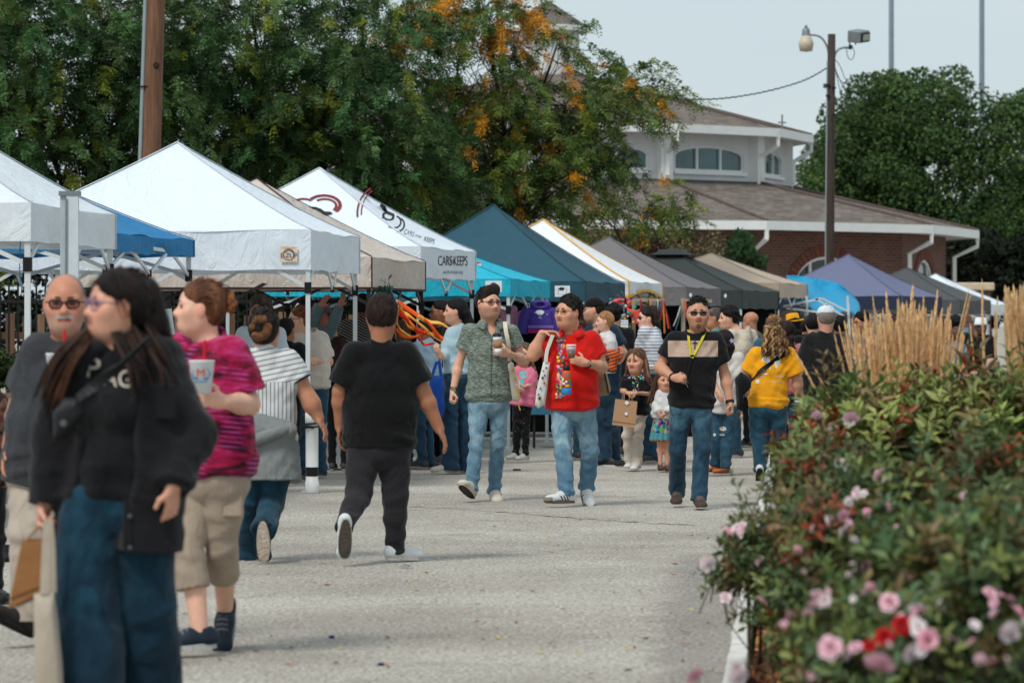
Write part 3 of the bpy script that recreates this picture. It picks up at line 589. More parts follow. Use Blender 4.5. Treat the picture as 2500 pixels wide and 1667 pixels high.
lobe_tree('viburnum_shrub', 'tall olive shrub with pale seed heads behind the grey tent', gpos(1560,76), lobes_in(1380,1740,560,700,60,34,76,14,lambda x: 552+abs(x-1540)*.12), 76, 9000, .075, [srgb(86,84,44),srgb(70,72,40),srgb(120,112,78),srgb(96,70,40),srgb(150,140,112)], 15, cat='shrub', trunk_r=.03)
# dark evergreen screen behind the tents on the far side of the fence
for i, (x0, x1, y0, y1, Y, lab) in enumerate(((-120,380,520,870,70,'dark evergreen hedge behind the iron fence at the picture edge'), (360,820,560,880,71,'dark evergreen hedge behind the large white tent'), (800,1300,560,880,73,'dark evergreen hedge behind the turquoise tent'), (1260,1760,640,870,82,'dark evergreen hedge under the grey and charcoal tents'))):
    lobe_tree('hedge', lab, gpos((x0+x1)/2,Y), lobes_in(x0,x1,y0,960,76,62,Y,20+i), Y, 13000, .13, [srgb(34,44,32),srgb(44,56,36),srgb(28,38,30)], 30+i, cat='hedge', group='dark hedges behind the market', trunk=False)
lobe_tree('low_shrub', 'low clipped green shrub on the lawn by the iron fence', gpos(20,45.5), lobes_in(-90,85,868,935,22,34,45.5,44,dep=.5), 45.5, 5200, .05, [srgb(52,70,36),srgb(66,84,42),srgb(40,54,30)], 45, cat='shrub', trunk=False)
# ================================================================ pop-up tents
def canopy_mat(name, col, rough=.75, transl=.12, wr=.35, pattern=None):
    m, t, b = new_mat(name); tcn = N(t, 'ShaderNodeTexCoord'); co = tcn.outputs['Object']
    no = N(t, 'ShaderNodeTexNoise', Scale=1.6, Detail=5, Roughness=.6); L(t, co, no.inputs['Vector'])
    c = mixc(t, M_(t,'MULTIPLY',no.outputs[0],.22), col, [x*.82 for x in col])
    L(t, c, b.inputs['Base Color']); b.inputs['Roughness'].default_value = rough; b.inputs['Specular IOR Level'].default_value = .3
    w1 = N(t, 'ShaderNodeTexNoise', Scale=5.5, Detail=4, Roughness=.55, Distortion=1.6); mpn = N(t, 'ShaderNodeMapping'); mpn.inputs['Scale'].default_value = (1,1,.5); L(t, co, mpn.inputs[0]); L(t, mpn.outputs[0], w1.inputs['Vector'])
    bn = N(t, 'ShaderNodeBump', Strength=wr, Distance=.08); L(t, w1.outputs[0], bn.inputs['Height']); L(t, bn.outputs[0], b.inputs['Normal'])
    if transl:
        tr = N(t, 'ShaderNodeBsdfTranslucent'); L(t, c, tr.inputs[0]); ms = N(t, 'ShaderNodeMixShader'); ms.inputs[0].default_value = transl; out = t.nodes['Material Output']
        L(t, b.outputs[0], ms.inputs[1]); L(t, tr.outputs[0], ms.inputs[2]); L(t, ms.outputs[0], out.inputs[0])
    MATS[name] = m; return m
LEGW = plain('white_steel', srgb(206,212,214), .4, .06, 5, metal=.1); LEGD = plain('dark_steel', srgb(38,34,34), .5, .15, 8); BRK = plain('black_plastic', srgb(16,16,18), .5, .1)
def wob(p, a, s):
    x, y, z = p; return Vector((math.sin(x*2.1+s)+math.sin(z*5.3+y*1.7+s*2), math.sin(y*2.3+s*1.3)+math.sin(x*4.7+z*2+s), math.sin(x*3.1+y*2.7+s*.7)))*a
TENT = {}
def tent(key, label, x, y, Y, yaw, val, zpk, col, size=3.0, depth=None, legs=LEGW, trim=None, trimw=.025, sag=.06, seed=0, vent=None, soft=.013, wr=.42, rough=.75, transl=.12, truss=True, zfar=None, group='pop-up tents in a row', scal=0.0, dark_sheets=()):
    c0 = P(x, y, Y); ze = c0.z; depth = depth or size; b = Vector((math.sin(R(yaw)), math.cos(R(yaw)), 0)); a = Vector((-b.y, b.x, 0))
    nr = Vector((c0.x, c0.y, 0)); t = empty('pop_up_tent', nr, label, 'tent', group)
    cor = [Vector((0,0,0)), a*size, a*size+b*depth, b*depth]                 # near right, near left, far left, far right
    pk = (a*size+b*depth)/2; mat = canopy_mat('canopy_'+key, col, rough, transl, wr); V, Q = [], []
    n, k = 18, 12; top = .86 if vent else 1.0
    for s in range(4):
        A, B = cor[s], cor[(s+1)%4]; base = len(V)
        for j in range(k+1):
            v = j/k*top
            for i in range(n+1):
                u = i/n; e = A.lerp(B,u); p = e.lerp(pk, v); hump = math.sin(math.pi*u)
                z = ze+(zpk-ze)*(v**1.13)-sag*hump*math.sin(math.pi*min(1,v*1.0))*(1-v*.3)-.012*hump*(1-v)
                q = Vector((p.x,p.y,z)); V.append(q+wob(q*1.3, soft*hump*(1-v)**.3, seed+s))
        Q += [(base+j*(n+1)+i, base+j*(n+1)+i+1, base+(j+1)*(n+1)+i+1, base+(j+1)*(n+1)+i) for j in range(k) for i in range(n)]
        base = len(V); m = 6; out = (A+B)/2-pk; out.normalize()
        for j in range(m+1):                                                  # valance
            v = j/m
            for i in range(n+1):
                u = i/n; e = A.lerp(B,u); hump = math.sin(math.pi*u)
                z = ze-val*v-.012*hump*(1-v)+scal*v*hump; q = Vector((e.x,e.y,z))-out*.02*v*hump+out*(.010*math.sin(u*23+seed)+.012*math.sin(u*9+seed*2+s)+.006*math.sin(v*7+u*31))*(v*.8+.2)*min(1,hump*3)+wob(q*2.2, soft*.8*v*hump, seed)
                V.append(q)
        Q += [(base+(j+1)*(n+1)+i, base+(j+1)*(n+1)+i+1, base+j*(n+1)+i+1, base+j*(n+1)+i) for j in range(m) for i in range(n)]
    can = link('canopy', np_mesh('canopy', [tuple(v) for v in V], Q), mat, t)
    if vent:                                                                  # raised vent cap over dark mesh
        for (f0, f1, dz, nm, mm) in ((.84,.86,0,'vent_mesh',BRK),(.78,1.0,.07,'vent_cap',mat)):
            VV = [cor[i].lerp(pk,f0)+Vector((0,0,ze+(zpk-ze)*f0+dz)) for i in range(4)]
            if nm == 'vent_cap': VV.append(pk+Vector((0,0,zpk+.05))); FF = [(i,(i+1)%4,4) for i in range(4)]
            else: VV += [cor[i].lerp(pk,.87)+Vector((0,0,ze+(zpk-ze)*.87+.1)) for i in range(4)]; FF = [(i,(i+1)%4,(i+1)%4+4,i+4) for i in range(4)]
            MB().add(VV, FF).build(nm, mm, can)
    hip = plain('hip_tape_'+key, trim if trim else [c*.72 for c in col], .8, .08, 6)
    for s in range(4):
        pts = []
        for j in range(9):
            v = j/8*top; p = cor[s].lerp(pk,v); pts.append(Vector((p.x,p.y,ze+(zpk-ze)*(v**1.13)+.008)))
        out = (cor[s]-pk); side = Vector((-out.y,out.x,0)); MB().ribbon(pts, trimw, side, .003).build('seam', hip, can)
        MB().ribbon([cor[s]+Vector((0,0,ze))+out.normalized()*.006, cor[s]+Vector((0,0,ze-val))+out.normalized()*.006], trimw*.8, side, .003).build('seam', hip, can)
        if trim:
            A, B = cor[s], cor[(s+1)%4]; nn = ((A+B)/2-pk).normalized(); MB().ribbon([A.lerp(B,u/8)+Vector((0,0,ze-val+scal*math.sin(math.pi*u/8)))+nn*.008*(1-2*math.sin(math.pi*u/8)*0) for u in range(9)], trimw*1.1, (0,0,1), .004).build('hem', hip, can)
    ins = [cor[i]+(pk-cor[i]).normalized()*.05 for i in range(4)]
    for i in range(4):
        q = ins[i]; leg = MB().bar(q, q+Vector((0,0,ze-.02)), .04).build('leg', legs, t)
        MB().bar(q+Vector((0,0,.0)), q+Vector((0,0,.012)), .11, .11).build('foot_plate', legs, leg)
        zb = ze-val-.16; MB().bar(q+Vector((0,0,zb-.05)), q+Vector((0,0,zb+.05)), .06).build('bracket', BRK, t)
        if truss:
            q2 = ins[(i+1)%4]; m = (q+q2)/2; zt, zl = ze-.1, ze-val-.16; MB().bar(m+Vector((0,0,zl-.03)), m+Vector((0,0,zl+.03)), .035).build('bracket', BRK, t)
            for e1, e2 in ((q,m),(q2,m)):
                h = (e1+e2)/2
                MB().bar(e1+Vector((0,0,zt)), h+Vector((0,0,ze-val+.04)), .016, .03).bar(h+Vector((0,0,ze-val+.04)), e2+Vector((0,0,zt)), .016, .03).build('truss_bar', legs, t)
                MB().bar(e1+Vector((0,0,zl)), h+Vector((0,0,zt)), .016, .03).bar(h+Vector((0,0,zt)), e2+Vector((0,0,zl)), .016, .03).build('truss_bar', legs, t)
    for w in dark_sheets:  # near-black sheets added to block bright background, standing in for shade under the canopy
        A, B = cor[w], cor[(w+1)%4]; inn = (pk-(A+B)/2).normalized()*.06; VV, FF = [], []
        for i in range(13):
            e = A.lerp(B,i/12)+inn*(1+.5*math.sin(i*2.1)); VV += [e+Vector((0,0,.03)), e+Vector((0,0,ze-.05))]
        MB().add(VV, [(2*i,2*i+2,2*i+3,2*i+1) for i in range(12)]).build('added_dark_sheet', plain('added_sheet_black', srgb(22,24,26), .9, .3, 2), t)
    TENT[key] = (t, can, nr); return t
def pxdecal(key, name, polys, x, y, Y, mat, sx=1.0, rot=0.0):
    """print on a tent's canopy; polys in photo pixels round (x, y)"""
    t, can, nr = TENT[key]; k = Y/F; c, s = math.cos(rot), math.sin(rot)
    return decal(name, can, polys, P(x,y,Y)-nr, Vector((c*k*sx,0,s*k)), Vector((-s*k*sx,0,c*k)), mat, off=.022, cast=(P(x,y,Y)-Vector((0,0,CH))), start=4.0)
W1 = srgb(232,241,250)
tent('front', 'pale white pop-up tent cut off by the picture edge', 77, 494, 26.6, 5.2, .27, 3.34, srgb(228,236,242), seed=1, sag=.0, soft=.012)
tent('blue', 'medium blue tent squeezed between two white tents', 268, 566, 30.4, 8, .15, 2.93, srgb(42,130,186), seed=2, sag=.02, soft=.02, wr=.6)
tent('ezup', 'large white tent with a square beige and blue emblem on its valance', 760, 560, 34.2, 5.9, .36, 3.19, W1, seed=3, sag=.05, trim=None)
tent('tan', 'cream tent with dark brown piping squeezed between two white tents', 907, 627, 38, 8.9, .31, 3.0, srgb(212,200,190), trim=srgb(52,34,30), trimw=.02, legs=LEGD, seed=4, soft=.012, wr=.7)
tent('cars', 'white tent printed with maroon and black heart emblems and lettering', 1028, 601, 41.7, 10.8, .34, 3.26, W1, seed=5, sag=.03)
tent('turq', 'bright turquoise tent with a paper sign on its valance', 1247, 680, 45.5, 9.5, .21, 2.62, srgb(40,186,214), seed=6, soft=.012, wr=.6)
tent('teal', 'dark teal tent with a tall pointed peak', 1429, 686, 49, 11.2, .26, 3.07, srgb(46,86,102), seed=7, sag=.09, legs=LEGW, dark_sheets=(1,2), truss=False)
tent('yellow', 'white tent trimmed with thin yellow piping', 1535, 686, 53.5, 11.3, .22, 3.0, srgb(236,240,244), trim=srgb(226,170,60), trimw=.035, seed=8, scal=.1, legs=LEGD)
tent('grey', 'taupe grey tent behind the white tent with yellow piping', 1677, 700, 57.5, 13, .28, 2.84, srgb(122,118,120), seed=9, dark_sheets=(1,2), legs=LEGD, truss=False)
tent('charcoal', 'charcoal tent with an open mesh vent at its peak', 1812, 708, 62, 15.3, .3, 2.72, srgb(62,68,68), vent=True, seed=10, dark_sheets=(1,2), truss=False)
tent('beige', 'sand beige tent with slanted white legs', 1903, 690, 67, 13.7, .26, 2.76, srgb(194,176,158), seed=11)
tent('peri', 'periwinkle blue tent with a navy valance in front of the light pole', 2202, 722, 74, 21, .26, 2.87, srgb(112,118,148), seed=12, legs=LEGD)
tent('dgrey', 'dark grey tent behind the periwinkle tent', 2345, 732, 80, 19, .3, 2.7, srgb(84,86,88), seed=13)
tent('farwhite', 'small far white tent in front of the brick pillar', 2412, 742, 88, 17, .25, 2.66, W1, seed=14)
# navy valance of the periwinkle tent
t, can, nr = TENT['peri']; NAVY = canopy_mat('canopy_navy', srgb(44,54,78)); can.data.materials.append(NAVY)
n, k = 18, 12; per = n*k+n*6; mi = np.zeros(len(can.data.polygons), dtype=np.int32)
for s in range(4): mi[s*per+n*k:(s+1)*per] = 1
can.data.polygons.foreach_set('material_index', mi)

# half-collapsed bright blue canopy
tb = empty('sagging_canopy', gpos(1990,70.5), 'bright blue half-lowered canopy sagging on a white folding frame', 'tent', 'pop-up tents in a row')
rgv = random.Random(8); V, Q = [], []; nx, nz = 30, 20
for j in range(nz+1):
    for i in range(nx+1):
        u, v = i/nx, j/nz; yt = 672+28*u**1.5+34*max(0,u-.7)*3*u; yb = 742+34*u-12*math.sin(u*9); px = 1920+172*u+8*math.sin(v*3)
        y = yt+(yb-yt)*v; d = 70.5+1.1*math.cos(v*math.pi*.9)+.07*math.sin(u*13+v*5)+.05*math.sin(u*21-v*9)+.04*math.sin(v*17+u*6)
        V.append(tuple(P(px, y, d)-tb.location))
Q = [(j*(nx+1)+i, (j+1)*(nx+1)+i, (j+1)*(nx+1)+i+1, j*(nx+1)+i+1) for j in range(nz) for i in range(nx)]
cc = link('canopy', np_mesh('canopy', V, Q), canopy_mat('canopy_tarp', srgb(38,164,214), .5, .15, .8), tb); sm = cc.modifiers.new('thickness', 'SOLIDIFY'); sm.thickness = .01
for a, b in (((1838,782),(1895,755)),((1912,748),(2006,728)),((1920,752),(2000,762)),((1990,728),(2060,772)),((2006,728),(2070,760))):
    MB().bar(P(*a,69.2)-tb.location, P(*b,69.2)-tb.location, .035).build('truss_bar', LEGW, tb)
for x in (1912, 1985, 2085): q = P(x,790,69.3)-tb.location; q.z = 0; MB().bar(q, q+Vector((-.12,0,2.0)), .04).build('leg', LEGW, tb)

# prints
MAROON = plain('maroon_print', srgb(124,52,56), .8, .06); INK = plain('black_print', srgb(40,42,46), .8, .06); DBLUE = plain('blue_print', srgb(28,84,140), .8, .05); ORNG = plain('orange_print', srgb(196,92,60), .8, .05); CREAM = plain('cream_patch', srgb(216,206,180), .85, .06); PAPER = plain('paper', srgb(228,232,236), .8, .04); PURP = plain('purple_print', srgb(64,64,130), .8, .05)
sq = lambda w, h, cx=0, cz=0, n=6: ([(cx-w/2+w*i/n, cz-h/2+h*j/n) for j in range(n+1) for i in range(n+1)], [(j*(n+1)+i, j*(n+1)+i+1, (j+1)*(n+1)+i+1, (j+1)*(n+1)+i) for j in range(n) for i in range(n)])
pxdecal('ezup', 'emblem_patch', [sq(42,38)], 705, 621, 34.2, CREAM)
TENT['ezup'] = TENT['ezup']; 
def pxdecal2(*a, **k):
    o = pxdecal(*a, **k); v = Vector((0,-.006,0)); 
    for q in o.data.vertices: q.co += v
    return o
pxdecal2('ezup', 'emblem_ring', [ringpoly(0,0,12.5,14.5,0,2*math.pi,24)]+[txt('COMMERCIAL GRADE',0,16.5,3.2)]+[txt('SHELTER',10,-16,3)], 705, 621, 34.2, ORNG)
pxdecal2('ezup', 'emblem_lettering', [txt('E-ZUP',0,-4,16,.95)]+[([(-15,3),(0,12),(15,3),(11,3),(0,9.5),(-11,3)],[(0,1,4,5),(1,2,3,4)])], 705, 620, 34.2, DBLUE)
for x0 in (752, 760, 766): pass
pxdecal('cars', 'lettering', [txt('CARS',-16,10,34,.42), txt('FOR',2,9,13,.5), txt('KEEPS',22,10,34,.40)], 1103, 648, 43.2, INK)
pxdecal('cars', 'web_address', [txt('carsforkeeps.org',0,0,13,.56)], 1106, 664, 43.2, plain('grey_print', srgb(110,112,120), .8, .05))
# emblem: a heart of two swooshes round a car
def heart(sx, sz, flip=1):
    return [ringpoly(12*flip*sx,0,34,42,-.75,2.5,26,sx,sz), ringpoly(14*flip*sx,-2,24,30,-.7,2.3,24,sx,sz), ringpoly(-36*flip*sx,2,20,27,.7,2.6,14,sx,sz*.9)]
pxdecal('cars', 'heart_emblem', heart(1.05,.62), 778, 500, 42.4, MAROON)
pxdecal('cars', 'car_emblem', [([(-38,4),(-8,3),(6,-2),(14,-8),(30,-9),(34,-14),(18,-18),(12,-16),(2,-8),(-10,-2),(-36,0)],[(0,1,2,9,10),(2,3,8,9),(3,4,7,8),(4,5,6,7)])], 778, 508, 42.4, INK)
pxdecal('cars', 'heart_emblem', [ringpoly(0,0,50,57,2.1,3.9,20,.55,.9), ringpoly(6,2,50,55,2.2,3.8,20,.5,.85)], 905, 505, 43.4, MAROON, rot=-.35)
pxdecal('cars', 'car_emblem', [ringpoly(0,0,8,13,0,6.28,16,1.2,.8), ([(-26,26),(-14,22),(-6,12),(12,10),(16,4),(-4,4),(-18,10),(-28,18)],[(0,1,6,7),(1,2,5,6),(2,3,4,5)]), ringpoly(20,-8,12,16,-1.5,1.6,12), ringpoly(28,-12,14,18,-1.4,1.4,12), ([(-12,-4),(6,-18),(24,-22),(28,-26),(8,-24),(-14,-9)],[(0,1,4,5),(1,2,3,4)])], 948, 528, 43.4, INK, rot=-.3)
pxdecal('cars', 'roof_lettering', [txt('CARS',-22,0,17,.62), txt('FOR',2,-1,8), txt('KEEPS',30,-2,17,.6)], 1020, 576, 43.8, INK, rot=-.3)
# paper signs
def paper_sign(label, x, y, Y, w, h, polys, mat):
    s = empty('paper_sign', P(x,y,Y), label, 'sign'); k = Y/F
    MB().box((-w/2*k,-.004,-h/2*k),(w/2*k,0,h/2*k)).build('sheet', PAPER, s)
    for i, pl in enumerate(polys):
        m = MB(); m.add([(px_*k,-.007-.002*i,pz*k) for px_,pz in pl[0][0]] if False else [(a*k,-.007-.002*i,b*k) for a,b in pl[0]], pl[1]); m.build('print', mat[i], s)
paper_sign('white paper sign with a round purple logo on the turquoise tent', 1205, 699, 45.3, 40, 27, [ngon(0,0,9.5), txt('IMPACT',0,0,6.2)], [PURP, PAPER])
paper_sign('white paper sign with a black leaf drawing on the dark teal tent', 1373, 711, 48.8, 37, 27, [ngon(-2,6,5,10,1.4,.8), ringpoly(0,0,13,13.7,.78,.78+6.28,4,1.05,.8)], [INK, INK])
paper_sign('small red and white notice pinned on the corner of the white lettered tent', 1169, 644, 44.6, 10, 11, [sq(9,3,0,3,1)], [plain('red_print', srgb(196,60,60), .7, .05)])
for x, y, Y in ((1686,720,57.4),(1771,722,61.8)):
    tag(MB().add([P(x-4,y,Y),P(x,y-6,Y),P(x+4,y,Y),P(x,y+6,Y),P(x,y,Y+.01)],[(0,1,2,3),(0,4,1),(1,4,2),(2,4,3),(3,4,0)]).build('price_tag', PAPER), 'tiny white diamond tag on the valance of the %s tent'%('grey' if x<1700 else 'charcoal'), 'tag')
# rolled banner / folded frame standing before the first tent
bn_ = empty('banner_stand', (P(170,790,26).x,26,0), 'tall folded pale grey banner stand in front of the first white tent', 'banner stand'); zt = CH+(HY-478)*26/F
MB().box((-.062,-.02,.0),(-.02,.03,zt)).build('side_panel', plain('grey_panel', srgb(168,180,186), .6, .05), bn_); MB().box((-.018,-.035,.0),(.062,.02,zt)).build('front_panel', plain('pale_panel', srgb(196,206,212), .55, .05), bn_)
MB().box((-.07,-.04,zt),(.075,.035,zt+.03)).build('top_cap', GALV, bn_); MB().bar(Vector((-.018,-.042,zt-.02)), Vector((-.025,-.042,.4)), .012).build('rod', GALV, bn_)
MB().box((-.2,-.15,0),(.2,.15,.012)).build('base_plate', GALV, bn_)
# PVC pipe weight strapped to the big white tent's near leg
pw = empty('pipe_weight', (P(762,790,34.05).x, 34.05, 0), 'white capped plastic pipe weight strapped to the white tent leg', 'weight')
MB().lathe([(.0,.0),(.058,.0),(.062,.01),(.062,.10),(.055,.105),(.055,.62),(.062,.625),(.062,.7),(.05,.72),(0,.72)], 20, (0,0,0)).build('pipe', plain('white_pvc', srgb(214,216,214), .4, .08, 7), pw, True)
MB().lathe([(.0565,.15),(.0575,.15),(.0575,.23),(.0565,.23)], 20).build('tape', BRK, pw); MB().tube([Vector((.066*math.cos(a*.4),.066*math.sin(a*.4),.56+.002*a)) for a in range(32)], .007, 5).bar((-.1,-.06,.6),(.02,-.06,.58),.02).build('strap', BRK, pw)
# black umbrella-style weight discs
for x, y, lab in ((1032,1140,'round black weight plate at the foot of the cream tent leg'), (12,1368,'round black weight plate at the far picture edge')):
    q = G(x,y); tag(MB().lathe([(0,0),(.17,0),(.18,.02),(.17,.05),(.06,.06),(.05,.1),(0,.1)], 24, q).build('weight_plate', BRK, None, True), lab, 'weight')
# ================================================================ figures: distance-field modelling
def nv(v): v = np.asarray(v, float); return v/max(np.linalg.norm(v), 1e-9)
class Field:
    """smooth union of tapered elliptical limbs and ellipsoids, meshed with surface nets"""
    def __init__(s): s.p = []
    def seg(s, a, b, ra, rb, side=(1,0,0), k=.02, flat=False, op='u', cap=None):
        ra = ra if isinstance(ra, (tuple, list)) else (ra, ra); rb = rb if isinstance(rb, (tuple, list)) else (rb, rb)
        s.p.append(('s', np.array(a,float), np.array(b,float), np.array(ra,float), np.array(rb,float), nv(side), k, flat, op, cap)); return s
    def chain(s, pts, rs, side=(1,0,0), k=.02, flat=False):
        for i in range(len(pts)-1): s.seg(pts[i], pts[i+1], rs[i], rs[i+1], side, k, flat and i == len(pts)-2)
        return s
    def ell(s, c, M, r, k=.02, op='u'):
        """M rows: the ellipsoid's axes"""
        s.p.append(('e', np.array(c,float), np.array(M,float), np.array(r,float), k, op)); return s
    def plane(s, o, n, only=None): s.p.append(('p', np.array(o,float), nv(n))); return s
    def bounds(s):
        lo, hi = np.full(3,1e9), np.full(3,-1e9)
        for q in s.p:
            if q[0] == 's' and q[8] == 'u': r = max(q[3].max(), q[4].max())+q[6]*.3; lo = np.minimum(lo, np.minimum(q[1],q[2])-r); hi = np.maximum(hi, np.maximum(q[1],q[2])+r)
            elif q[0] == 'e' and q[5] == 'u': r = q[3].max()+q[4]*.3; lo = np.minimum(lo, q[1]-r); hi = np.maximum(hi, q[1]+r)
        return lo, hi
    def grid(s, lo, hi, h):
        n = np.maximum(np.ceil((hi-lo)/h).astype(int)+1, 3); f = np.full(n, 1.0, dtype=np.float32)
        ax = [lo[i]+h*np.arange(n[i]) for i in range(3)]
        for q in s.p:
            if q[0] == 'p':
                g = (ax[0][:,None,None]-q[1][0])*q[2][0]+(ax[1][None,:,None]-q[1][1])*q[2][1]+(ax[2][None,None,:]-q[1][2])*q[2][2]; np.maximum(f, g, out=f); continue
            if q[0] == 's': r = max(q[3].max(), q[4].max()); k, op = q[6], q[8]; l_, h_ = np.minimum(q[1],q[2])-r-k-3*h, np.maximum(q[1],q[2])+r+k+3*h
            else: r = q[3].max(); k, op = q[4], q[5]; l_, h_ = q[1]-r-k-3*h, q[1]+r+k+3*h
            i0 = np.clip(np.floor((l_-lo)/h).astype(int), 0, n); i1 = np.clip(np.ceil((h_-lo)/h).astype(int)+1, 0, n)
            if np.any(i1 <= i0): continue
            sl = tuple(slice(a,b) for a,b in zip(i0,i1)); X = ax[0][sl[0]][:,None,None]; Y = ax[1][sl[1]][None,:,None]; Z = ax[2][sl[2]][None,None,:]
            if q[0] == 's':
                a, b, ra, rb, side = q[1:6]; d = b-a; Ld = np.linalg.norm(d); 
                if Ld < 1e-6: d = np.array([0,0,1e-6]); Ld = 1e-6
                d = d/Ld; side = side-d*np.dot(side,d); side = nv(side) if np.linalg.norm(side) > 1e-3 else nv(np.cross(d,[.3,.9,.1])); o2 = np.cross(d, side)
                x, y, z = X-a[0], Y-a[1], Z-a[2]; w = x*d[0]+y*d[1]+z*d[2]; u = x*side[0]+y*side[1]+z*side[2]; v = x*o2[0]+y*o2[1]+z*o2[2]
                tt = np.clip(w/Ld, 0, 1); rx = ra[0]+(rb[0]-ra[0])*tt; ry = ra[1]+(rb[1]-ra[1])*tt; we = w-tt*Ld; rm = np.minimum(rx,ry)
                ce = q[9] if q[9] else 1.0
                kk = np.sqrt((u/rx)**2+(v/ry)**2+(we/(rm*ce))**2); dd = (kk-1)*rm
                if q[7]: dd = np.maximum(dd, w-Ld)
            else:
                c, M, rr = q[1], q[2], q[3]; x, y, z = X-c[0], Y-c[1], Z-c[2]; uu = [(x*M[i][0]+y*M[i][1]+z*M[i][2])/rr[i] for i in range(3)]
                kk = np.sqrt(uu[0]**2+uu[1]**2+uu[2]**2); dd = (kk-1)*rr.min()
            g = f[sl]; k = max(k, 1e-4)
            if op == 'u': hh = np.maximum(k-np.abs(g-dd),0)/k; f[sl] = np.minimum(g,dd)-hh*hh*k*.25
            else: dd = -dd; hh = np.maximum(k-np.abs(g-dd),0)/k; f[sl] = np.maximum(g,dd)+hh*hh*k*.25
        return f
    def mesh(s, h, fine=()):
        """fine: boxes (lo, hi, h) meshed at a smaller step"""
        lo, hi = s.bounds(); lo = lo-3*h; hi = hi+3*h; Vs, Qs = [], []; off = 0
        parts = [(lo, hi, h, None)]+[(np.maximum(a,lo), np.minimum(b,hi), hh, i) for i,(a,b,hh) in enumerate(fine)]
        for (a, b, hh, tagi) in parts:
            v, q = nets(s.grid(a, b, hh), a, hh)
            if len(q) and tagi is None and fine:
                c = v[q].mean(1); keep = np.ones(len(q), bool)
                for (fa, fb, fh) in fine: keep &= ~np.all((c > fa+h*1.2) & (c < fb-h*1.2), axis=1)
                q = q[keep]
            Vs.append(v); Qs.append(q+off); off += len(v)
        V = np.concatenate(Vs); Q = np.concatenate(Qs)
        used = np.unique(Q); rm = np.full(len(V), -1); rm[used] = np.arange(len(used)); return V[used], rm[Q]
def nets(f, lo, h):
    s = f < 0; c = np.zeros(tuple(np.array(f.shape)-1), dtype=np.int8)
    cs = [(i,j,k) for i in (0,1) for j in (0,1) for k in (0,1)]; sub = lambda A, o: A[o[0]:A.shape[0]-1+o[0], o[1]:A.shape[1]-1+o[1], o[2]:A.shape[2]-1+o[2]]
    for o in cs: c += sub(s,o)
    act = (c > 0) & (c < 8); ids = np.argwhere(act)
    if not len(ids): return np.zeros((0,3)), np.zeros((0,4), int)
    idx = np.full(act.shape, -1, dtype=np.int64); idx[act] = np.arange(len(ids)); vals = {o: f[ids[:,0]+o[0], ids[:,1]+o[1], ids[:,2]+o[2]] for o in cs}
    acc = np.zeros((len(ids),3)); cnt = np.zeros(len(ids))
    for o in cs:
        for a in range(3):
            if o[a]: continue
            p = list(o); p[a] = 1; p = tuple(p); f0, f1 = vals[o], vals[p]; cr_ = (f0 < 0) != (f1 < 0); tt = np.where(cr_, f0/np.where(cr_, f0-f1, 1), 0)
            pos = np.array(o, float)[None].repeat(len(ids),0); pos[:,a] += tt; acc += pos*cr_[:,None]; cnt += cr_
    V = lo+h*(ids+acc/cnt[:,None]); Q = []
    for a in range(3):
        b, d = (a+1)%3, (a+2)%3; s0 = [slice(None)]*3; s1 = [slice(None)]*3; s0[a] = slice(0,-1); s1[a] = slice(1,None); A, B = s[tuple(s0)], s[tuple(s1)]; e = np.argwhere(A != B)
        e = e[(e[:,b] > 0) & (e[:,d] > 0) & (e[:,b] < f.shape[b]-1) & (e[:,d] < f.shape[d]-1)]
        if not len(e): continue
        def at(db, dd_): q = e.copy(); q[:,b] -= db; q[:,d] -= dd_; return idx[q[:,0],q[:,1],q[:,2]]
        q = np.stack([at(1,1), at(0,1), at(0,0), at(1,0)], 1); inside = A[e[:,0],e[:,1],e[:,2]]; q[~inside] = q[~inside][:,::-1]; Q.append(q)
    Q = np.concatenate(Q) if Q else np.zeros((0,4), int); return V, Q[(Q >= 0).all(1)]
def normals(V, Q):
    n = np.cross(V[Q[:,2]]-V[Q[:,0]], V[Q[:,3]]-V[Q[:,1]]); out = np.zeros_like(V)
    for i in range(4): np.add.at(out, Q[:,i], n)
    return out/np.maximum(np.linalg.norm(out,axis=1,keepdims=True),1e-12)
def snoise(p, freq, seed):
    """cheap smooth noise from warped sines, about -1..1"""
    rg = np.random.default_rng(seed); q = p*freq; w = np.zeros(len(p)); amp = 1
    for o in range(3):
        k = rg.normal(0,1,(3,3)); ph = rg.uniform(0,6.28,3); q2 = q+.35*np.sin(q[:,[1,2,0]]*1.3+ph); w += amp*(np.sin(q2@k[0]+ph[0])+np.sin(q2@k[1]+ph[1])+np.sin(q2@k[2]+ph[2]))/3; q = q*2.1; amp *= .5
    return w/1.4
SKIN = vcol_mat('skin', .5, bump=.12, bscale=220, spec=.35, var=.06, vscale=30, sss=.08)
HAIRM = vcol_mat('hair', .6, bump=.7, bscale=30, spec=.18, var=.4, vscale=26, stretch=(6,6,.8))
SHOEM = vcol_mat('shoe', .7, bump=.15, bscale=90, var=.08)
EYEM = vcol_mat('eye', .15, spec=.5, var=.0); LENS = plain('lens_dark', (.012,.010,.010), .08, .0, spec=.6); GFRAME = plain('glasses_frame', srgb(36,24,20), .3, .2, 30, spec=.5); METAL = plain('bright_metal', srgb(170,165,150), .25, .1, 20, metal=.9)
m_, t_, b_ = new_mat('clear_lens'); b_.inputs['Base Color'].default_value = (.04,.05,.06,1); b_.inputs['Roughness'].default_value = .02; b_.inputs['Alpha'].default_value = .07; b_.inputs['Specular IOR Level'].default_value = .8; CLENS = m_
STATS = {'tris': 0}
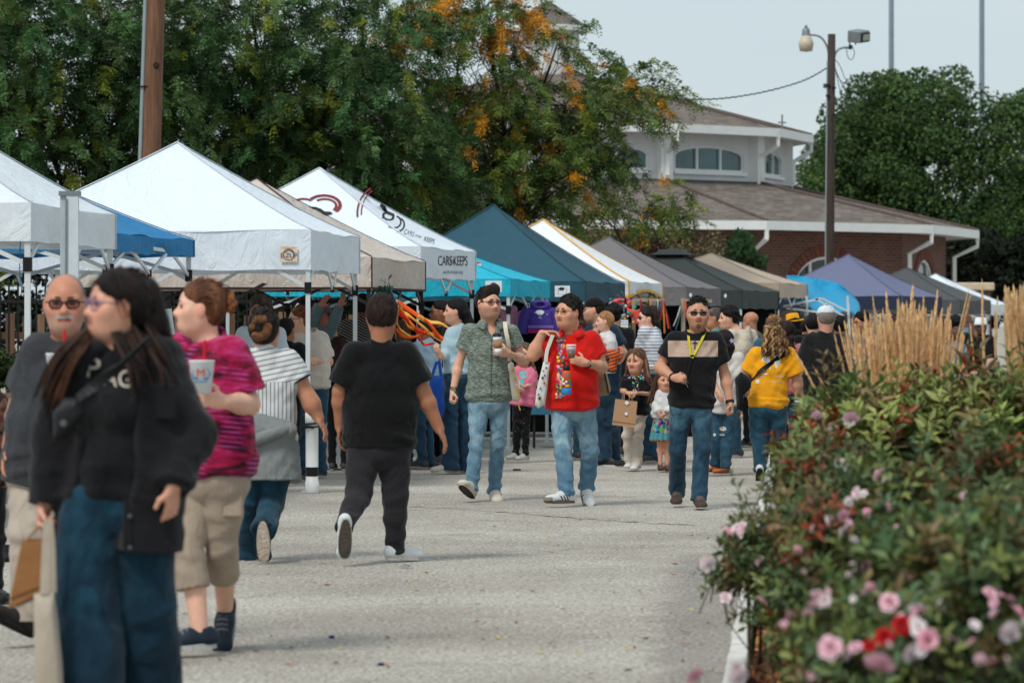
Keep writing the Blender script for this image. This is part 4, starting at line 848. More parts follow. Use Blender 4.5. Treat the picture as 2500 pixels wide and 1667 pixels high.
def fmesh(name, fld, h, mat, parent, cols=None, fine=(), fold=None, colfn=None):
    V, Q = fld.mesh(h, fine)
    if not len(Q): return None
    if fold is not None:
        n = normals(V,Q); V = V+n*fold(V,n)[:,None]
    c = None
    if colfn is not None: c = colfn(V)
    elif cols is not None: c = np.tile(np.array(cols), (len(V),1))
    STATS['tris'] += 2*len(Q)
    return link(name, np_mesh(name, V, Q, c), mat, parent)

LIGHT = srgb(214,164,138); TANNED = srgb(184,128,98); BROWN = srgb(160,106,78); DARK = srgb(92,60,46); PALE = srgb(226,176,152)
class Person:
    """joints in metres relative to the base; A = the side at the left of the picture"""
    def __init__(s, label, Y, H=1.72, yaw=0, group=None, skin=LIGHT, build=1.0, px=None, head_yaw=None, head_pitch=0, head_roll=0, ox=None, name='person', res=None, hs=1.0, sw=1.0, lean=(0,0), cat='person', legs=True):
        s.Y, s.H, s.k, s.yaw, s.skin, s.w = Y, H, H/1.75, yaw, np.array(skin), build; s.px = px or {}; s.hs = hs
        f = F/Y; s.s = f; fx = [v[0] for k,v in s.px.items() if k in ('hA','hB')]; x0 = ox if ox is not None else (sum(fx)/len(fx) if fx else s.px['head'][0])
        s.base = Vector((P(x0,790,Y).x, Y, 0)); s.root = empty(name, s.base, label, cat, group)
        ya = R(yaw); s.fw = np.array([math.sin(ya), -math.cos(ya), 0]); s.lf = np.array([math.cos(ya), math.sin(ya), 0]); s.sgn = 1 if abs(((yaw+180)%360)-180) <= 90 else -1
        s.rt = s.lf*s.sgn                                                   # from A towards B
        k = s.k; j = {}
        def put(n, p): j[n] = np.array(p, float)
        def got(n): return n in s.px
        def fromp(n):
            q = s.px[n]; return np.array(P(q[0], q[1], Y+(q[2] if len(q) > 2 else 0))-s.base)
        shw = .172*k*sw; hpw = .088*k*min(1.25, .6+.4*build); le = np.array([lean[0],lean[1],0])*k
        for side, sg in (('A',-1),('B',1)):
            put('h'+side, fromp('h'+side) if got('h'+side) else s.rt*sg*hpw+np.array([0,0,.515*H]))
        hm = (j['hA']+j['hB'])/2; up = np.array([0,0,1.])
        for side, sg in (('A',-1),('B',1)):
            put('s'+side, fromp('s'+side)-s.rt*sg*.012*k-up*.018*k if got('s'+side) else hm+s.rt*sg*shw+up*(.815-.515)*H+le)
            put('k'+side, fromp('k'+side) if got('k'+side) else j['h'+side]*np.array([1,1,0])+up*.285*H+s.fw*.02*k)
            put('a'+side, fromp('a'+side) if got('a'+side) else j['h'+side]*np.array([1,1,0])+up*.05*H)
            put('e'+side, fromp('e'+side) if got('e'+side) else j['s'+side]+s.rt*sg*.05*k-up*.172*H-s.fw*.02)
            put('w'+side, fromp('w'+side) if got('w'+side) else j['e'+side]+s.rt*sg*.01-up*.145*H+s.fw*.05*k)
        sm = (j['sA']+j['sB'])/2; s.HH = .134*H*hs
        put('head', fromp('head') if got('head') else sm+up*(.935-.815)*H+s.fw*.02*k)
        s.j, s.hm, s.sm = j, hm, sm
        hy = R(yaw if head_yaw is None else head_yaw); hp, hr = R(head_pitch), R(head_roll)
        f0 = np.array([math.sin(hy), -math.cos(hy), 0]); l0 = np.array([math.cos(hy), math.sin(hy), 0]); s.hf = f0*math.cos(hp)+up*math.sin(hp); s.hu = nv(np.cross(s.hf, l0))
        s.hu = -s.hu if s.hu[2] < 0 else s.hu; s.hl = np.cross(s.hu, s.hf)*1.0
        if hr: c, sn = math.cos(hr), math.sin(hr); s.hl, s.hu = s.hl*c+s.hu*sn, s.hu*c-s.hl*sn
        s.res = res or max(.006, min(.016, 2.6/f)); s.hands = {}
    def hp(s, x, y, z): return s.j['head']+(s.hl*x+s.hf*y+s.hu*z)*s.HH        # head-frame point (x left of face, y forward, z up, unit = head height)
    def hM(s): return [s.hl, s.hf, s.hu]
    def loc(s, x, y, dy=0):                                                   # photo pixel -> local point
        return P(x, y, s.Y+dy)-s.base
    # ---- body
    def body(s, arms=(1,1), thick=1.0, beard=None, buzz=None, female=False, leg_skin=True, detail=True, lipc=None, fing=('relax','relax'), torso=1.0, mouth=0, armr=1.0, legr=.7):
        j, k, w = s.j, s.k, s.w; h = s.res; fl = Field(); HH = s.HH; hp = s.hp; M = s.hM(); e = lambda c, r, kk=.03, op='u': fl.ell(hp(*c), M, np.array(r)*HH, kk*HH/.23, op)
        tw = torso*(.8+.2*w)
        fl.seg(s.hm, s.hm*.5+s.sm*.5, (.14*k*tw,.095*k*tw), (.125*k*tw,.085*k*tw), s.lf, .04); fl.seg(s.hm*.5+s.sm*.5, s.sm-[0,0,.06*k], (.125*k*tw,.085*k*tw), (.14*k*tw,.08*k*tw), s.lf, .04)
        fl.seg(j['sA'], j['sB'], .05*k, .05*k, s.fw, .04)
        nb = s.sm+np.array([0,0,.0])-s.fw*.012*k; nr = (.055 if not female else .048)*k*(.7+.3*w); fl.seg(nb-[0,0,.03*k], hp(0,-.12,-.28), nr*1.12, nr, s.lf, .05)
        for i, sd in enumerate('AB'):
            if arms[i]:
                S, E, W = j['s'+sd], j['e'+sd], j['w'+sd]; aw = k*thick*(.55+.45*w)*armr; out = s.rt*(-1 if sd == 'A' else 1)
                fl.chain([S, S*.5+E*.5, E], [.05*aw,.047*aw,.04*aw], s.lf, .03); fl.chain([E, E*.7+W*.3, W], [.041*aw,(.043*aw,.040*aw),(.029*aw,.024*aw)], s.lf, .03); s.hand(fl, sd, fing[i], aw)
            Hh, K, A = j['h'+sd], j['k'+sd], j['a'+sd]; lw = k*(.6+.4*w)*legr
            if leg_skin: fl.chain([Hh, K], [.075*lw,.052*lw], s.lf, .03); bk = -s.fw*.012*k; fl.chain([K, K*.68+A*.32+bk, A], [.05*lw,.054*lw,.036*lw], s.lf, .03)
        # head
        e((0,-.07,.15),(.325,.41,.35)); e((0,.07,-.10),(.258,.30,.36),.05); e((0,.20,-.37),(.13,.13,.11),.08)
        for sx in (-1,1):
            fl.seg(hp(sx*.175,-.05,-.22), hp(sx*.08,.20,-.39), .08*HH*(1 if not female else .9), .07*HH, s.hf, .05*HH/.23)
            if detail:
                e((sx*.17,.24,-.10),(.12,.10,.10),.05); e((sx*.14,.43,.0),(.095,.095,.065),.03,'d'); e((sx*.362,-.03,-.05),(.034,.08,.125),.014); e((sx*.05,.385,-.165),(.045,.05,.035),.015)
            else: e((sx*.362,-.03,-.05),(.034,.08,.125),.014)
        fl.seg(hp(0,.35,.03), hp(0,.455,-.13), .036*HH, .048*HH, s.hl, .015); e((0,.45,-.145),(.052,.055,.045),.01)
        if detail:
            fl.seg(hp(-.19,.30,.075), hp(.19,.30,.075), .055*HH, .055*HH, s.hf, .02)
            fl.seg(hp(-.085,.325,-.265), hp(.085,.325,-.265), .028*HH, .028*HH, s.hf, .012); fl.seg(hp(-.07,.325,-.30), hp(.07,.325,-.30), .03*HH, .03*HH, s.hf, .012)
        hl, hf, hu, hc = s.hl, s.hf, s.hu, j['head']; skin = s.skin; lc = np.array(lipc) if lipc is not None else skin*np.array([.78,.55,.55])
        def colfn(V):
            c = np.tile(skin, (len(V),1)); q = (V-hc)/HH; x, y, z = q@hl, q@hf, q@hu; face = (np.abs(x) < .45) & (np.abs(z) < .6) & (np.abs(y) < .6)
            c *= (1+.06*snoise(V, 9, 3))[:,None]
            bl = face*np.exp(-(((np.abs(x)-.18)/.1)**2+((z+.13)/.1)**2))*(y > 0); c += bl[:,None]*skin*np.array([.10,-.06,-.06])
            li = face & (np.abs(x) < .115) & (np.abs(z+.283+.0*x) < .052) & (y > .22); c[li] = lc
            ey = face & (np.abs(np.abs(x)-.14) < .085) & (np.abs(z) < .045) & (y > .2); c[ey] *= np.array([.72,.62,.6])
            mo = face & (np.abs(x) < .1) & (np.abs(z+.283) < .012+mouth) & (y > .22); c[mo] *= np.array([.45,.35,.35])
            ear = face & (np.abs(x) > .345); c[ear] *= np.array([1.03,.86,.84])
            if beard is not None:
                bc, kind = np.array(beard[0]), beard[1]
                g = np.clip((-.12-z)/.16,0,1)*np.clip((y+.12)/.12,0,1)*np.clip((.62+z)/.1,0,1)*face*~li
                if kind == 'stubble': g = (g*.34)[:,None]; c = c*(1-g)+bc*g
                elif kind == 'full': g = np.clip((-.14-z+.10*np.clip(.25-y,0,1))/.06,0,1)*np.clip((y+.14)/.08,0,1)*np.clip((.62+z)/.1,0,1)*face*~li; g = (g*.85)[:,None]; c = c*(1-g)+bc*g
                elif kind == 'goatee': m = face & ((x/.085)**2+((z+.45)/.085)**2 < 1) & (y > .12); c[m] = c[m]*.4+bc*.6; m = face & (np.abs(x) < .02) & (np.abs(z+.345) < .025) & (y > .2); c[m] = c[m]*.5+bc*.5; g = (g*.2)[:,None]; c = c*(1-g)+bc*g
                elif kind == 'moustache': m = face & (np.abs(x) < .16) & (y > .25) & (np.abs(z+.225) < .03); c[m] = bc; g = (g*.3)[:,None]; c = c*(1-g)+bc*g
            if buzz is not None:
                bc = np.array(buzz); g = np.maximum(np.clip((z-.28)/.08,0,1), np.clip((.02-y)/.08,0,1)*np.clip((z+.28)/.1,0,1))*face*~ear; g = (g*.65)[:,None]; c = c*(1-g)+bc*g
            return np.clip(c,0,1)
        hb = hc; rr = np.array([.55,.55,.58])*HH*1.1; fine = [(hb-rr, hb+rr*np.array([1,1,1.05]), max(.0045, min(.012, 1.6/s.s)))]
        for sd, i in (('A',0),('B',1)):
            if arms[i] and fing[i]:
                p = s.hands[sd]; fine.append((p-.13*k, p+.13*k, max(.0045, min(.012, 1.7/s.s))))
        s.bodyo = fmesh('body', fl, h, SKIN, s.root, fine=fine, colfn=colfn)
        return s
    def hand(s, fl, sd, mode, aw):
        j, k = s.j, s.k*.98; E, W = j['e'+sd], j['w'+sd]; d = nv(W-E); opt = mode if isinstance(mode, dict) else {'m': mode}; m = opt.get('m','relax')
        if m is None: s.hands[sd] = W; return
        if 'd' in opt: d = nv(opt['d'])
        inw = s.rt*(1 if sd == 'A' else -1); pn = nv(opt['n']) if 'n' in opt else inw; pn = nv(pn-d*np.dot(pn,d)); th = nv(opt['t']) if 't' in opt else s.fw+0*d; th = th-d*np.dot(th,d)-pn*np.dot(th,pn); th = nv(th) if np.linalg.norm(th) > 1e-3 else nv(np.cross(d,pn))
        curl = {'relax': .38, 'fist': 1.45, 'grip': .95, 'flat': .12, 'soft': .6}[m]; pc = W+d*.05*k; s.hands[sd] = W+d*.07*k
        fl.ell(W+d*.048*k, [th, d, pn], np.array([.041,.055,.018])*k, .012)
        fl.seg(W, W+d*.02*k, (.027*k,.021*k), (.034*k,.02*k), th, .012)
        for i, (off, ln) in enumerate(((.030,.074),(.010,.082),(-.010,.076),(-.029,.060))):
            p = W+d*.088*k+th*off*k; a = curl*(.55 if m != 'fist' else .9); r = .0088*k
            for q, fr_ in enumerate((.44,.31,.25)):
                v = d*math.cos(a)+pn*math.sin(a); p2 = p+v*ln*fr_*k*1.05; fl.seg(p, p2, r, r*.92, th, .006); p = p2; r *= .92; a += curl*(1.0 if q == 0 else .75)
        p = W+d*.028*k+th*.03*k; a = th*.75+d*.55+pn*(.25 if m in ('relax','flat') else .7); fl.seg(p-th*.012*k, p+nv(a)*.038*k, .013*k, .0105*k, th, .01); p2 = p+nv(a)*.038*k; b = nv(d*.8+th*.25+pn*(.2 if m in ('relax','flat') else .8)); fl.seg(p2, p2+b*.034*k, .0102*k, .0085*k, th, .006)
    # ---- clothes
    def folds(s, amp, seed, kind='shirt'):
        j = s.j
        def fn(V, n):
            r_ = .6-np.sqrt(snoise(V*np.array([1,1,.6]), 7, seed+3)**2+.014)*1.7; d = amp*.9*snoise(V*np.array([1,1,.55]), 12, seed)+amp*.5*snoise(V, 26, seed+1)+amp*.9*r_
            if kind == 'pants':
                for sd in 'AB':
                    for q, rng_, wgt in (('k',.10*s.k,1.0),('a',.09*s.k,1.7),('h',.1*s.k,.8)):
                        dist = np.linalg.norm((V-j[q+sd])*np.array([1,1,.9]), axis=1); m = np.exp(-(dist/(rng_*1.2))**2); d += wgt*amp*1.0*m*np.sin((V[:,2]+.5*V[:,0]*(1 if sd == 'A' else -1))*58+3.2*snoise(V,7,seed+5)+seed)
            else:
                for sd in 'AB':
                    dist = np.linalg.norm(V-(j['s'+sd]*.75+s.hm*.25), axis=1); m = np.exp(-(dist/(.13*s.k))**2); d += 1.0*amp*m*np.sin((V[:,2]*.8+(1 if sd == 'A' else -1)*V[:,0])*70+seed)
                zz = V[:,2]-s.hm[2]; m = np.exp(-((zz-.06)/(.09*s.k))**2); d += amp*.9*m*np.sin((V[:,2]+.25*np.abs(V[:,0]))*62+2*snoise(V,6,seed+4))
            return np.maximum(d, -.3*amp)
        return fn
    def prof(s): return s.torso_prof
    def top(s, mat, hem=.0, sleeve=.55, ease=.012, prof=None, sl_ease=.012, neck=.075, vneck=0, amp=.0085, seed=1, name='shirt', long=False, collar=False, hemr=None, col=None, sleeves=(1,1), sl_r=None, neck_drop=.0, belly=0.0, bust=0.0, hem_tilt=0):
        """prof: half widths (hip, waist, chest, upper) in metres for H=1.75; hem: metres below the hip joints (negative = above)"""
        j, k, w = s.j, s.k, s.w; pw = [x*k for x in (prof or (.17,.155,.175,.165))]; dp = [.70,.70,.66,.6]; fl = Field(); ax = s.sm-s.hm; up = nv(ax)
        pts = [s.hm-up*(hem+.0), s.hm+ax*.12, s.hm+ax*.40, s.hm+ax*.70, s.sm-up*.045*k]
        rad = [((hemr*k if hemr else pw[0])+ease), pw[0]+ease, pw[1]+ease, pw[2]+ease, pw[3]*.93+ease]; rr = [(rad[0],rad[0]*.72),(rad[1],rad[1]*.70),(rad[2],rad[2]*.70),(rad[3],rad[3]*.66),(rad[4],rad[4]*.56)]
        if belly: pts[1] = pts[1]+s.fw*belly*.6; pts[2] = pts[2]+s.fw*belly; pts[0] = pts[0]+s.fw*belly*.4
        for i in range(4): fl.seg(pts[i+1], pts[i], rr[i+1], rr[i], s.lf, .05, flat=(i == 0))
        if bust:
            for sg in (-1,1): fl.ell(s.hm+ax*.68+s.fw*(pw[2]*.62)+s.lf*sg*.07*k, [s.lf,s.fw,up], np.array([.07,.06,.07])*k*bust, .05)
        nb = s.sm-s.fw*.012*k
        for sd in 'AB': fl.seg(nb+up*.035*k, j['s'+sd]-up*.006*k, (.060*k,.050*k), (.048*k*(.6+.4*w),.052*k), s.fw, .05)
        fl.seg(nb-up*.02*k, nb+up*.075*k, (.105*k,.075*k), (.062*k*(.75+.25*w),.060*k*(.75+.25*w)), s.lf, .05)
        for i, sd in enumerate('AB'):
            if not sleeves[i]: continue
            S, E, W = j['s'+sd], j['e'+sd], j['w'+sd]; aw = k*(.55+.45*w); r0 = .052*aw+sl_ease; 
            if long: fl.chain([S,E], [r0, .043*aw+sl_ease], s.lf, .03); fl.seg(E, E+(W-E)*sleeve, .043*aw+sl_ease, (sl_r or .034)*aw+sl_ease*.8, s.lf, .03, flat=True)
            else: T = S+(E-S)*sleeve; fl.seg(S, T, r0, (sl_r*k if sl_r else .050*aw+sl_ease*1.35), s.lf, .03, flat=True)
        na = nv(up*.9+s.fw*.42); n0 = nb+up*(.062*k-neck_drop)+s.fw*.012*k; fl.seg(n0, n0+na*.14*k, (neck*k,neck*.92*k), (neck*1.25*k,neck*1.2*k), s.lf, .010, op='d', cap=.22)
        if vneck: fl.seg(nb+s.fw*.09*k+up*.05*k, nb+s.fw*.13*k-up*vneck*k, .05*k, .008*k, s.lf, .008, op='d')
        o = fmesh(name, fl, s.res, mat, s.root, fold=s.folds(amp, seed), cols=col); s.topo = o
        if collar:                                                           # turned-down collar
            vs_ = []; n = 20; r0 = neck*k
            for i in range(n+1):
                a = math.pi*(.5+.14)+(2*math.pi-.28*math.pi)*i/n; fr_ = abs(i-n/2)/(n/2); ca, sa = math.cos(a), -math.sin(a)*-1
                dv = s.lf*math.cos(a)+s.fw*math.sin(a); back = max(0,-math.sin(a)); hz = .112-.046*(.5+.5*math.sin(a)); ext = .030+.030*fr_**3
                vs_ += [nb+up*(hz)*k+dv*(r0*.98), nb+up*(hz+.012)*k+dv*(r0+.012*k), nb+up*(hz-.026-.024*fr_**2)*k+dv*(r0+(.046+.034*fr_**3)*k)]
            q = MB().add([Vector(v) for v in vs_], [(3*i+c, 3*i+c+1, 3*i+c+4, 3*i+c+3) for i in range(n) for c in (0,1)]).build('collar', mat, o, True); sm_ = q.modifiers.new('thickness','SOLIDIFY'); sm_.thickness = .006; sm_.offset = 1
        return o
    def pants(s, mat, thigh=.088, knee=.066, calf=.064, hem=.062, ease=.0, length=1.06, hipw=.165, amp=.009, seed=2, name='trousers', waist=.07, col=None, hipd=.72):
        j, k, w = s.j, s.k, s.w; fl = Field(); lw = k*(.6+.4*w); up = nv(s.sm-s.hm)
        fl.seg(s.hm-up*.015*k, s.hm+up*waist*k*1.6, (hipw*k,hipw*hipd*k), (hipw*.9*k,hipw*hipd*.88*k), s.lf, .04, flat=True)
        for sd in 'AB':
            Hh, K, A = j['h'+sd], j['k'+sd], j['a'+sd]
            if length > 1: Ae = A+nv(A-K)*(length-1)*.42*k
            top_ = Hh*.93+s.hm*.07
            if length >= 1:
                Ae = A+nv(A-K)*(length-1)*.42*k; fl.chain([top_, Hh*.5+K*.5, K], [thigh*lw, (thigh+knee)*.5*lw, knee*lw], s.lf, .016); fl.chain([K, K*.6+A*.4-s.fw*.008*k, Ae], [knee*lw, calf*lw, hem*lw], s.lf, .016, flat=True)
            elif length > .5:
                T = K+(A-K)*(length-.5)*2; fl.chain([top_, Hh*.5+K*.5, K], [thigh*lw, (thigh+knee)*.5*lw, knee*lw], s.lf, .016); fl.seg(K, T, knee*lw, hem*lw, s.lf, .012, flat=True)
            else:
                T = Hh+(K-Hh)*length*2; fl.seg(top_, T, thigh*lw, hem*lw, s.lf, .035, flat=True)
        o = fmesh(name, fl, s.res, mat, s.root, fold=s.folds(amp, seed, 'pants'), cols=col); s.legso = o; return o
    def skirt(s, mat, length=.34, flare=.2, name='skirt', top=.11):
        k = s.k; up = np.array([0,0,1.]); fl = Field(); fl.seg(s.hm+up*.08*k, s.hm-up*length*k, (top*k,top*.72*k), (flare*k,flare*.8*k), s.lf, .03, flat=True); return fmesh(name, fl, s.res, mat, s.root, fold=lambda V,n: .012*np.sin(np.arctan2(V[:,1]-s.hm[1],V[:,0]-s.hm[0])*13)*np.clip((s.hm[2]-V[:,2])/.2,0,1))
    def shoe(s, sd, col, sole, yaw=None, pitch=0, size=1.0, sandal=False, high=.0, stripes=None, roll=0, tread=None, socks=None):
        k = s.k*size*1.1; A = s.j['a'+sd]; y = R(s.yaw if yaw is None else yaw); f0 = np.array([math.sin(y),-math.cos(y),0]); up0 = np.array([0,0,1.]); p = R(pitch); f = f0*math.cos(p)-up0*math.sin(p); u = up0*math.cos(p)+f0*math.sin(p); l_ = np.cross(u,f)
        L0 = A-u*.072*k; sh = empty('shoe'); sh.parent = s.root; pt = lambda a, b, c: L0+f*a*k+l_*b*k+u*c*k
        fl = Field(); fl.seg(pt(-.045,0,.045), pt(.05,0,.05), (.036*k,.042*k), (.040*k,.046*k), l_, .02); fl.seg(pt(.05,0,.045), pt(.155,0,.032), (.040*k,.04*k), (.043*k,.03*k), l_, .02); fl.seg(pt(.155,0,.03), pt(.175,0,.027), (.04*k,.027*k), (.034*k,.022*k), l_, .02)
        if not sandal: fl.seg(pt(-.02,0,.05), pt(-.02,0,.09+high), (.038*k,.036*k), (.036*k,.034*k), l_, .02, flat=True)
        fl.plane(pt(0,0,.018), -u)
        if sandal: fl.plane(pt(0,0,.052), u)
        c = np.array(col); o_ = pt(0,0,0)
        def colfn(V):
            q = V-o_; a, b, z = q@f/k, q@l_/k, q@u/k; cc = np.tile(c,(len(V),1))
            lace = (a > .045) & (a < .115) & (np.abs(b) < .026) & (z > .045); cc[lace] = cc[lace]*.8+.1*(np.sin(a[lace]*330)[:,None] > 0)
            if stripes is not None:
                st = np.array(stripes); m = (np.abs(b) > .02) & (z > .02) & (z < .062) & (np.mod(a-z*.6+.3,.026) < .012) & (a > -.005) & (a < .085); cc[m] = st
                m = (a > .15) & (z < .05); cc[m] = np.array(srgb(120,112,100))
            return cc
        fmesh('upper', fl, max(.005, min(.012, 1.8/s.s)), SHOEM, sh, colfn=colfn)
        outl = []
        for i in range(22):
            a = 2*math.pi*i/22; x, yv = math.cos(a), math.sin(a); ln = .06+.125*x if True else 0; wd = .041+.006*max(0,x)-.004*max(0,-x); outl.append((.062+.132*x, wd*np.sign(yv)*abs(yv)**.75))
        toe = lambda a: .010*max(0,(a-.12)/.07)**2
        vs_ = [pt(a,b,toe(a)) for a,b in outl]+[pt(a,b,.026+toe(a)) for a,b in outl]; n = 22
        MB().add(vs_, [tuple(range(n))[::-1], tuple(range(n,2*n))]+[(i,(i+1)%n,(i+1)%n+n,i+n) for i in range(n)]).build('sole', plain('sole_%d_%d_%d'%tuple(int(255*x) for x in sole), sole, .85, .15, 40, .4, 120), sh)
        if tread is not None: MB().add([pt(a*.93+.004,b*.9,toe(a)-.003) for a,b in outl], [tuple(range(n))[::-1]]).build('tread', plain('tread_%d_%d'%(int(tread[0]*255),int(tread[2]*255)), tread, .9, .3, 50, .6, 60), sh)
        if socks is not None: fs = Field(); fs.seg(s.j['a'+sd], s.j['a'+sd]+nv(s.j['k'+sd]-s.j['a'+sd])*.09*s.k, .037*s.k, .041*s.k, s.lf, .01, flat=True); fmesh('sock', fs, .009, cloth('sock_%d'%int(socks[0]*255), socks), s.root)
        return sh
    def shoes(s, col, sole, **kw):
        for sd in 'AB': s.shoe(sd, col, sole, **kw)
    # ---- hair and head-gear
    def hair(s, col, kind='short', th=.05, seed=1, col2=None, hairline=.30, nape=-.30, vol=1.0, grow=0.02, sides=True, name='hair', extra=None, amp=.012, side_th=None):
        hp, HH, M = s.hp, s.HH, s.hM(); fl = Field(); rr = np.array([.352+th*(.8 if side_th is None else side_th),.435+th,.378+th*1.2])*HH
        fl.ell(hp(0,-.075,.15), M, rr, .01)
        if kind in ('long','bob','pony','bun','girl'): fl.ell(hp(0,-.16,-.02), M, np.array([.325+th*.6,.30+th,.42])*HH, .05)
        else: fl.ell(hp(0,-.20,-.02), M, np.array([.31+th*.4,.25+th*.6,.30])*HH, .04)
        if kind == 'quiff': fl.seg(hp(-.17,.20,.46), hp(.20,.16,.50), .10*HH, .12*HH, s.hf, .05); fl.seg(hp(.2,.1,.45), hp(.1,-.25,.47), .1*HH, .08*HH, s.hl, .05)
        if kind == 'curly':
            rg = random.Random(seed)
            for i in range(70):
                a, b = rg.uniform(0,6.28), rg.uniform(-.25,1.5); v = Vector((math.cos(a)*math.cos(b), math.sin(a)*math.cos(b), math.sin(b)))
                if v.y > .45 and v.z < .62: continue
                fl.ell(hp(v.x*(.33+th), -.07+v.y*(.41+th), .15+v.z*(.35+th)), M, np.ones(3)*HH*rg.uniform(.06,.1)*vol, .015)
        # cut the face free and trim the nape
        fl.ell(hp(0,.50,hairline-.56), M, np.array([.31,.44,.56])*HH, .03, 'd')
        if sides: 
            for sx in (-1,1): fl.ell(hp(sx*.36,.24,-.16), M, np.array([.14,.20,.22])*HH, .03, 'd'); fl.ell(hp(sx*.37,-.03,-.09), M, np.array([.06,.08,.13])*HH, .02, 'd'); fl.ell(hp(sx*.36,.06,-.30), M, np.array([.14,.16,.18])*HH, .03, 'd')
        if kind not in ('long','bob','girl'): fl.plane(hp(0,-.2,nape), -s.hu+.25*s.hf)
        if extra: extra(fl)
        c1 = np.array(col); c2 = np.array(col2) if col2 is not None else c1*1.5
        def colfn(V): n_ = .5+.5*snoise((V-s.j['head'])*np.array([3,3,.6]), 24, seed+3); return c1+(c2-c1)*np.clip(n_,0,1)[:,None]**2
        a = amp*s.HH
        o = fmesh(name, fl, max(.0045, min(.012, 1.7/s.s)), HAIRM, s.root, colfn=colfn, fold=lambda V,n: a*snoise((V-s.j['head'])*np.array([1,1,.5])/s.HH, 16, seed)+a*.9*snoise((V-s.j['head'])*np.array([1.6,1.6,.3])/s.HH, 34, seed+9))
        s.hairo = o; return o
    def locks(s, paths, r, col, col2=None, n=40, seed=2, spread=.02, wav=.0, wfreq=20, name='hair_locks', taper=.25, sides=5):
        """hair locks following guide curves (local points), scattered across the guides"""
        rg = random.Random(seed); V, Q, C = [], [], []; c1 = np.array(col); c2 = np.array(col2) if col2 is not None else c1*1.6; gs = [catmull([Vector(p) for p in g], 5) for g in paths]
        for i in range(n):
            f = rg.uniform(0, len(gs)-1.001); a = int(f); f -= a; off = Vector((rg.gauss(0,spread), rg.gauss(0,spread), rg.gauss(0,spread*.5))); ph = rg.uniform(0,6.28); cc = c1+(c2-c1)*rg.random()**1.5; end = rg.uniform(.85,1.0); m = len(gs[a]); pts = []
            for q in range(m):
                t = q/(m-1)*end*(m-1); t0 = min(int(t), m-2); p = gs[a][t0].lerp(gs[a][t0+1], t-t0).lerp(gs[a+1][t0].lerp(gs[a+1][t0+1], t-t0), f); w_ = q/(m-1)
                pts.append(p+off*(.5+w_)+Vector((math.sin(ph+w_*wfreq), math.cos(ph*1.3+w_*wfreq), 0))*wav*min(1,w_*2))
            mb = MB(); rad = [r*(.6+.7*math.sin(math.pi*min(1,.15+.75*q/(m-1))))*(1 if q < m-2 else taper) for q in range(m)]; mb.tube(pts, rad, sides, cap=False); b = len(V); V += mb.v; Q += [tuple(b+x for x in fq) for fq in mb.f]; C += [cc]*len(mb.v)
        STATS['tris'] += 2*len(Q); return link(name, np_mesh(name, V, Q, np.array(C)), HAIRM, s.root)
    def tufts(s, n, ln, r, col, col2=None, flow=(0,-1,0), lift=.25, seed=1, wild=.35, region=None, curl=0.0, name='hair_tufts', zmin=-.2):
        """short locks lying over the skull, in head units"""
        rg = random.Random(seed); V, Q, C = [], [], []; c1 = np.array(col); c2 = np.array(col2) if col2 is not None else c1*2.2; fl_ = Vector(flow); k = 0
        while k < n:
            v = Vector((rg.gauss(0,1),rg.gauss(0,1),rg.gauss(0,1))).normalized(); p0 = Vector((v.x*.365,-.075+v.y*.45,.15+v.z*.395))
            if (p0.y > .14 and p0.z < .40) or p0.z < zmin or (abs(p0.x) > .27 and p0.z < .0 and p0.y > -.12) or (region and not region(p0)): k += .2; continue
            k += 1; t = fl_-v*fl_.dot(v)+Vector((rg.gauss(0,wild),rg.gauss(0,wild),rg.gauss(0,wild))); t = (t-v*t.dot(v)).normalized(); l_ = ln*rg.uniform(.6,1.2); b = v.cross(t); pts = []
            for q in range(5):
                f = q/4; pp = p0+t*l_*f*(1-.3*curl*f)+v*(lift*l_*math.sin(f*2.4)-.01)+b*curl*l_*.35*math.sin(f*6+k); pts.append(s.hp(pp.x,pp.y,pp.z))
            mb = MB(); mb.tube(pts, [r*s.HH*x for x in (.8,1,.95,.7,.15)], 5, cap=False); b0 = len(V); V += mb.v; Q += [tuple(b0+x for x in fq) for fq in mb.f]; C += [c1+(c2-c1)*rg.random()**2]*len(mb.v)
        if V: STATS['tris'] += 2*len(Q); link(name, np_mesh(name, V, Q, np.array(C)), HAIRM, s.root)
    def eyes(s, brow=(.03,.02,.015), iris=(.04,.025,.015), squint=0.0, bw=.017):
        for sx in (-1,1):
            c = Vector(s.hp(sx*.14,.322,-.004)); r = .05*s.HH; vs_, fs, cs = [], [], []; n, m = 12, 8
            for i in range(m+1):
                for q in range(n):
                    a, b = math.pi*i/m, 2*math.pi*q/n; d = s.hf*math.cos(a)+(s.hl*math.cos(b)+s.hu*math.sin(b)*(.6-squint))*math.sin(a); vs_.append(c+Vector(d)*r); cs.append((.46,.42,.40) if a > .8 else (iris if a > .35 else (.01,.01,.01)))
            MB().tube(catmull([s.hp(sx*.08,.368,.014), s.hp(sx*.14,.374,.036), s.hp(sx*.205,.338,.014)],3), [.006*s.HH,.009*s.HH,.011*s.HH,.012*s.HH,.011*s.HH,.009*s.HH,.006*s.HH], 4).build('eyelash', plain('lash', (.03,.02,.016), .8, .2), s.root)
            fs = [(i*n+q, i*n+(q+1)%n, (i+1)*n+(q+1)%n, (i+1)*n+q) for i in range(m) for q in range(n)]; link('eye', np_mesh('eye', [tuple(v) for v in vs_], fs, np.array(cs)), EYEM, s.root)
            pts = [s.hp(sx*.05,.378,.095), s.hp(sx*.13,.376,.112), s.hp(sx*.22,.318,.09)]; MB().tube(catmull(pts,3), [bw*s.HH*x for x in (.8,1,1.1,1,.9,.6,.4)], 5).build('eyebrow', plain('brow_%d'%int(brow[0]*999), brow, .8, .3, 60), s.root)
        return s
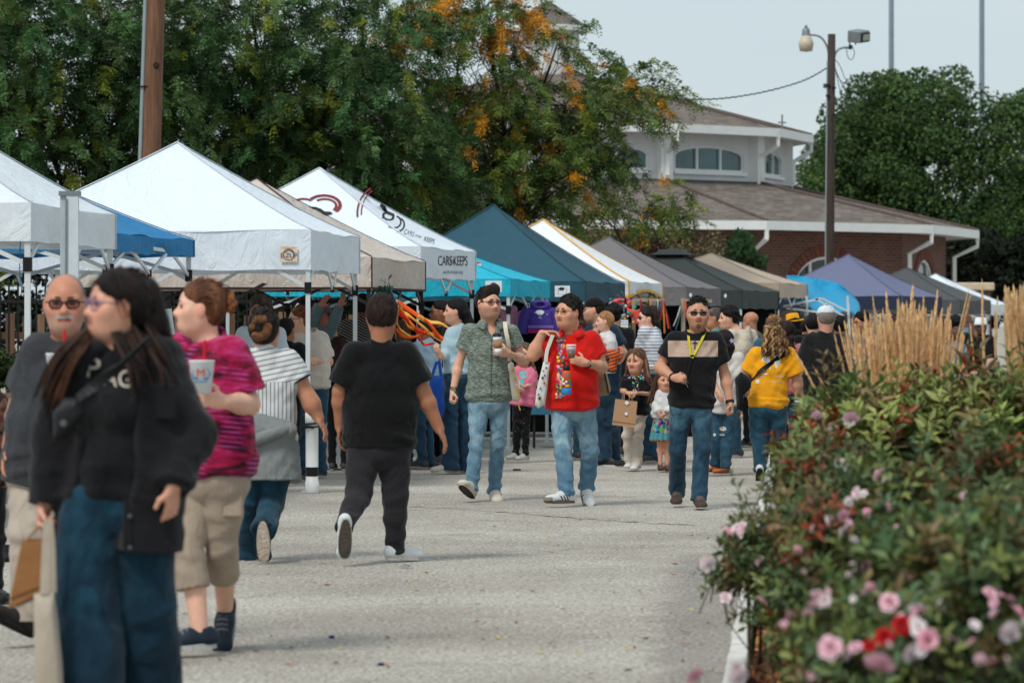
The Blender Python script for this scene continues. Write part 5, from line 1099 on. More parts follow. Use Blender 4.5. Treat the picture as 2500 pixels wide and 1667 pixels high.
    def glasses(s, mat=None, lens=None, w=.155, h=.085, round_=1.0, th=.012, z=-.005, temple=True):
        mat = mat or GFRAME; g = empty('glasses'); g.parent = s.root; HH = s.HH
        for sx in (-1,1):
            ring = []
            for i in range(17):
                a = 2*math.pi*i/16; ca, sa = math.cos(a), math.sin(a); e = 1/round_ ; x = np.sign(ca)*abs(ca)**e*w*.5*1.35; zz = np.sign(sa)*abs(sa)**e*h; ring.append(s.hp(sx*(.15)+x, .425-.35*abs(sx*.15+x)**2*1.6, z+zz))
            MB().tube(ring, th*HH, 5, cap=False).build('rim', mat, g)
            MB().add([Vector(p) for p in ring[:-1]], [tuple(range(16))]).build('lens', lens or CLENS, g)
            if temple: MB().tube([s.hp(sx*.26,.37,z+.03), s.hp(sx*.33,.2,z+.03), s.hp(sx*.36,-.05,z+.02)], th*HH*.9, 5).build('temple', mat, g)
        MB().tube([s.hp(-.05,.43,z+.02), s.hp(0,.45,z+.035), s.hp(.05,.43,z+.02)], th*HH*.9, 5).build('bridge', mat, g); return g
    def cap(s, mat, back=False, brim=True, name='cap', brimmat=None, z=.16):
        fl = Field(); M = s.hM(); HH = s.HH; fl.ell(s.hp(0,-.07,z), M, np.array([.415,.50,.43])*HH, .01); fl.plane(s.hp(0,0,z-.0), -s.hu-.12*s.hf*(1))
        sg = -1 if back else 1
        c = fmesh(name, fl, .008, mat, s.root)
        MB().lathe([(.0,.012),(.012,.006),(.014,0)], 8, s.hp(0,-.07,z+.43), s.hu).build('button', mat, c)
        if brim:
            vs_ = []; n = 14
            for j_ in range(2):
                for i in range(n+1):
                    a = math.pi*i/n; x = .36*math.cos(a); y = .22+.10*j_*0+(.42 if j_ else .14)*math.sin(a)*(1 if j_ else 1.6); vs_.append(Vector(s.hp(x*(1 if j_ else 1.05), sg*(y+.03), z+.015-.10*(abs(x)**1.5)-.03*j_)))
            mb = MB(); mb.add(vs_, [(i,i+1,n+2+i,n+1+i) for i in range(n)]); o = mb.build('brim', brimmat or mat, c, True); sm = o.modifiers.new('thickness','SOLIDIFY'); sm.thickness = .006
        return c
    def strap(s, pts, w, mat, side=(1,0,0), name='strap', th=.005, parent=None, lay=None, smooth_n=5):
        return MB().ribbon(catmull(pts, smooth_n), w, side, th).build(name, mat, parent or s.root)
    def surf(s, x, y, host=None, off=.006):
        """point of a garment seen at photo pixel x, y"""
        host = host or s.topo
        if not hasattr(s, '_b'): s._b = {}
        if host.name not in s._b: s._b[host.name] = bvh_of(host)
        o = Vector((0,0,CH))-s.base; d = (P(x,y,s.Y)-s.base-o).normalized(); h_ = s._b[host.name].ray_cast(o, d)
        return (h_[0]-d*off) if h_[0] is not None else Vector(s.loc(x,y))
    def print_(s, name, polys, x, y, mat, host=None, rot=0, off=.004, sx=1.0):
        """flat print on a garment; polys in photo pixels round (x, y)"""
        host = host or s.topo
        if not hasattr(s, '_b'): s._b = {}
        if host.name not in s._b: s._b[host.name] = bvh_of(host)
        k = s.Y/F; c, sn = math.cos(R(rot)), math.sin(R(rot)); o = Vector(s.loc(x,y)); 
        return decal(name, host, polys, o, Vector((c*k*sx,0,sn*k*sx)), Vector((-sn*k,0,c*k)), mat, bvh=s._b[host.name], off=off, cast=(P(x,y,s.Y)-Vector((0,0,CH))), parent=host)
def crop(x0, y0, sc_):
    return lambda x, y, *d: (x0+x*sc_, y0+y*sc_)+tuple(d)
c1_, c2_, c3_, c4_ = crop(0,640,.6550), crop(540,680,.4592), crop(1040,680,.3698), crop(1480,680,.3698)
z1, z2, z3, z4, z5, z6 = crop(560,690,.1913), crop(940,690,.1913), crop(1380,690,.14347), crop(1720,690,.1913), crop(2100,690,.1913), crop(0,660,.2168)
# ================================================================ things people carry
def soft_slab(name, pts, Y, th, mat, parent, base, puff=1.0, dy=0.0, n_in=3, slant=0.0):
    """soft flat bag: outline in photo pixels, real thickness, pillowed faces"""
    c = [P(x,y,Y) for x,y in pts]; k = len(c); ctr = sum(c, Vector((0,0,0)))/k; V, Q = [], []
    rings = [(1.0,0.0)]+[(1-.9*(i+1)/n_in*.5, math.sin(math.pi/2*(i+1)/n_in)) for i in range(n_in)]
    for sgn in (-1,1):
        b = len(V)
        for f, d in rings:
            for i, p in enumerate(c):
                q = ctr+(p-ctr)*f; q.y += sgn*th/2*(.25+.75*d*puff)+slant*(q.x-ctr.x)+dy; V.append(q-base)
        for r in range(len(rings)-1):
            for i in range(k): a = [b+r*k+i, b+r*k+(i+1)%k, b+(r+1)*k+(i+1)%k, b+(r+1)*k+i]; Q.append(tuple(a if sgn > 0 else a[::-1]))
        Q.append(tuple(b+(len(rings)-1)*k+i for i in range(k))[::(1 if sgn > 0 else -1)])
    for i in range(k): Q.append((i, (i+1)%k, len(rings)*k+(i+1)%k, len(rings)*k+i))
    return MB().add(V, Q).build(name, mat, parent, True)
def dense(pts, n=4):
    out = []
    for i in range(len(pts)):
        a, b = pts[i], pts[(i+1)%len(pts)]
        for j in range(n): out.append((a[0]+(b[0]-a[0])*j/n, a[1]+(b[1]-a[1])*j/n))
    return out
DENIM = lambda name, col, fade: cloth(name, col, .22, 3.2, bump=.55, bscale=11, fine=.3, col2=fade)
def denim_fade(name, dark, light, zlo, zhi):
    """denim worn pale on the thighs and knees (a wear pattern of the cloth itself)"""
    def pat(t, co, c):
        X, Y, Z = xyz(t, co); mpn = N(t, 'ShaderNodeMapping'); mpn.inputs['Scale'].default_value = (1,1,.6); L(t, co, mpn.inputs[0]); n = N(t, 'ShaderNodeTexNoise', Scale=7, Detail=5, Roughness=.65, Distortion=1.2); L(t, mpn.outputs[0], n.inputs['Vector']); nr = N(t, 'ShaderNodeMapRange'); nr.inputs[1].default_value = .4; nr.inputs[2].default_value = .66; L(t, n.outputs[0], nr.inputs[0])
        zz = N(t, 'ShaderNodeMapRange', interpolation_type='SMOOTHSTEP'); zz.inputs[1].default_value = zlo; zz.inputs[2].default_value = zhi; L(t, Z, zz.inputs[0])
        f = M_(t, 'MULTIPLY', M_(t,'ADD', zz.outputs[0], .25), nr.outputs[0], clamp=True); return mixc(t, f, c, light)
    return cloth(name, dark, .18, 5, bump=.45, bscale=9, fine=.3, pattern=pat)
def cup_thing(label, x, y, Y, prof, mats, rng, axis=None, n=20, name='cup', cat='cup'):
    """prof: rows (r, z); rng: list of (part name, first row, last row)"""
    c = empty(name, P(x,y,Y), label, cat)
    for (nm, a, b), m in zip(rng, mats): MB().lathe(prof[a:b+1], n, (0,0,0), axis).build(nm, m, c, True)
    return c

# ---------------------------------------------------------------- man in the green shirt
def heather(t, co, c):
    mpn = N(t, 'ShaderNodeMapping'); mpn.inputs['Scale'].default_value = (28,28,120); L(t, co, mpn.inputs[0]); n = N(t, 'ShaderNodeTexNoise', Scale=1.0, Detail=2, Roughness=.7); L(t, mpn.outputs[0], n.inputs['Vector'])
    r = N(t, 'ShaderNodeMapRange'); r.inputs[1].default_value = .42; r.inputs[2].default_value = .62; L(t, n.outputs[0], r.inputs[0]); return mixc(t, r.outputs[0], srgb(84,98,90), srgb(142,150,138))
p = Person('man in grey-green short-sleeved shirt and glasses holding a paper coffee cup', 32.5, 1.80, 6, skin=LIGHT, build=.9, head_yaw=34, head_pitch=2, hs=1.04, px=dict(head=c3_(412,162,-.02), sA=c3_(282,338), sB=c3_(572,340), eA=c3_(216,560,.04), wA=c3_(178,742,-.03), eB=c3_(632,532,.02), wB=c3_(545,492,-.19), hA=c3_(348,812), hB=c3_(486,812), kA=c3_(335,1090,-.10), aA=c3_(300,1372,-.16), kB=c3_(470,1090,.02), aB=c3_(452,1402,.16)))
p.body(beard=(srgb(60,44,36),'stubble'), fing=({'m':'fist','t':(1,-.4,0)},{'m':'grip','n':(-.3,.9,.2),'t':(0,0,1),'d':(-1,-.1,.15)}), armr=.9)
p.top(cloth('green_heather', srgb(108,122,112), pattern=heather), hem=-.015, sleeve=.56, prof=(.168,.158,.165,.16), sl_ease=.02, collar=True, neck=.066, vneck=.07, seed=4)
p.pants(denim_fade('light_denim', srgb(88,122,142), srgb(134,162,176), .3, .6), thigh=.088, knee=.06, calf=.057, hem=.056, seed=5, hipw=.168)
p.shoe('A', srgb(196,188,176), srgb(190,182,168), yaw=-22, pitch=-24, tread=srgb(70,60,54)); p.shoe('B', srgb(196,188,176), srgb(190,182,168), yaw=8, pitch=8)
p.hair(srgb(26,20,18), 'quiff', .035, 3, srgb(60,46,38), hairline=.26, side_th=.35); p.tufts(150,.20,.022,srgb(18,14,13),srgb(54,40,34),flow=(.9,-.35,.25),lift=.22,seed=2); p.eyes(squint=.25); p.glasses(plain('tortoise_frame', srgb(104,58,34), .3, .5, 60), round_=1.15, h=.082)
b = [p.surf(*c3_(430,y), off=.004) for y in (400,450,520,600,680,750,788)]; MB().ribbon(catmull(b,4), .004, (1,0,0), .004).build('placket', plain('dark_seam', srgb(70,80,76), .9, .1), p.topo)
for y in (455,512,570,628,688,745): MB().lathe([(.0,.002),(.006,.002),(.006,0)], 8, p.surf(*c3_(430,y)), (0,-1,0)).build('button', plain('shell_button', srgb(70,78,74), .4, .1), p.topo)
w_ = Vector(p.j['wA'])*.93+Vector(p.j['eA'])*.07; dd = Vector(nv(p.j['wA']-p.j['eA'])); wt = MB().lathe([(.033,-.011),(.034,-.011),(.034,.011),(.033,.011)], 18, w_, dd).build('watch', plain('brown_leather', srgb(96,52,38), .6, .1), p.root); MB().lathe([(0,.01),(.019,.01),(.021,0)], 14, w_+Vector((.0,-.031,0)), (0,-1,0)).build('watch_case', METAL, wt)
PAPERW = plain('white_cup', srgb(222,224,224), .6, .03); SLEEVE = plain('kraft_sleeve', srgb(166,122,84), .9, .08, 30); LIDB = plain('black_lid', srgb(24,26,28), .35, .05)
q = c3_(477,497); cup_thing('white paper coffee cup with brown sleeve and black lid', q[0], q[1], 32.18, [(0,0),(.029,0),(.0305,.045),(.0315,.046),(.0378,.108),(.0368,.109),(.039,.145),(.0425,.146),(.0425,.156),(.038,.158),(.036,.172),(0,.172)], [PAPERW,SLEEVE,PAPERW,LIDB], [('base',0,2),('sleeve',3,4),('rim',5,6),('lid',7,11)], axis=(-.05,0,1))
def canvas(name, col): return cloth(name, col, .08, 8, bump=.4, bscale=9, fine=.5)
CANV = canvas('canvas', srgb(206,196,178)); 
t = empty('tote_bag', P(*c3_(575,830)[:2],32.45), 'cream canvas tote with a yellow flower band on the green-shirted man', 'bag', 'cloth bags')
soft_slab('bag', dense([c3_(532,540), c3_(578,555), c3_(600,640), c3_(622,790), c3_(612,818), c3_(570,805)]), 32.45, .07, CANV, t, t.location)
MB().ribbon(catmull([P(*c3_(520,285)[:2],32.4)-t.location, P(*c3_(528,350)[:2],32.3)-t.location, P(*c3_(545,440)[:2],32.3)-t.location, P(*c3_(550,545)[:2],32.4)-t.location],5), .034, (1,0,0), .004).build('strap', CANV, t)
YEL = plain('yellow_print', srgb(206,160,40), .85, .15, 20)
for i, (x, y) in enumerate(((566,575),(575,605),(590,665),(598,700),(606,735),(610,775))):
    q = P(*c3_(x,y)[:2],32.40)-t.location; MB().lathe([(0,.003),(.013,.003),(.014,0)], 7, q, (.1,-1,0)).build('print', YEL if i%3 else plain('white_print', srgb(210,206,196), .85, .05), t)
MB().tube([P(*c3_(604,812)[:2],32.42)-t.location, P(*c3_(622,870)[:2],32.42)-t.location], .006, 6).build('stick', plain('pale_wood', srgb(196,150,90), .8, .15), t)

# ---------------------------------------------------------------- man in the red shirt
p = Person('man in bright red embroidered shirt and wire glasses raising one hand to his shoulder', 31.6, 1.74, -14, skin=srgb(206,150,120), build=1.25, head_yaw=-42, head_pitch=2, hs=1.06, px=dict(head=c3_(938,222,-.03), sA=c3_(812,400), sB=c3_(1105,392), eA=c3_(706,505,-.06), wA=c3_(768,362,-.10), eB=c3_(1160,585,.0), wB=c3_(1052,556,-.22), hA=c3_(892,845), hB=c3_(1040,845), kA=c3_(905,1135,-.12), aA=c3_(928,1418,-.18), kB=c3_(1080,1125,.02), aB=c3_(1060,1372,.16)))
p.body(fing=({'m':'soft','d':(.9,-.1,.1),'n':(0,-.3,-1),'t':(0,-1,0)},{'m':'grip','n':(-.2,.9,.2),'t':(0,0,1),'d':(-1,-.1,.25)}), armr=1.08)
RED = cloth('red_cotton', srgb(196,22,18), .1, 4, col2=srgb(206,28,20)); p.top(RED, hem=.0, sleeve=.58, prof=(.205,.205,.21,.19), sl_ease=.022, neck=.07, collar=True, seed=11, belly=.03, hemr=.215)
p.pants(denim_fade('mid_denim', srgb(82,118,142), srgb(138,166,178), .25, .6), thigh=.09, knee=.065, calf=.06, hem=.06, seed=12, hipw=.19)
p.shoe('A', srgb(206,208,208), srgb(96,86,74), yaw=-58, pitch=0, stripes=srgb(30,30,34)); p.shoe('B', srgb(206,208,208), srgb(96,86,74), yaw=14, pitch=42, stripes=srgb(30,30,34))
p.hair(srgb(20,17,17), 'curly', .05, 7, srgb(48,40,38), hairline=.30, vol=.7, side_th=.3); p.tufts(190,.15,.024,srgb(14,12,12),srgb(46,38,36),flow=(0,.3,.6),lift=.45,seed=3,wild=.8,curl=1.0); p.eyes(squint=.2); p.glasses(plain('wire_frame', srgb(150,130,90), .3, .1, metal=.7), th=.007, round_=1.2, h=.08)
# embroidery band: many small flowers
rg = random.Random(4); fl_cols = [srgb(40,150,190), srgb(222,120,40), srgb(214,60,110), srgb(90,140,60), srgb(230,200,80), srgb(120,60,140), srgb(60,70,60), srgb(230,160,180)]
fm = [plain('thread_%d'%i, c, .8, .2, 60) for i,c in enumerate(fl_cols)]; grp = {i: [] for i in range(8)}
for i in range(170):
    y = rg.uniform(372,785); x = 892-.0*y+rg.uniform(-24,26)-(y-372)*.02; r = rg.uniform(2.2,4.6)*.95; q = c3_(x,y); bx_, by_ = q[0]-c3_(892,578)[0], -(q[1]-c3_(892,578)[1])
    if i%3 == 0: v, f = [], []; grp[rg.randrange(8)].append(ngon(bx_,by_,r*.8,8))
    else:
        v = [(bx_,by_)]; 
        for a in range(10): rr = r*(1.25 if a%2 else .7); v.append((bx_+rr*math.cos(a*.628), by_+rr*math.sin(a*.628)))
        grp[rg.randrange(8)].append((v, [(0,a+1,(a+1)%10+1) for a in range(10)]))
for i, pl in grp.items(): p.print_('embroidery', pl, *c3_(892,578), fm[i], off=.004+.0006*i)
w_ = Vector(p.j['wB'])*.86+Vector(p.j['eB'])*.14; dd = Vector(nv(p.j['wB']-p.j['eB'])); wt = MB().lathe([(.034,-.011),(.037,-.011),(.037,.011),(.034,.011)], 18, w_, dd).build('watch', BRK, p.root); MB().box((-.018,-.012,-.02),(.018,0,.02)).build('watch_case', plain('screen_glass', (.01,.01,.012), .1, 0), wt, bevel=.004, loc=w_+Vector((-.012,-.033,.004)))
CLEAR = plain('clear_plastic', srgb(196,190,188), .15, .1, 20, spec=.5); ICED = plain('iced_drink', srgb(120,92,78), .25, .35, 30); 
q = c3_(958,525); cup_thing('clear plastic cup of iced drink with domed lid', q[0], q[1], 31.2, [(0,0),(.030,0),(.036,.06),(.0365,.061),(.0405,.092),(.043,.095),(.044,.103),(.041,.106),(.036,.112),(.0,.110)], [ICED,CLEAR,plain('lid_clear', srgb(214,190,190), .12, .1, 20, spec=.6)], [('drink',0,2),('cup_wall',3,4),('lid',5,9)], axis=(.0,0,1))
# hanging drinks bottle
q = c3_(928,765); bt = empty('drinks_bottle', P(q[0],q[1],31.28), 'orange insulated bottle covered in stickers with a blue rubber base', 'bottle')
MB().lathe([(0,0),(.036,0),(.038,.01),(.038,.055)],20).build('base_sleeve', plain('blue_rubber', srgb(40,120,180), .6, .05), bt, True); MB().lathe([(.036,.056),(.036,.17),(.033,.185),(.027,.195)],20).build('body', plain('orange_enamel', srgb(210,88,34), .4, .1, 12), bt, True); MB().lathe([(.027,.196),(.029,.198),(.029,.232),(.0,.236)],18).build('lid', BRK, bt, True); MB().tube(catmull([(-.02,0,.225),(-.018,0,.26),(0,0,.28),(.018,0,.26),(.02,0,.225)],4), .005, 6).build('loop', BRK, bt)
rg = random.Random(9)
for i in range(16):
    a = rg.uniform(-2.9,-.2); z = rg.uniform(.07,.165); w = rg.uniform(.008,.014); c = [srgb(220,226,220), srgb(60,140,170), srgb(40,60,90), srgb(230,180,70), srgb(120,160,90)][i%5]; q = Vector((.0366*math.cos(a),.0366*math.sin(a),z)); u = Vector((-math.sin(a),math.cos(a),0))
    MB().add([q-u*w-Vector((0,0,w)), q+u*w-Vector((0,0,w*.8)), q+u*w*.9+Vector((0,0,w)), q-u*w+Vector((0,0,w*.9))], [(0,1,2,3)]).build('sticker', plain('sticker_%d'%(i%5), c, .5, .15, 60), bt)
# white printed tote on his raised arm, khaki bag behind
CANW = canvas('white_canvas', srgb(214,212,204)); t = empty('tote_bag', P(*c3_(770,850)[:2],31.45), 'white canvas tote with scattered small prints hanging from the red-shirted man', 'bag', 'cloth bags')
soft_slab('bag', dense([c3_(775,548), c3_(818,552), c3_(800,740), c3_(785,830), c3_(742,858), c3_(720,835), c3_(728,740)]), 31.45, .07, CANW, t, t.location)
MB().ribbon(catmull([P(*c3_(a,b)[:2],31.42)-t.location for a,b in ((838,372),(815,430),(798,480),(790,550))],4), .03, (1,.0,0), .004).build('strap', CANW, t)
for i, (x, y, s_, c) in enumerate(((795,590,7,INK),(785,640,6,INK),(770,655,8,INK),(782,690,8,plain('leaf_red', srgb(176,60,48), .8, .1)),(757,725,7,plain('leaf_blue', srgb(60,140,170), .8, .1)),(750,790,10,INK),(742,765,6,INK),(775,610,5,INK))):
    q = P(*c3_(x,y)[:2],31.405)-t.location; k = 31.4/F; pl = []
    for a in range(10): rr = s_*.55*(1.2 if a%2 else .45); pl.append(q+Vector((rr*math.cos(a*.628)*k,-.002*i*.1,rr*math.sin(a*.628)*k)))
    MB().add(pl, [tuple(range(10))]).build('print', c, t)
t = empty('shoulder_bag', P(*c3_(1175,780)[:2],31.75), 'khaki canvas shoulder bag with black stripe behind the red-shirted man', 'bag', 'cloth bags'); soft_slab('bag', dense([c3_(1120,618),c3_(1195,622),c3_(1222,735),c3_(1205,768),c3_(1120,785)]), 31.78, .09, canvas('khaki_canvas', srgb(150,134,108)), t, t.location)
MB().ribbon([P(*c3_(a,b)[:2],31.71)-t.location for a,b in ((1178,625),(1196,700),(1204,760))], .012, (1,0,0), .004).build('stripe', BRK, t)

# ---------------------------------------------------------------- man with sunglasses
def chest_band(lo, hi, col):
    def pat(t, co, c): X, Y, Z = xyz(t, co); return mixc(t, M_(t,'MULTIPLY', band(t, Z, lo, hi), band(t, X, -.19, .215)), c, col)
    return pat
p = Person('man in black shirt with a tan chest stripe, sunglasses and a yellow lanyard', 31.2, 1.71, 4, skin=srgb(198,144,116), build=1.15, head_yaw=0, hs=1.05, px=dict(head=c4_(606,228,-.02), sA=c4_(442,392), sB=c4_(730,395), eA=c4_(352,588,.02), wA=c4_(448,655,-.20), eB=c4_(786,640,.05), wB=c4_(818,822,-.02), hA=c4_(488,850), hB=c4_(632,850), kA=c4_(472,1120,-.02), aA=c4_(470,1400,.28), kB=c4_(632,1135,-.1), aB=c4_(612,1448,-.14)))
p.body(beard=(srgb(30,24,22),'goatee'), buzz=srgb(34,28,26), fing=({'m':'fist','n':(0,.7,-.3),'t':(0,-.3,1),'d':(1,-.15,-.05)},{'m':'fist','t':(-.5,-.8,0)}), armr=.98)
p.top(cloth('black_tee', srgb(24,23,25), .2, pattern=chest_band(1.232, 1.362, srgb(184,158,142))), hem=-.01, sleeve=.62, prof=(.168,.168,.185,.18), sl_ease=.02, neck=.066, seed=21)
p.pants(denim_fade('indigo_denim', srgb(26,52,72), srgb(84,124,140), .5, .95), thigh=.089, knee=.067, calf=.064, hem=.064, seed=22, hipw=.168, amp=.005)
for sd, y, pi in (('A',-6,12),('B',4,2)): p.shoe(sd, srgb(70,56,48), srgb(196,190,178), yaw=y, pitch=pi)
p.hair(srgb(22,18,18), 'short', .02, 5, srgb(46,38,36), hairline=.33, side_th=-.3, nape=.14, amp=.03); p.tufts(170,.09,.014,srgb(16,13,13),srgb(40,33,31),flow=(0,.5,.3),lift=.7,seed=4,region=lambda q: q.z > .3); p.eyes(); p.glasses(GFRAME, LENS, round_=1.5, h=.06, w=.17)
LAN = plain('lanyard_yellow', srgb(196,180,40), .8, .05); n_ = c4_
fr_l = [p.surf(*n_(x,y), off=.01) for x,y in ((540,340),(545,400),(552,460),(562,520),(548,580),(535,640))]; fr_r = [p.surf(*n_(x,y), off=.01) for x,y in ((658,340),(640,385),(612,440),(585,490),(566,524))]
ly = MB().ribbon(catmull(fr_l[:4],5), .02, (1,0,0), .003).build('lanyard', LAN, p.root); MB().ribbon(catmull(fr_r,5), .02, (1,0,.4), .003).build('lanyard_strap', LAN, ly); MB().ribbon(catmull(fr_l[3:],5), .016, (1,0,0), .003).build('lanyard_tail', BRK, ly)
for nm, pts, a in (('A', fr_l[:4], -87), ('B', fr_r, 60)):
    for i, wd in enumerate(('PACKERS','PACKERS')):
        j0 = pts[0].lerp(pts[-1], .3+.45*i); d = (pts[-1]-pts[0]).normalized(); sgn = 1; ux = d*.0125; uz = Vector((0,-1,0)).cross(d).normalized()*.0125
        v, f = text_mesh(wd); MB().add([j0+ux*x+uz*z+Vector((0,-.012,0)) for x,z in v], f).build('lettering', BRK, ly)
        MB().lathe([(0,.002),(.009,.002),(.009,0)], 10, j0+d*.05+Vector((0,-.012,0)), (0,-1,0)).build('badge', BRK, ly)
p.print_('lettering', [txt('GUESS',0,0,15,.95)], *c4_(568,445), plain('pale_tan_print', srgb(206,184,170), .8, .05))
p.print_('pendant', [([(-1.2,-12),(1.2,-12),(1.2,12),(-1.2,12)],[(0,1,2,3)]), ([(-6,2),(6,2),(6,5),(-6,5)],[(0,1,2,3)])], *c4_(585,435), BRK, off=.008)
kh = Vector(p.hands['A'])
for i, (dx, dz, m) in enumerate(((.03,-.05,METAL),(.045,-.075,METAL),(.065,-.05,BRK),(.05,-.04,METAL),(.02,-.035,BRK))): MB().bar(kh+Vector((dx*.3,-.03,0)), kh+Vector((dx,-.035,dz)), .012, .003).build('key', m, p.root)
w_ = Vector(p.j['wB'])*.95+Vector(p.j['eB'])*.05; dd = Vector(nv(p.j['wB']-p.j['eB'])); MB().lathe([(.033,-.011),(.037,-.011),(.037,.011),(.033,.011)], 18, w_, dd).build('watch', BRK, p.root)
w_ = Vector(p.j['wA'])*.93+Vector(p.j['eA'])*.07; dd = Vector(nv(p.j['wA']-p.j['eA'])); MB().lathe([(.034,-.006),(.038,-.004),(.038,.004),(.034,.006)], 18, w_, dd).build('bracelet', BRK, p.root)

# ---------------------------------------------------------------- boy walking away in black
p = Person('boy seen from behind in black t-shirt, dark joggers and white sneakers', 24.1, 1.68, 172, skin=srgb(170,114,86), build=1.45, head_yaw=176, hs=1.14, px=dict(head=c2_(856,196), sA=c2_(712,392), sB=c2_(985,392), eA=c2_(634,600,-.0), wA=c2_(632,790,.05), eB=c2_(1072,600,.0), wB=c2_(1160,800,.02), hA=c2_(755,890), hB=c2_(922,890), kA=c2_(730,1150,-.08), aA=c2_(655,1310,-.36), kB=c2_(925,1170,.02), aB=c2_(928,1430,.08)))
p.body(fing=({'m':'relax','t':(0,1,0)},{'m':'relax','t':(.3,1,0)}), detail=False, buzz=srgb(34,24,20))
p.top(cloth('black_cotton', srgb(15,15,17), .2), hem=.0, sleeve=.82, prof=(.215,.225,.215,.19), sl_ease=.03, neck=.075, seed=31, hemr=.22, belly=.0)
p.pants(cloth('dark_jogger', srgb(40,38,42), .12), thigh=.094, knee=.072, calf=.063, hem=.048, seed=32, hipw=.215, amp=.006)
p.shoe('A', srgb(208,212,214), srgb(196,196,190), yaw=188, pitch=74, tread=srgb(84,78,70), socks=(.75,.75,.75)); p.shoe('B', srgb(208,212,214), srgb(200,200,194), yaw=128, pitch=2, socks=(.75,.75,.75))
p.hair(srgb(30,22,19), 'short', .03, 9, srgb(62,46,38), nape=-.34, amp=.02); p.tufts(420,.07,.010,srgb(26,19,16),srgb(66,48,38),flow=(0,-.4,-.8),lift=.45,seed=5,zmin=-.3)
# ---------------------------------------------------------------- woman seen from behind, hoodie round her waist
def blouse(t, co, c):
    X, Y, Z = xyz(t, co); W = srgb(214,216,216); D = srgb(44,50,62)
    hz = M_(t, 'PINGPONG', M_(t,'ADD',Z,M_(t,'MULTIPLY',X,-.22)), .0165); hs = band(t, hz, .0115, .02, .001); fine_h = band(t, M_(t,'PINGPONG',Z,.006), .0044, .01, .0006)
    dash = band(t, M_(t,'PINGPONG',X,.006), .0022, .01, .0005); vx = M_(t,'PINGPONG',X,.0125); vs_ = band(t, vx, .0085, .02, .001); vd = band(t, M_(t,'PINGPONG',Z,.007), .0025, .01, .0006); vf = band(t, M_(t,'PINGPONG',X,.0048), .0034, .01, .0005)
    up_ = M_(t,'MULTIPLY',hs,dash); lo_ = M_(t,'MAXIMUM', M_(t,'MULTIPLY',vs_,vd), M_(t,'MULTIPLY',vf,.35)); sel = band(t, Z, 1.13, 3, .003); f = M_(t,'ADD', M_(t,'MULTIPLY',M_(t,'MAXIMUM',up_,M_(t,'MULTIPLY',fine_h,.3)),sel), M_(t,'MULTIPLY',lo_,M_(t,'SUBTRACT',1.0,sel)), clamp=True)
    return mixc(t, f, W, D)
NAVYC = cloth('navy_trim', srgb(26,32,48))
p = Person('woman seen from behind in striped white blouse with grey hoodie round her waist', 24.3, 1.60, 168, skin=srgb(196,138,108), build=1.35, head_yaw=172, hs=1.16, px=dict(head=c2_(232,268,.02), sA=c2_(120,420), sB=c2_(360,425), eA=c2_(70,640,.0), wA=c2_(60,790,.1), eB=c2_(468,640,.0), wB=c2_(520,745,.0), hA=c2_(160,905), hB=c2_(315,905), kA=c2_(140,1200,.0), aA=c2_(135,1452,.1), kB=c2_(270,1190,.0), aB=c2_(230,1335,-.3)))
p.body(detail=False, female=True, fing=('relax',{'m':'relax','t':(.2,.9,0)}), armr=1.15); p.top(cloth('striped_blouse', srgb(214,216,216), .03, pattern=blouse), hem=-.02, sleeve=.5, prof=(.185,.18,.185,.17), sl_ease=.03, seed=41, neck=.07)
for sd in 'B': S, E = Vector(p.j['s'+sd]), Vector(p.j['e'+sd]); f_ = Field(); f_.seg(S.lerp(E,.42), S.lerp(E,.55), .088, .086, (1,0,0), .01, flat=True); f_.plane(S.lerp(E,.42), -(E-S)); fmesh('cuff', f_, .008, NAVYC, p.topo)
p.pants(denim_fade('teal_denim', srgb(22,50,66), srgb(40,88,108), .2, .8), thigh=.1, knee=.078, calf=.072, hem=.075, seed=42, hipw=.2)
f_ = Field(); GREYH = cloth('grey_fleece', srgb(122,126,126), .1, 6, bump=.6)
h0 = p.hm; f_.seg(h0+[0,0,.12], h0+[0.0,-.02,-.20], (.205,.165), (.235,.19), p.lf, .04, flat=True); f_.seg(h0+[-.16,-.12,.10], h0+[.16,-.12,.12], .05, .05, p.fw, .04)
ho = fmesh('tied_hoodie', f_, p.res, GREYH, p.root, fold=lambda V,n: .010*snoise(V*np.array([1,1,.5]),11,5)+.006*snoise(V,22,6))
MB().tube(catmull([Vector(h0)+Vector(v) for v in ((-.22,-.1,-.04),(-.08,-.2,.05),(.08,-.19,.11),(.18,-.1,.14))],5), [.03,.034,.036,.037,.038,.038,.038,.038,.037,.036,.036,.035,.034,.034,.034,.03], 8).build('hoodie_sleeve', GREYH, ho, True)
f_ = Field(); f_.seg(h0+[.02,-.13,.15], h0+[.17,-.06,.13], .03, .032, (0,1,0), .02); f_.seg(h0+[-.15,-.11,.13], h0+[.05,-.14,.15], .024, .03, (0,1,0), .02); fmesh('hoodie_lining', f_, .01, cloth('white_fleece', srgb(206,206,204)), ho)
p.shoe('A', srgb(30,32,36), srgb(150,148,144), yaw=168, pitch=8); p.shoe('B', srgb(40,42,46), srgb(190,180,168), yaw=175, pitch=78, tread=srgb(186,172,158))
def bunx(fl): 
    rg = random.Random(2)
    for i in range(26): a, b = rg.uniform(0,6.28), rg.uniform(-1.3,1.3); fl.ell(p.hp(.26*math.cos(a)*math.cos(b)*.8+.02, -.50-.09*math.cos(b)*math.sin(a), .02+.24*math.sin(b)), p.hM(), np.ones(3)*p.HH*.1, .012)
p.hair(srgb(26,22,22), 'bun', .03, 4, srgb(54,46,42), nape=-.42); BUNC = srgb(96,60,34)
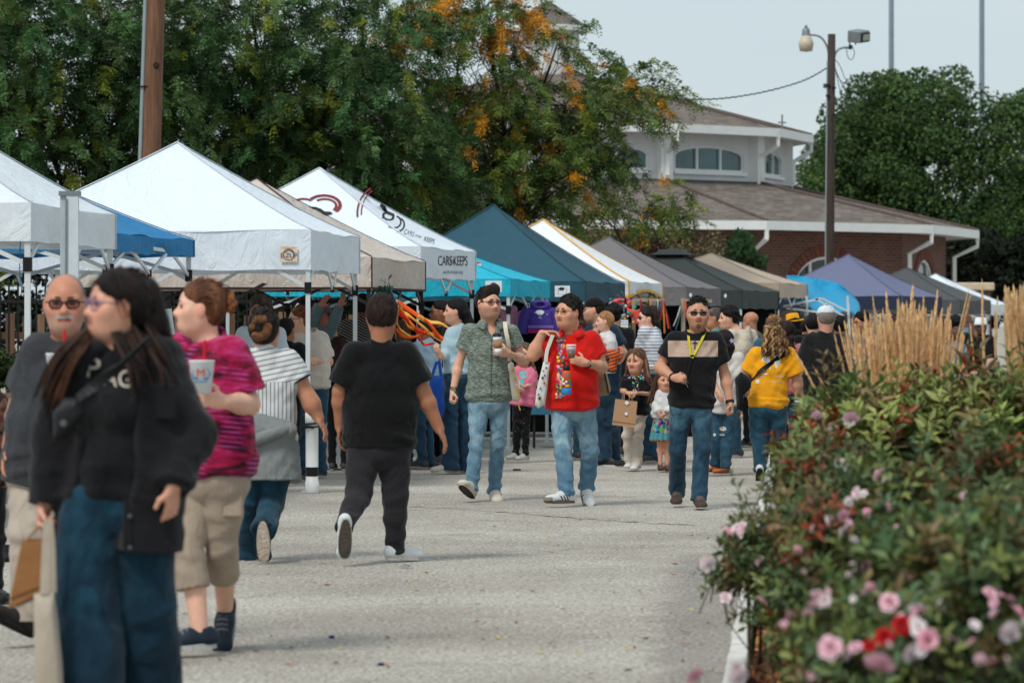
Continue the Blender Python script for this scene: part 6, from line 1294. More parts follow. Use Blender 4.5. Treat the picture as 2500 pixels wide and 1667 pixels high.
p.tufts(260,.32,.013,srgb(24,20,20),srgb(60,50,46),flow=(0,-1,.1),lift=.04,seed=8,wild=.12,zmin=-.42); f_ = Field(); bunx(f_); fmesh('hair_bun', f_, .006, HAIRM, p.root, colfn=lambda V: np.array(srgb(64,40,26))+(np.array(srgb(132,88,52))-np.array(srgb(64,40,26)))*np.clip(.5+.5*snoise(V,60,8),0,1)[:,None])

# ---------------------------------------------------------------- woman in the pink shirt
def tiedye(t, co, c):
    mpn = N(t, 'ShaderNodeMapping'); mpn.inputs['Scale'].default_value = (1.3,1.3,4.2); mpn.inputs['Rotation'].default_value = (0,.12,0); L(t, co, mpn.inputs[0]); n1 = N(t, 'ShaderNodeTexNoise', Scale=3.6, Detail=3, Roughness=.6, Distortion=.7); L(t, mpn.outputs[0], n1.inputs['Vector'])
    rp = N(t, 'ShaderNodeValToRGB'); e = rp.color_ramp.elements; e[0].position = .36; e[0].color = c4(srgb(44,14,26)); e[1].position = .68; e[1].color = c4(srgb(186,58,118)); x = rp.color_ramp.elements.new(.45); x.color = c4(srgb(112,16,44)); x = rp.color_ramp.elements.new(.56); x.color = c4(srgb(160,22,70)); L(t, n1.outputs[0], rp.inputs[0])
    X, Y, Z = xyz(t, co); st = band(t, M_(t,'PINGPONG', M_(t,'ADD',Z,M_(t,'MULTIPLY',X,.1)), .011), .0075, .03, .0015); n2 = N(t, 'ShaderNodeTexNoise', Scale=7, Detail=2); L(t, co, n2.inputs['Vector']); rr = N(t,'ShaderNodeMapRange'); rr.inputs[1].default_value = .48; rr.inputs[2].default_value = .6; L(t, n2.outputs[0], rr.inputs[0])
    return mixc(t, M_(t,'MULTIPLY',M_(t,'MULTIPLY',st,rr.outputs[0]),.7), rp.outputs[0], srgb(196,90,176))
p = Person('woman in magenta tie-dye shirt and khaki cropped trousers with her hair in a bun', 17.4, 1.70, -38, skin=PALE, build=1.3, head_yaw=-82, head_pitch=2, px=dict(head=c1_(742,168), sA=c1_(690,310,.12), sB=c1_(868,330,-.08), eA=c1_(650,520,.18), wA=c1_(700,560,-.1), eB=c1_(925,528,-.06), wB=c1_(838,520,-.28), hA=c1_(752,800,.06), hB=c1_(842,800,-.06), kA=c1_(700,1065,-.05), aA=c1_(745,1378,-.1), kB=c1_(826,1055,.02), aB=c1_(838,1290,.28)))
p.body(female=True, fing=('soft',{'m':'grip','d':(-1,-.15,.12),'n':(-.1,.8,.3),'t':(0,0,1)}), mouth=.004, armr=1.12, legr=.95)
p.top(cloth('tie_dye', srgb(170,20,70), pattern=tiedye), hem=-.015, sleeve=.8, prof=(.2,.195,.19,.17), sl_ease=.034, seed=51, neck=.075, bust=1.0, hemr=.21)
KHAKI = cloth('khaki_twill', srgb(158,142,126), .1, 4, bump=.6, bscale=9); p.pants(KHAKI, thigh=.092, knee=.066, calf=.08, hem=.069, length=.74, seed=52, hipw=.195, amp=.006)
for x, y in ((868,900),): MB().box((-.045,-.008,-.06),(.045,.008,.06)).build('cargo_pocket', KHAKI, p.legso, bevel=.008, loc=p.surf(*c1_(x,y), host=p.legso, off=.0))
NSH = srgb(26,38,52); p.shoe('A', NSH, srgb(190,190,186), yaw=-68, pitch=4); p.shoe('B', NSH, srgb(150,152,152), yaw=-10, pitch=58)
AUB = srgb(74,44,30); AUB2 = srgb(142,92,62); p.hair(AUB, 'bun', .03, 6, AUB2, hairline=.27, nape=-.36, amp=.008)
f_ = Field(); rg = random.Random(5)
for i in range(30): a, b = rg.uniform(0,6.28), rg.uniform(-1.5,1.5); f_.ell(p.hp(.11*math.cos(a)*math.cos(b), -.60+.12*math.sin(a)*math.cos(b), .12+.15*math.sin(b)), p.hM(), np.ones(3)*p.HH*.055, .01)
fmesh('hair_bun', f_, .005, HAIRM, p.root, colfn=lambda V: np.array(srgb(96,56,32))+(np.array(srgb(176,112,70))-np.array(srgb(96,56,32)))*np.clip(.5+.5*snoise(V,70,8),0,1)[:,None]); p.tufts(220,.34,.012,AUB,AUB2,flow=(0,-1,.15),lift=.04,seed=6,wild=.12,zmin=-.35); p.eyes(brow=srgb(96,64,48), squint=.2)
RSTR = plain('red_straw', srgb(206,20,18), .35, .05); CUPW = plain('foam_cup', srgb(222,226,228), .6, .03); 
q = c1_(752,488); c = empty('drink_cup', P(q[0],q[1],17.02), 'white foam drink cup with red M emblem and red straw', 'cup', 'white drink cups'); MB().lathe([(0,0),(.042,0),(.056,.138),(.058,.14),(.058,.146),(.0,.146)],22).build('cup_wall', CUPW, c, True); MB().tube([(.008,0,.1),(.014,-.004,.235)], .006, 8).build('straw', RSTR, c)
k = 17/F
def onc(polys, mat, nm, off, x0=0, z0=.085):
    m = MB()
    for v, f in polys: m.add([(.052*math.sin((x*k+x0)/.052)*(1+off), -.0525*math.cos((x*k+x0)/.052)*(1+off)-off*.02, z0+z*k) for x,z in v], f)
    return m.build(nm, mat, c)
onc([ringpoly(0,0,24,28,0,6.29,6,1.0,.85)], plain('pale_blue_print', srgb(96,150,196), .7, .05), 'emblem', .02); onc([txt('M',0,2,26,1.15)], plain('red_m', srgb(206,34,28), .6, .04), 'lettering', .035); onc([([(-16,-12),(16,-12),(16,-9),(-16,-9)],[(0,1,2,3)])], DBLUE, 'underline', .035)

# ---------------------------------------------------------------- bald man with moustache
p = Person('bald man with grey moustache and dark glasses in charcoal t-shirt', 17.9, 1.73, -4, skin=srgb(196,134,108), build=1.25, head_yaw=4, head_pitch=-2, hs=1.13, px=dict(head=c1_(243,152,-.02), sA=c1_(138,318), sB=c1_(342,318), eA=c1_(72,530,.05), wA=c1_(32,690,-.02), eB=c1_(390,520), wB=c1_(290,430,-.26), hA=c1_(118,800), hB=c1_(220,800), kA=c1_(105,1010,-.1), aA=c1_(98,1318,-.1), kB=c1_(225,1050), aB=c1_(230,1330,.15)))
p.body(beard=(srgb(186,176,168),'moustache'), fing=('relax',{'m':'grip','d':(-.8,-.4,.3),'n':(0,.7,.5),'t':(0,0,1)}))
p.top(cloth('charcoal_tee', srgb(56,58,62), .15), hem=.04-.0, sleeve=.72, prof=(.19,.195,.195,.18), sl_ease=.03, seed=61, neck=.078, belly=.04)
p.pants(cloth('stone_cargo', srgb(176,164,150), .1, 4, bump=.7, bscale=8), thigh=.1, knee=.08, calf=.076, hem=.074, seed=62, hipw=.19, amp=.007)
p.shoe('A', srgb(40,38,36), srgb(30,28,28), yaw=-52, pitch=-26, tread=srgb(26,24,24), socks=(.6,.58,.55)); p.shoe('B', srgb(40,38,36), srgb(30,28,28), yaw=0)
p.hair(srgb(120,110,104), 'short', -.012, 5, srgb(176,166,158), hairline=.9, nape=-.2, amp=.004); p.hairo.scale = (1,1,1)
p.eyes(brow=srgb(90,76,68), squint=.2); p.glasses(plain('black_frame', srgb(18,16,16), .3, .1), round_=1.5, h=.07, w=.165, th=.016)
MO = plain('grey_hair', srgb(128,120,114), .8, .3, 60); MB().tube(catmull([p.hp(-.13,.355,-.25), p.hp(-.06,.40,-.215), p.hp(0,.415,-.21), p.hp(.06,.40,-.215), p.hp(.13,.355,-.25)],3), [x*p.HH for x in (.008,.013,.018,.021,.022,.022,.02,.022,.022,.021,.018,.013,.008)], 6).build('moustache', MO, p.root, True)
q = c1_(212,452); c = empty('drink_cup', P(q[0],q[1],17.5), 'white foam drink cup with red straw held by the bald man', 'cup', 'white drink cups'); MB().lathe([(0,0),(.036,0),(.05,.13),(.052,.132),(.052,.138),(.0,.138)],22).build('cup_wall', CUPW, c, True); MB().tube([(.03,0,.1),(.034,-.004,.245)], .006, 8).build('straw', RSTR, c)

# ---------------------------------------------------------------- woman in the black jacket, nearest the camera
p = Person('woman with long dark hair in black denim jacket and wide blue jeans', 13.4, 1.67, -24, skin=srgb(214,158,134), build=1.12, head_yaw=-66, head_pitch=1, px=dict(head=c1_(432,158,.0), sA=c1_(282,360,-.05), sB=c1_(600,352,.05), eA=c1_(205,640,.02), wA=c1_(170,890,.0), eB=c1_(712,640,.0), wB=c1_(648,830,-.14), hA=c1_(335,900), hB=c1_(520,900), kA=c1_(320,1270,-.05), aA=c1_(325,1660,-.1), kB=c1_(535,1270,.05), aB=c1_(545,1660,.15)))
p.body(female=True, fing=({'m':'fist','t':(0,-1,0)},{'m':'relax','d':(-.12,.25,-1),'n':(-.8,.6,0),'t':(-.4,-.9,0)}))
BLK = cloth('black_shirt', srgb(24,25,28), .2, 6); p.top(BLK, hem=-.13, sleeve=.2, prof=(.165,.15,.165,.16), seed=71, neck=.07, bust=1.0, name='shirt')
inner = p.topo
p.print_('lettering', [txt('P',-34,12,70,1.1), txt('AG',30,-8,60,.85)], *c1_(395,420), plain('cream_print', srgb(208,200,186), .85, .06), host=inner, rot=-4)
p.pants(denim_fade('wide_denim', srgb(15,40,55), srgb(25,60,78), .2, .75), thigh=.112, knee=.118, calf=.122, hem=.128, seed=72, hipw=.185, amp=.010, waist=.12)
# open jacket: torso shell with the front opened, long sleeves
JK = cloth('black_denim', srgb(26,26,29), .25, 5, bump=.6, bscale=10); j, k = p.j, p.k; fl = Field(); up = nv(p.sm-p.hm); ax = p.sm-p.hm
bk = -p.fw*.03; pts = [p.hm-up*.16+bk, p.hm+ax*.15+bk, p.hm+ax*.42+bk, p.hm+ax*.72+bk*.6, p.sm-up*.04*k]; rr = [(.245,.17),(.24,.165),(.225,.155),(.215,.14),(.18,.10)]
for i in range(4): fl.seg(pts[i+1], pts[i], rr[i+1], rr[i], p.lf, .05, flat=(i == 0))
nb = p.sm-p.fw*.012
for sd in 'AB':
    fl.seg(nb+up*.03, j['s'+sd], (.07,.06), (.07,.075), p.fw, .05); S, E, W = j['s'+sd], j['e'+sd], j['w'+sd]; fl.chain([S,E], [.088,.082], p.lf, .04); fl.seg(E, W+nv(W-E)*.01, .082, .062, p.lf, .04, flat=True)
fl.seg(nb-up*.02, nb+up*.085, (.11,.085), (.07,.07), p.lf, .05)
o_ = lambda x, y, d: np.array(P(*c1_(x,y)[:2], p.Y+d)-p.base)                  # the front opening
fl.seg(o_(420,250,-.30), o_(400,420,-.30), (.10,.24), (.125,.25), (1,0,0), .02, op='d'); fl.seg(o_(400,420,-.30), o_(365,740,-.30), (.125,.25), (.145,.25), (1,0,0), .02, op='d'); fl.seg(o_(365,740,-.30), o_(300,1120,-.30), (.145,.25), (.15,.25), (1,0,0), .02, op='d')
fl.seg(nb+up*.06, nb+nv(up*.9+p.fw*.4)*.22, (.068,.064), (.09,.09), p.lf, .01, op='d', cap=.22)
jk = fmesh('jacket', fl, .007, JK, p.root, fold=p.folds(.010, 74))
for a in ((455,330,505,500),(310,330,290,470)): pass
MB().ribbon(catmull([p.surf(*c1_(x,y), host=jk, off=.01) for x,y in ((498,380),(488,560),(482,740),(478,900),(474,1050))],4), .03, (1,.3,0), .006).build('button_band', JK, jk)
for y in (670,806,945,1062): MB().lathe([(0,.004),(.007,.003),(.008,0)], 10, p.surf(*c1_(484,y), host=jk, off=.016), (0,-1,0)).build('button', plain('dull_stud', srgb(96,98,100), .4, .1, metal=.6), jk)
for x, y in ((580,520),(235,520)): MB().box((-.07,-.006,-.06),(.07,.006,.06)).build('chest_pocket', JK, jk, bevel=.004, loc=p.surf(*c1_(x,y), host=jk, off=.0))
cl = [o_(372,285,-.10), o_(330,330,-.14), o_(345,420,-.17), o_(395,360,-.14)]
for pts_ in ([(505,265),(560,300),(535,400),(470,350)], [(330,290),(265,330),(300,420),(355,360)]):
    c = [p.surf(*c1_(*q_), host=jk, off=.02) for q_ in pts_]; o = MB().add(c, [(0,1,2,3)]).build('collar', JK, jk); m = o.modifiers.new('t','SOLIDIFY'); m.thickness = .012
# hair: crown plus long falling locks
HB1, HB2 = srgb(20,16,16), srgb(52,38,34); p.hair(HB1, 'long', .045, 8, HB2, hairline=.27, amp=.008)
hp_ = p.hp; ct = lambda x, y, d: P(*c1_(x,y)[:2], p.Y+d)-p.base
f_ = Field(); f_.chain([np.array(ct(520,120,.08)), np.array(ct(545,240,.12)), np.array(ct(560,330,.16)), np.array(ct(540,420,.2))], [(.075,.07),(.08,.075),(.09,.05),(.09,.04)], (1,0,0), .03); fmesh('hair_fall', f_, .008, HAIRM, p.root, colfn=lambda V: np.array(HB1)+(np.array(HB2)-np.array(HB1))*np.clip(.5+.5*snoise(V*np.array([3,3,.4]),20,3),0,1)[:,None], fold=lambda V,n: .006*snoise(V*np.array([2,2,.3]),28,5))
p.tufts(240,.42,.012,HB1,HB2,flow=(0,-.25,-1),lift=.03,seed=7,wild=.1,zmin=-.5); p.locks([[hp_(0,-.05,.5), hp_(-.25,.12,.3), hp_(-.34,-.02,-.05), ct(470,330,-.08), ct(520,430,-.12), ct(545,540,-.12)], [hp_(0,-.2,.52), hp_(-.3,-.1,.3), hp_(-.4,-.15,-.1), ct(545,330,-.05), ct(590,420,-.04), ct(590,520,-.04)], [hp_(0,-.3,.5), hp_(-.1,-.45,.3), hp_(-.15,-.5,-.1), ct(560,290,.1), ct(600,380,.16), ct(600,460,.18)]], .0065, HB1, srgb(66,46,38), 190, 3, .024, wav=.006, wfreq=7)
p.locks([[ct(330,250,.02), ct(290,285,-.10), ct(240,330,-.14), ct(195,420,-.12), ct(170,520,-.1)], [ct(335,262,.02), ct(310,310,-.12), ct(270,370,-.16), ct(225,470,-.15), ct(200,560,-.12)]], .0055, srgb(34,24,20), srgb(92,58,38), 95, 4, .012, wav=.006, wfreq=6)
p.eyes(squint=.15); p.glasses(plain('violet_frame', srgb(110,104,150), .25, .2, 40), plain('violet_lens', srgb(150,150,190), .1, .2, spec=.6) if False else None, round_=1.25, h=.09, w=.165, th=.011)
# cross-body bag and the bags in her hand
t = empty('crossbody_bag', P(*c1_(240,600)[:2],13.12), 'small black leather cross-body bag on the front of the black jacket', 'bag', 'cloth bags'); LEA = plain('black_leather', srgb(20,22,24), .4, .15, 20, .3, 90)
soft_slab('bag', dense([c1_(198,560),c1_(245,505),c1_(300,505),c1_(312,570),c1_(250,640),c1_(200,668)]), 13.12, .06, LEA, t, t.location); MB().ribbon(catmull([P(*c1_(x,y)[:2],d)-t.location for x,y,d in ((290,510,13.1),(350,460,13.08),(430,400,13.10),(505,330,13.2),(545,290,13.3))],5), .04, (.6,0,1), .006).build('strap', LEA, t); MB().lathe([(0,.004),(.012,.003),(.013,0)], 10, P(*c1_(236,600)[:2],13.08)-t.location, (0,-1,0)).build('stud', MATS['dull_stud'], t)
KRAFT = plain('kraft_paper', srgb(150,104,64), .9, .12, 10, .2, 30)
def paper_bag(label, pts, Y, th, handle, mat=KRAFT, slant=0.0):
    """gusseted paper bag: front outline in photo pixels (top-left, top-right, bottom-right, bottom-left)"""
    c = [P(x,y,Y) for x,y in pts]; b = empty('paper_bag', (c[2]+c[3])/2, label, 'bag', 'brown paper bags'); o = b.location; back = [q+Vector((slant,th,0)) for q in c]
    mb = MB(); m = MB(); V = [q-o for q in c]+[q-o for q in back]; mb.add(V, [(3,2,1,0),(2,6,5,1),(6,7,4,5),(7,3,0,4),(3,7,6,2)]); ob = mb.build('bag', mat, b); md = ob.modifiers.new('t','SOLIDIFY'); md.thickness = .003
    f0, f1 = (V[0].lerp(V[3],.86), V[1].lerp(V[2],.86)); MB().ribbon([f0-Vector((0,.003,0)), f1-Vector((0,.003,0))], .004, (0,0,1), .002).build('crease', plain('kraft_crease', srgb(120,80,48), .9, .1), b)
    for (a, bb, cc) in handle: MB().tube(catmull([P(*a,Y)-o, P(*bb,Y-.02)-o, P(*cc,Y)-o],6), .004, 6).build('handle', mat, b)
    return b
paper_bag('brown paper bag held beside the wide blue jeans', [c1_(95,1045),c1_(178,1040),c1_(165,1225),c1_(32,1285)][:0] or [c1_(82,1035),c1_(180,1035),c1_(160,1228),c1_(30,1288)], 13.3, .1, [(c1_(105,1030),c1_(150,985),c1_(168,1030))], slant=.03)
t = empty('tote_bag', P(*c1_(175,1700)[:2],13.15), 'long pale canvas tote hanging beside the wide blue jeans', 'bag', 'cloth bags'); soft_slab('bag', dense([c1_(128,1235),c1_(200,1225),c1_(215,1330),c1_(232,1500),c1_(240,1700),c1_(130,1700)]), 13.15, .09, canvas('grey_canvas', srgb(176,164,148)), t, t.location)
MB().ribbon(catmull([P(*c1_(x,y)[:2],13.13)-t.location for x,y in ((178,960),(172,1060),(168,1150),(165,1238))],4), .03, (1,0,0), .004).build('strap', MATS['grey_canvas'], t); MB().ribbon(catmull([P(*c1_(x,y)[:2],13.2)-t.location for x,y in ((182,960),(190,1060),(193,1150),(195,1230))],4), .03, (1,0,0), .004).build('strap', MATS['grey_canvas'], t)

# ---------------------------------------------------------------- woman in the yellow shirt
p = Person('woman seen from behind in bright yellow t-shirt with wavy blonde hair', 36.8, 1.56, 186, skin=srgb(200,148,118), build=1.25, head_yaw=190, px=dict(head=c4_(1092,358), sA=c4_(985,492), sB=c4_(1205,492), eA=c4_(925,640,.05), wA=c4_(950,740,.2), eB=c4_(1262,668,.0), wB=c4_(1268,795,.02), hA=c4_(1005,850), hB=c4_(1130,850), kA=c4_(1008,1060,.0), aA=c4_(1014,1262,-.1), kB=c4_(1130,1060,.05), aB=c4_(1130,1270,.3)))
p.body(detail=False, female=True, armr=1.1); YT = cloth('yellow_tee', srgb(236,158,22), .08, 4, col2=srgb(244,170,30)); p.top(YT, hem=-.075, sleeve=.8, prof=(.19,.175,.18,.17), sl_ease=.03, seed=81, hemr=.195)
p.pants(denim_fade('slate_denim', srgb(30,62,80), srgb(58,100,118), .3, .8), thigh=.1, knee=.078, calf=.068, hem=.062, seed=82, hipw=.2); p.shoe('A', srgb(196,192,188), srgb(40,42,48), yaw=176, pitch=52, tread=srgb(40,44,52)); p.shoe('B', srgb(196,192,188), srgb(60,60,64), yaw=180)
WH = plain('white_shirt_print', srgb(226,224,214), .85, .04); p.print_('state_print', [([(-24,30),(-6,30),(-4,-14),(-12,-28),(-26,-26)],[(0,1,2,3,4)]), ([(4,30),(22,30),(20,0),(10,-14),(6,-4)],[(0,1,2,3,4)])], *c4_(1095,560), WH); p.print_('lettering', [txt('PEOPLE',-26,8,7,.9), txt('SERVES',22,8,7,.9), txt('indiana community',16,-4,4.6,.9), sq(9,9,-32,-4,2)], *c4_(1085,668), WH)
Y1, Y2 = srgb(92,62,40), srgb(206,164,114); p.hair(srgb(60,42,32), 'long', .04, 3, srgb(130,96,66), amp=.02); hp_ = p.hp
gd = [[hp_(x*.3,-.1,.45), hp_(x*.75,-.35*(1-.2*abs(x)),.15), hp_(x*.95,-.42,-.3), hp_(x*1.05,-.45,-.75), hp_(x*1.15,-.48,-1.12)] for x in (-.45,-.22,0,.22,.45)]
p.locks(gd, .012, Y1, Y2, 90, 6, .016, wav=.012, wfreq=22); p.locks([[hp_(-.35,-.1,.3), hp_(-.2,-.42,.28), hp_(0,-.5,.22), hp_(.2,-.42,.28), hp_(.35,-.1,.3)], [hp_(-.35,-.1,.2), hp_(-.2,-.45,.2), hp_(0,-.52,.16), hp_(.2,-.45,.2), hp_(.35,-.1,.2)]], .009, Y1, Y2, 26, 7, .008, wav=.004)
t = empty('shoulder_bag', P(*c4_(890,720)[:2],36.6), 'black cross-body bag hanging at the side of the yellow-shirted woman', 'bag', 'cloth bags'); soft_slab('bag', dense([c4_(850,660),c4_(890,615),c4_(960,660),c4_(955,720),c4_(900,780),c4_(905,880),c4_(862,860)]), 36.6, .16, cloth('black_bag_cloth', srgb(18,18,20)), t, t.location)
MB().ribbon(catmull([p.surf(*c4_(x,y), off=.012)+p.base-t.location for x,y in ((945,680),(1000,625),(1060,580),(1120,535),(1175,500),(1198,485))],4), .042, (.55,0,1), .006).build('strap', BRK, t)
for i, nm in enumerate(('bracelet','watch')): w_ = Vector(p.j['wB'])-Vector((0,0,.015*i)); MB().lathe([(.032,-.008),(.036,-.008),(.036,.008),(.032,.008)], 16, w_, Vector(nv(p.j['wB']-p.j['eB']))).build(nm, PAPERW if i else BRK, p.root)
# ---------------------------------------------------------------- the crowd further back
def stripes_mat(name, base, line, period, w, axis='Z', slope=0.0):
    def pat(t, co, c): X, Y, Z = xyz(t, co); v = Z if axis == 'Z' else X; o = X if axis == 'Z' else Z; return mixc(t, band(t, M_(t,'PINGPONG', M_(t,'ADD', v, M_(t,'MULTIPLY', o, slope)), period/2), period/2-w/2, period, .0012), c, line)
    return cloth(name, base, .06, pattern=pat)
def flowers_mat(name, base, dens=60, amt=.35, cols=None):
    def pat(t, co, c):
        v = N(t, 'ShaderNodeTexVoronoi', Scale=dens); L(t, co, v.inputs['Vector']); hs = N(t, 'ShaderNodeHueSaturation', Saturation=1.6, Value=.75); L(t, v.outputs['Color'], hs.inputs['Color']); r = N(t, 'ShaderNodeMapRange'); r.inputs[1].default_value = amt; r.inputs[2].default_value = amt-.05; L(t, v.outputs['Distance'], r.inputs[0]); return mixc(t, r.outputs[0], c, hs.outputs[0])
    return cloth(name, base, .1, pattern=pat)
BLACKC = cloth('crowd_black', srgb(20,20,22), .2); NAVYJ = DENIM('crowd_denim', srgb(28,54,74), srgb(50,84,104)); DKJ = DENIM('crowd_dark_denim', srgb(22,34,50), srgb(34,50,68))
def crowd(label, x, ytop, Y, yaw, shirt, pants, hair=('short', srgb(22,18,18)), skin=LIGHT, build=1.0, female=False, head_yaw=None, detail=False, long=False, sleeve=.6, px=None, shoe=srgb(60,58,58), hem=-.02, hs=1.0, face=False, hat=.0, prof=None, group='people in the market crowd', length=1.06, arms=(1,1), **kw):
    H = CH+(HY-ytop)*Y/F-hat; p = Person(label, Y, H, yaw, group, skin, build, px or {'head': None} and {}, head_yaw, ox=x, hs=hs, **kw) if not px else Person(label, Y, H, yaw, group, skin, build, px, head_yaw, ox=x, hs=hs, **kw)
    p.body(detail=detail or face, female=female, arms=arms, legr=1.0 if length < .9 else .7); p.top(shirt, hem=hem, sleeve=sleeve, long=long, prof=prof or ((.165,.145,.16,.15) if female else (.165,.158,.172,.165)), seed=int(x)%97, sl_ease=.018)
    p.pants(pants, seed=int(x)%89, hipw=.172 if female else .165, length=length, knee=.06, calf=.056, hem=.056); p.shoes(shoe, srgb(150,148,144))
    if hair:
        kind, col = hair[0], hair[1]; c2 = hair[2] if len(hair) > 2 else None; p.hair(col, kind if kind in ('short','curly','long','bun','quiff') else 'short', .04 if kind != 'curly' else .07, int(x)%53, c2, vol=1.2 if kind == 'curly' else 1)
        fl_ = {'long':(0,-.3,-1),'bun':(0,-1,.2),'curly':(0,.2,.5)}.get(kind,(0,-.6,-.4)); p.tufts(110,.1 if kind in ('short','curly') else .34,.018,np.array(col)*.9,c2 or np.array(col)*2.0,flow=fl_,lift=.4 if kind == 'curly' else .12,seed=int(x)%31,wild=.7 if kind == 'curly' else .25,curl=.9 if kind == 'curly' else 0)
        if kind == 'long':
            hp = p.hp; f_ = Field(); f_.chain([hp(0,-.2,.1), hp(0,-.36,-.3), hp(0,-.42,-.8), hp(0,-.42,-1.15)], [(.32*p.HH,.2*p.HH),(.36*p.HH,.17*p.HH),(.36*p.HH,.13*p.HH),(.22*p.HH,.07*p.HH)], p.hl, .03)
            c1 = np.array(col); cc2 = np.array(c2) if c2 is not None else c1*1.8; fmesh('hair_fall', f_, .009, HAIRM, p.root, colfn=lambda V: c1+(cc2-c1)*np.clip(.5+.5*snoise(V*np.array([3,3,.4]),24,3),0,1)[:,None], fold=lambda V,n: .006*snoise(V*np.array([2,2,.3]),30,5))
        if kind == 'bun': f_ = Field(); [f_.ell(p.hp(.1*math.cos(a),-.45+.07*math.sin(a*2),.34+.1*math.sin(a)), p.hM(), np.ones(3)*p.HH*.11, .01) for a in range(6)]; fmesh('hair_bun', f_, .008, HAIRM, p.root, cols=np.array(col)*1.3)
    if face: p.eyes()
    return p
def at(z, x, y): return z(x,y)
# left cluster under the big tents
crowd('person with curly brown hair and pale shirt behind the grey-hoodie woman', *at(z1,400,212), 35.2, -20, cloth('pale_blue_shirt', srgb(190,198,206)), DKJ, ('curly', srgb(52,40,34), srgb(104,84,72)), BROWN, face=True)
crowd('person in plain black t-shirt standing left of the cream-shirted woman', z1(720,0)[0], z1(0,470)[1], 36.2, 150, BLACKC, BLACKC, ('short', srgb(20,17,17)), BROWN, build=1.2)
p = crowd('woman with red hair and glasses in cream t-shirt beside the white tent leg', z1(940,0)[0], z1(0,285)[1], 37.2, -40, cloth('cream_tee', srgb(204,192,180), .08), NAVYJ, ('bun', srgb(92,52,30), srgb(148,92,58)), LIGHT, 1.35, True, head_yaw=-68, face=True, px=dict(head=z1(880,470), sA=z1(880,690), sB=z1(1180,700), eB=z1(1260,1010), wB=z1(1120,1000,-.2), hA=z1(950,1330), hB=z1(1160,1330)), sleeve=.85, prof=(.19,.19,.19,.17), hem=.0); p.glasses(round_=1.1)
p = crowd('man in grey-blue sweatshirt and grey cap reaching up under the turquoise canopy', z1(1150,0)[0], z1(0,205)[1], 43, 60, cloth('slate_sweat', srgb(96,116,124), .1), BLACKC, None, srgb(178,116,98), 1.2, head_yaw=70, detail=True, long=True, sleeve=.98, px=dict(head=z1(1190,400), sA=z1(1080,600), sB=z1(1280,610), eA=z1(1075,470,-.1), wA=z1(1165,310,-.12), eB=z1(1345,470,-.1), wB=z1(1410,300,-.12))); p.cap(cloth('grey_cap', srgb(120,112,114)), z=.12)
crowd('dark-haired person in black top patterned with small white scallops', z1(1700,0)[0], z1(0,158)[1], 40.5, 170, flowers_mat('scallop', srgb(20,20,22), 70, .3) if False else stripes_mat('scallop_knit', srgb(22,22,24), srgb(150,150,150), .03, .008, 'Z', .5), BLACKC, ('short', srgb(16,14,15)), DARK, 1.2, long=True, sleeve=.6)
crowd('child with long brown hair between the cream-shirted woman and the boy', z1(1390,0)[0], z1(0,735)[1], 39.2, 175, BLACKC, BLACKC, ('long', srgb(46,28,22)), LIGHT, .8, True, hs=1.25)
crowd('girl with brown hair and green top behind the orange streamers', z2(220,0)[0], z2(0,495)[1], 40.3, -160, cloth('green_top', srgb(24,104,74)), DKJ, ('long', srgb(58,40,30), srgb(120,92,66)), LIGHT, .85, True)
crowd('person in pale blue shirt half hidden behind the dark tent pole', z2(520,0)[0], z2(0,470)[1], 39.6, -120, cloth('sky_shirt', srgb(150,174,190)), NAVYJ, ('short', srgb(24,20,20)), BROWN, 1.0, True, long=True, sleeve=.9)
p = crowd('man in black t-shirt and glasses looking left beside the long-haired woman', z2(720,0)[0], z2(0,238)[1], 40.6, -60, BLACKC, BLACKC, ('short', srgb(20,17,17)), BROWN, 1.05, head_yaw=-80, face=True); p.glasses()
# woman with long black hair
p = Person('woman with long black hair in tight pale blue top and flared jeans', 38.3, 1.72, -128, 'people in the market crowd', LIGHT, .95, dict(head=c3_(190,215), sA=c3_(165,350,-.06), sB=c3_(255,345,.08), eA=c3_(125,500,-.08), wA=c3_(105,520,-.25), hA=c3_(165,640), hB=c3_(245,640), kA=c3_(160,920,-.02), aA=c3_(155,1232,-.05), kB=c3_(250,920,.1), aB=c3_(248,1232,.1)), -84)
p.body(female=True, mouth=.006, fing=({'m':'soft','d':(-.5,-.3,.8)},'relax')); p.top(cloth('ice_blue_top', srgb(164,190,200), .06), hem=-.12, sleeve=.95, long=True, prof=(.15,.13,.155,.145), ease=.010, sl_ease=.012, seed=91, bust=.9); p.pants(denim_fade('flare_denim', srgb(22,46,66), srgb(48,84,106), .3, .8), thigh=.09, knee=.07, calf=.075, hem=.105, seed=92, hipw=.175, length=1.12); p.shoes(srgb(176,168,158), srgb(190,184,174), yaw=-60)
p.hair(srgb(14,12,14), 'long', .05, 3, srgb(36,32,36)); hp = p.hp; f_ = Field(); f_.chain([hp(0,-.15,.2), hp(0,-.42,-.1), hp(-.02,-.6,-.5), hp(-.02,-.75,-.95)], [(.3*p.HH,.25*p.HH),(.34*p.HH,.24*p.HH),(.33*p.HH,.22*p.HH),(.2*p.HH,.12*p.HH)], p.hl, .03); fmesh('hair_fall', f_, .008, HAIRM, p.root, cols=srgb(18,15,17), fold=lambda V,n: .006*snoise(V*np.array([2,2,.3]),30,5)); p.eyes()
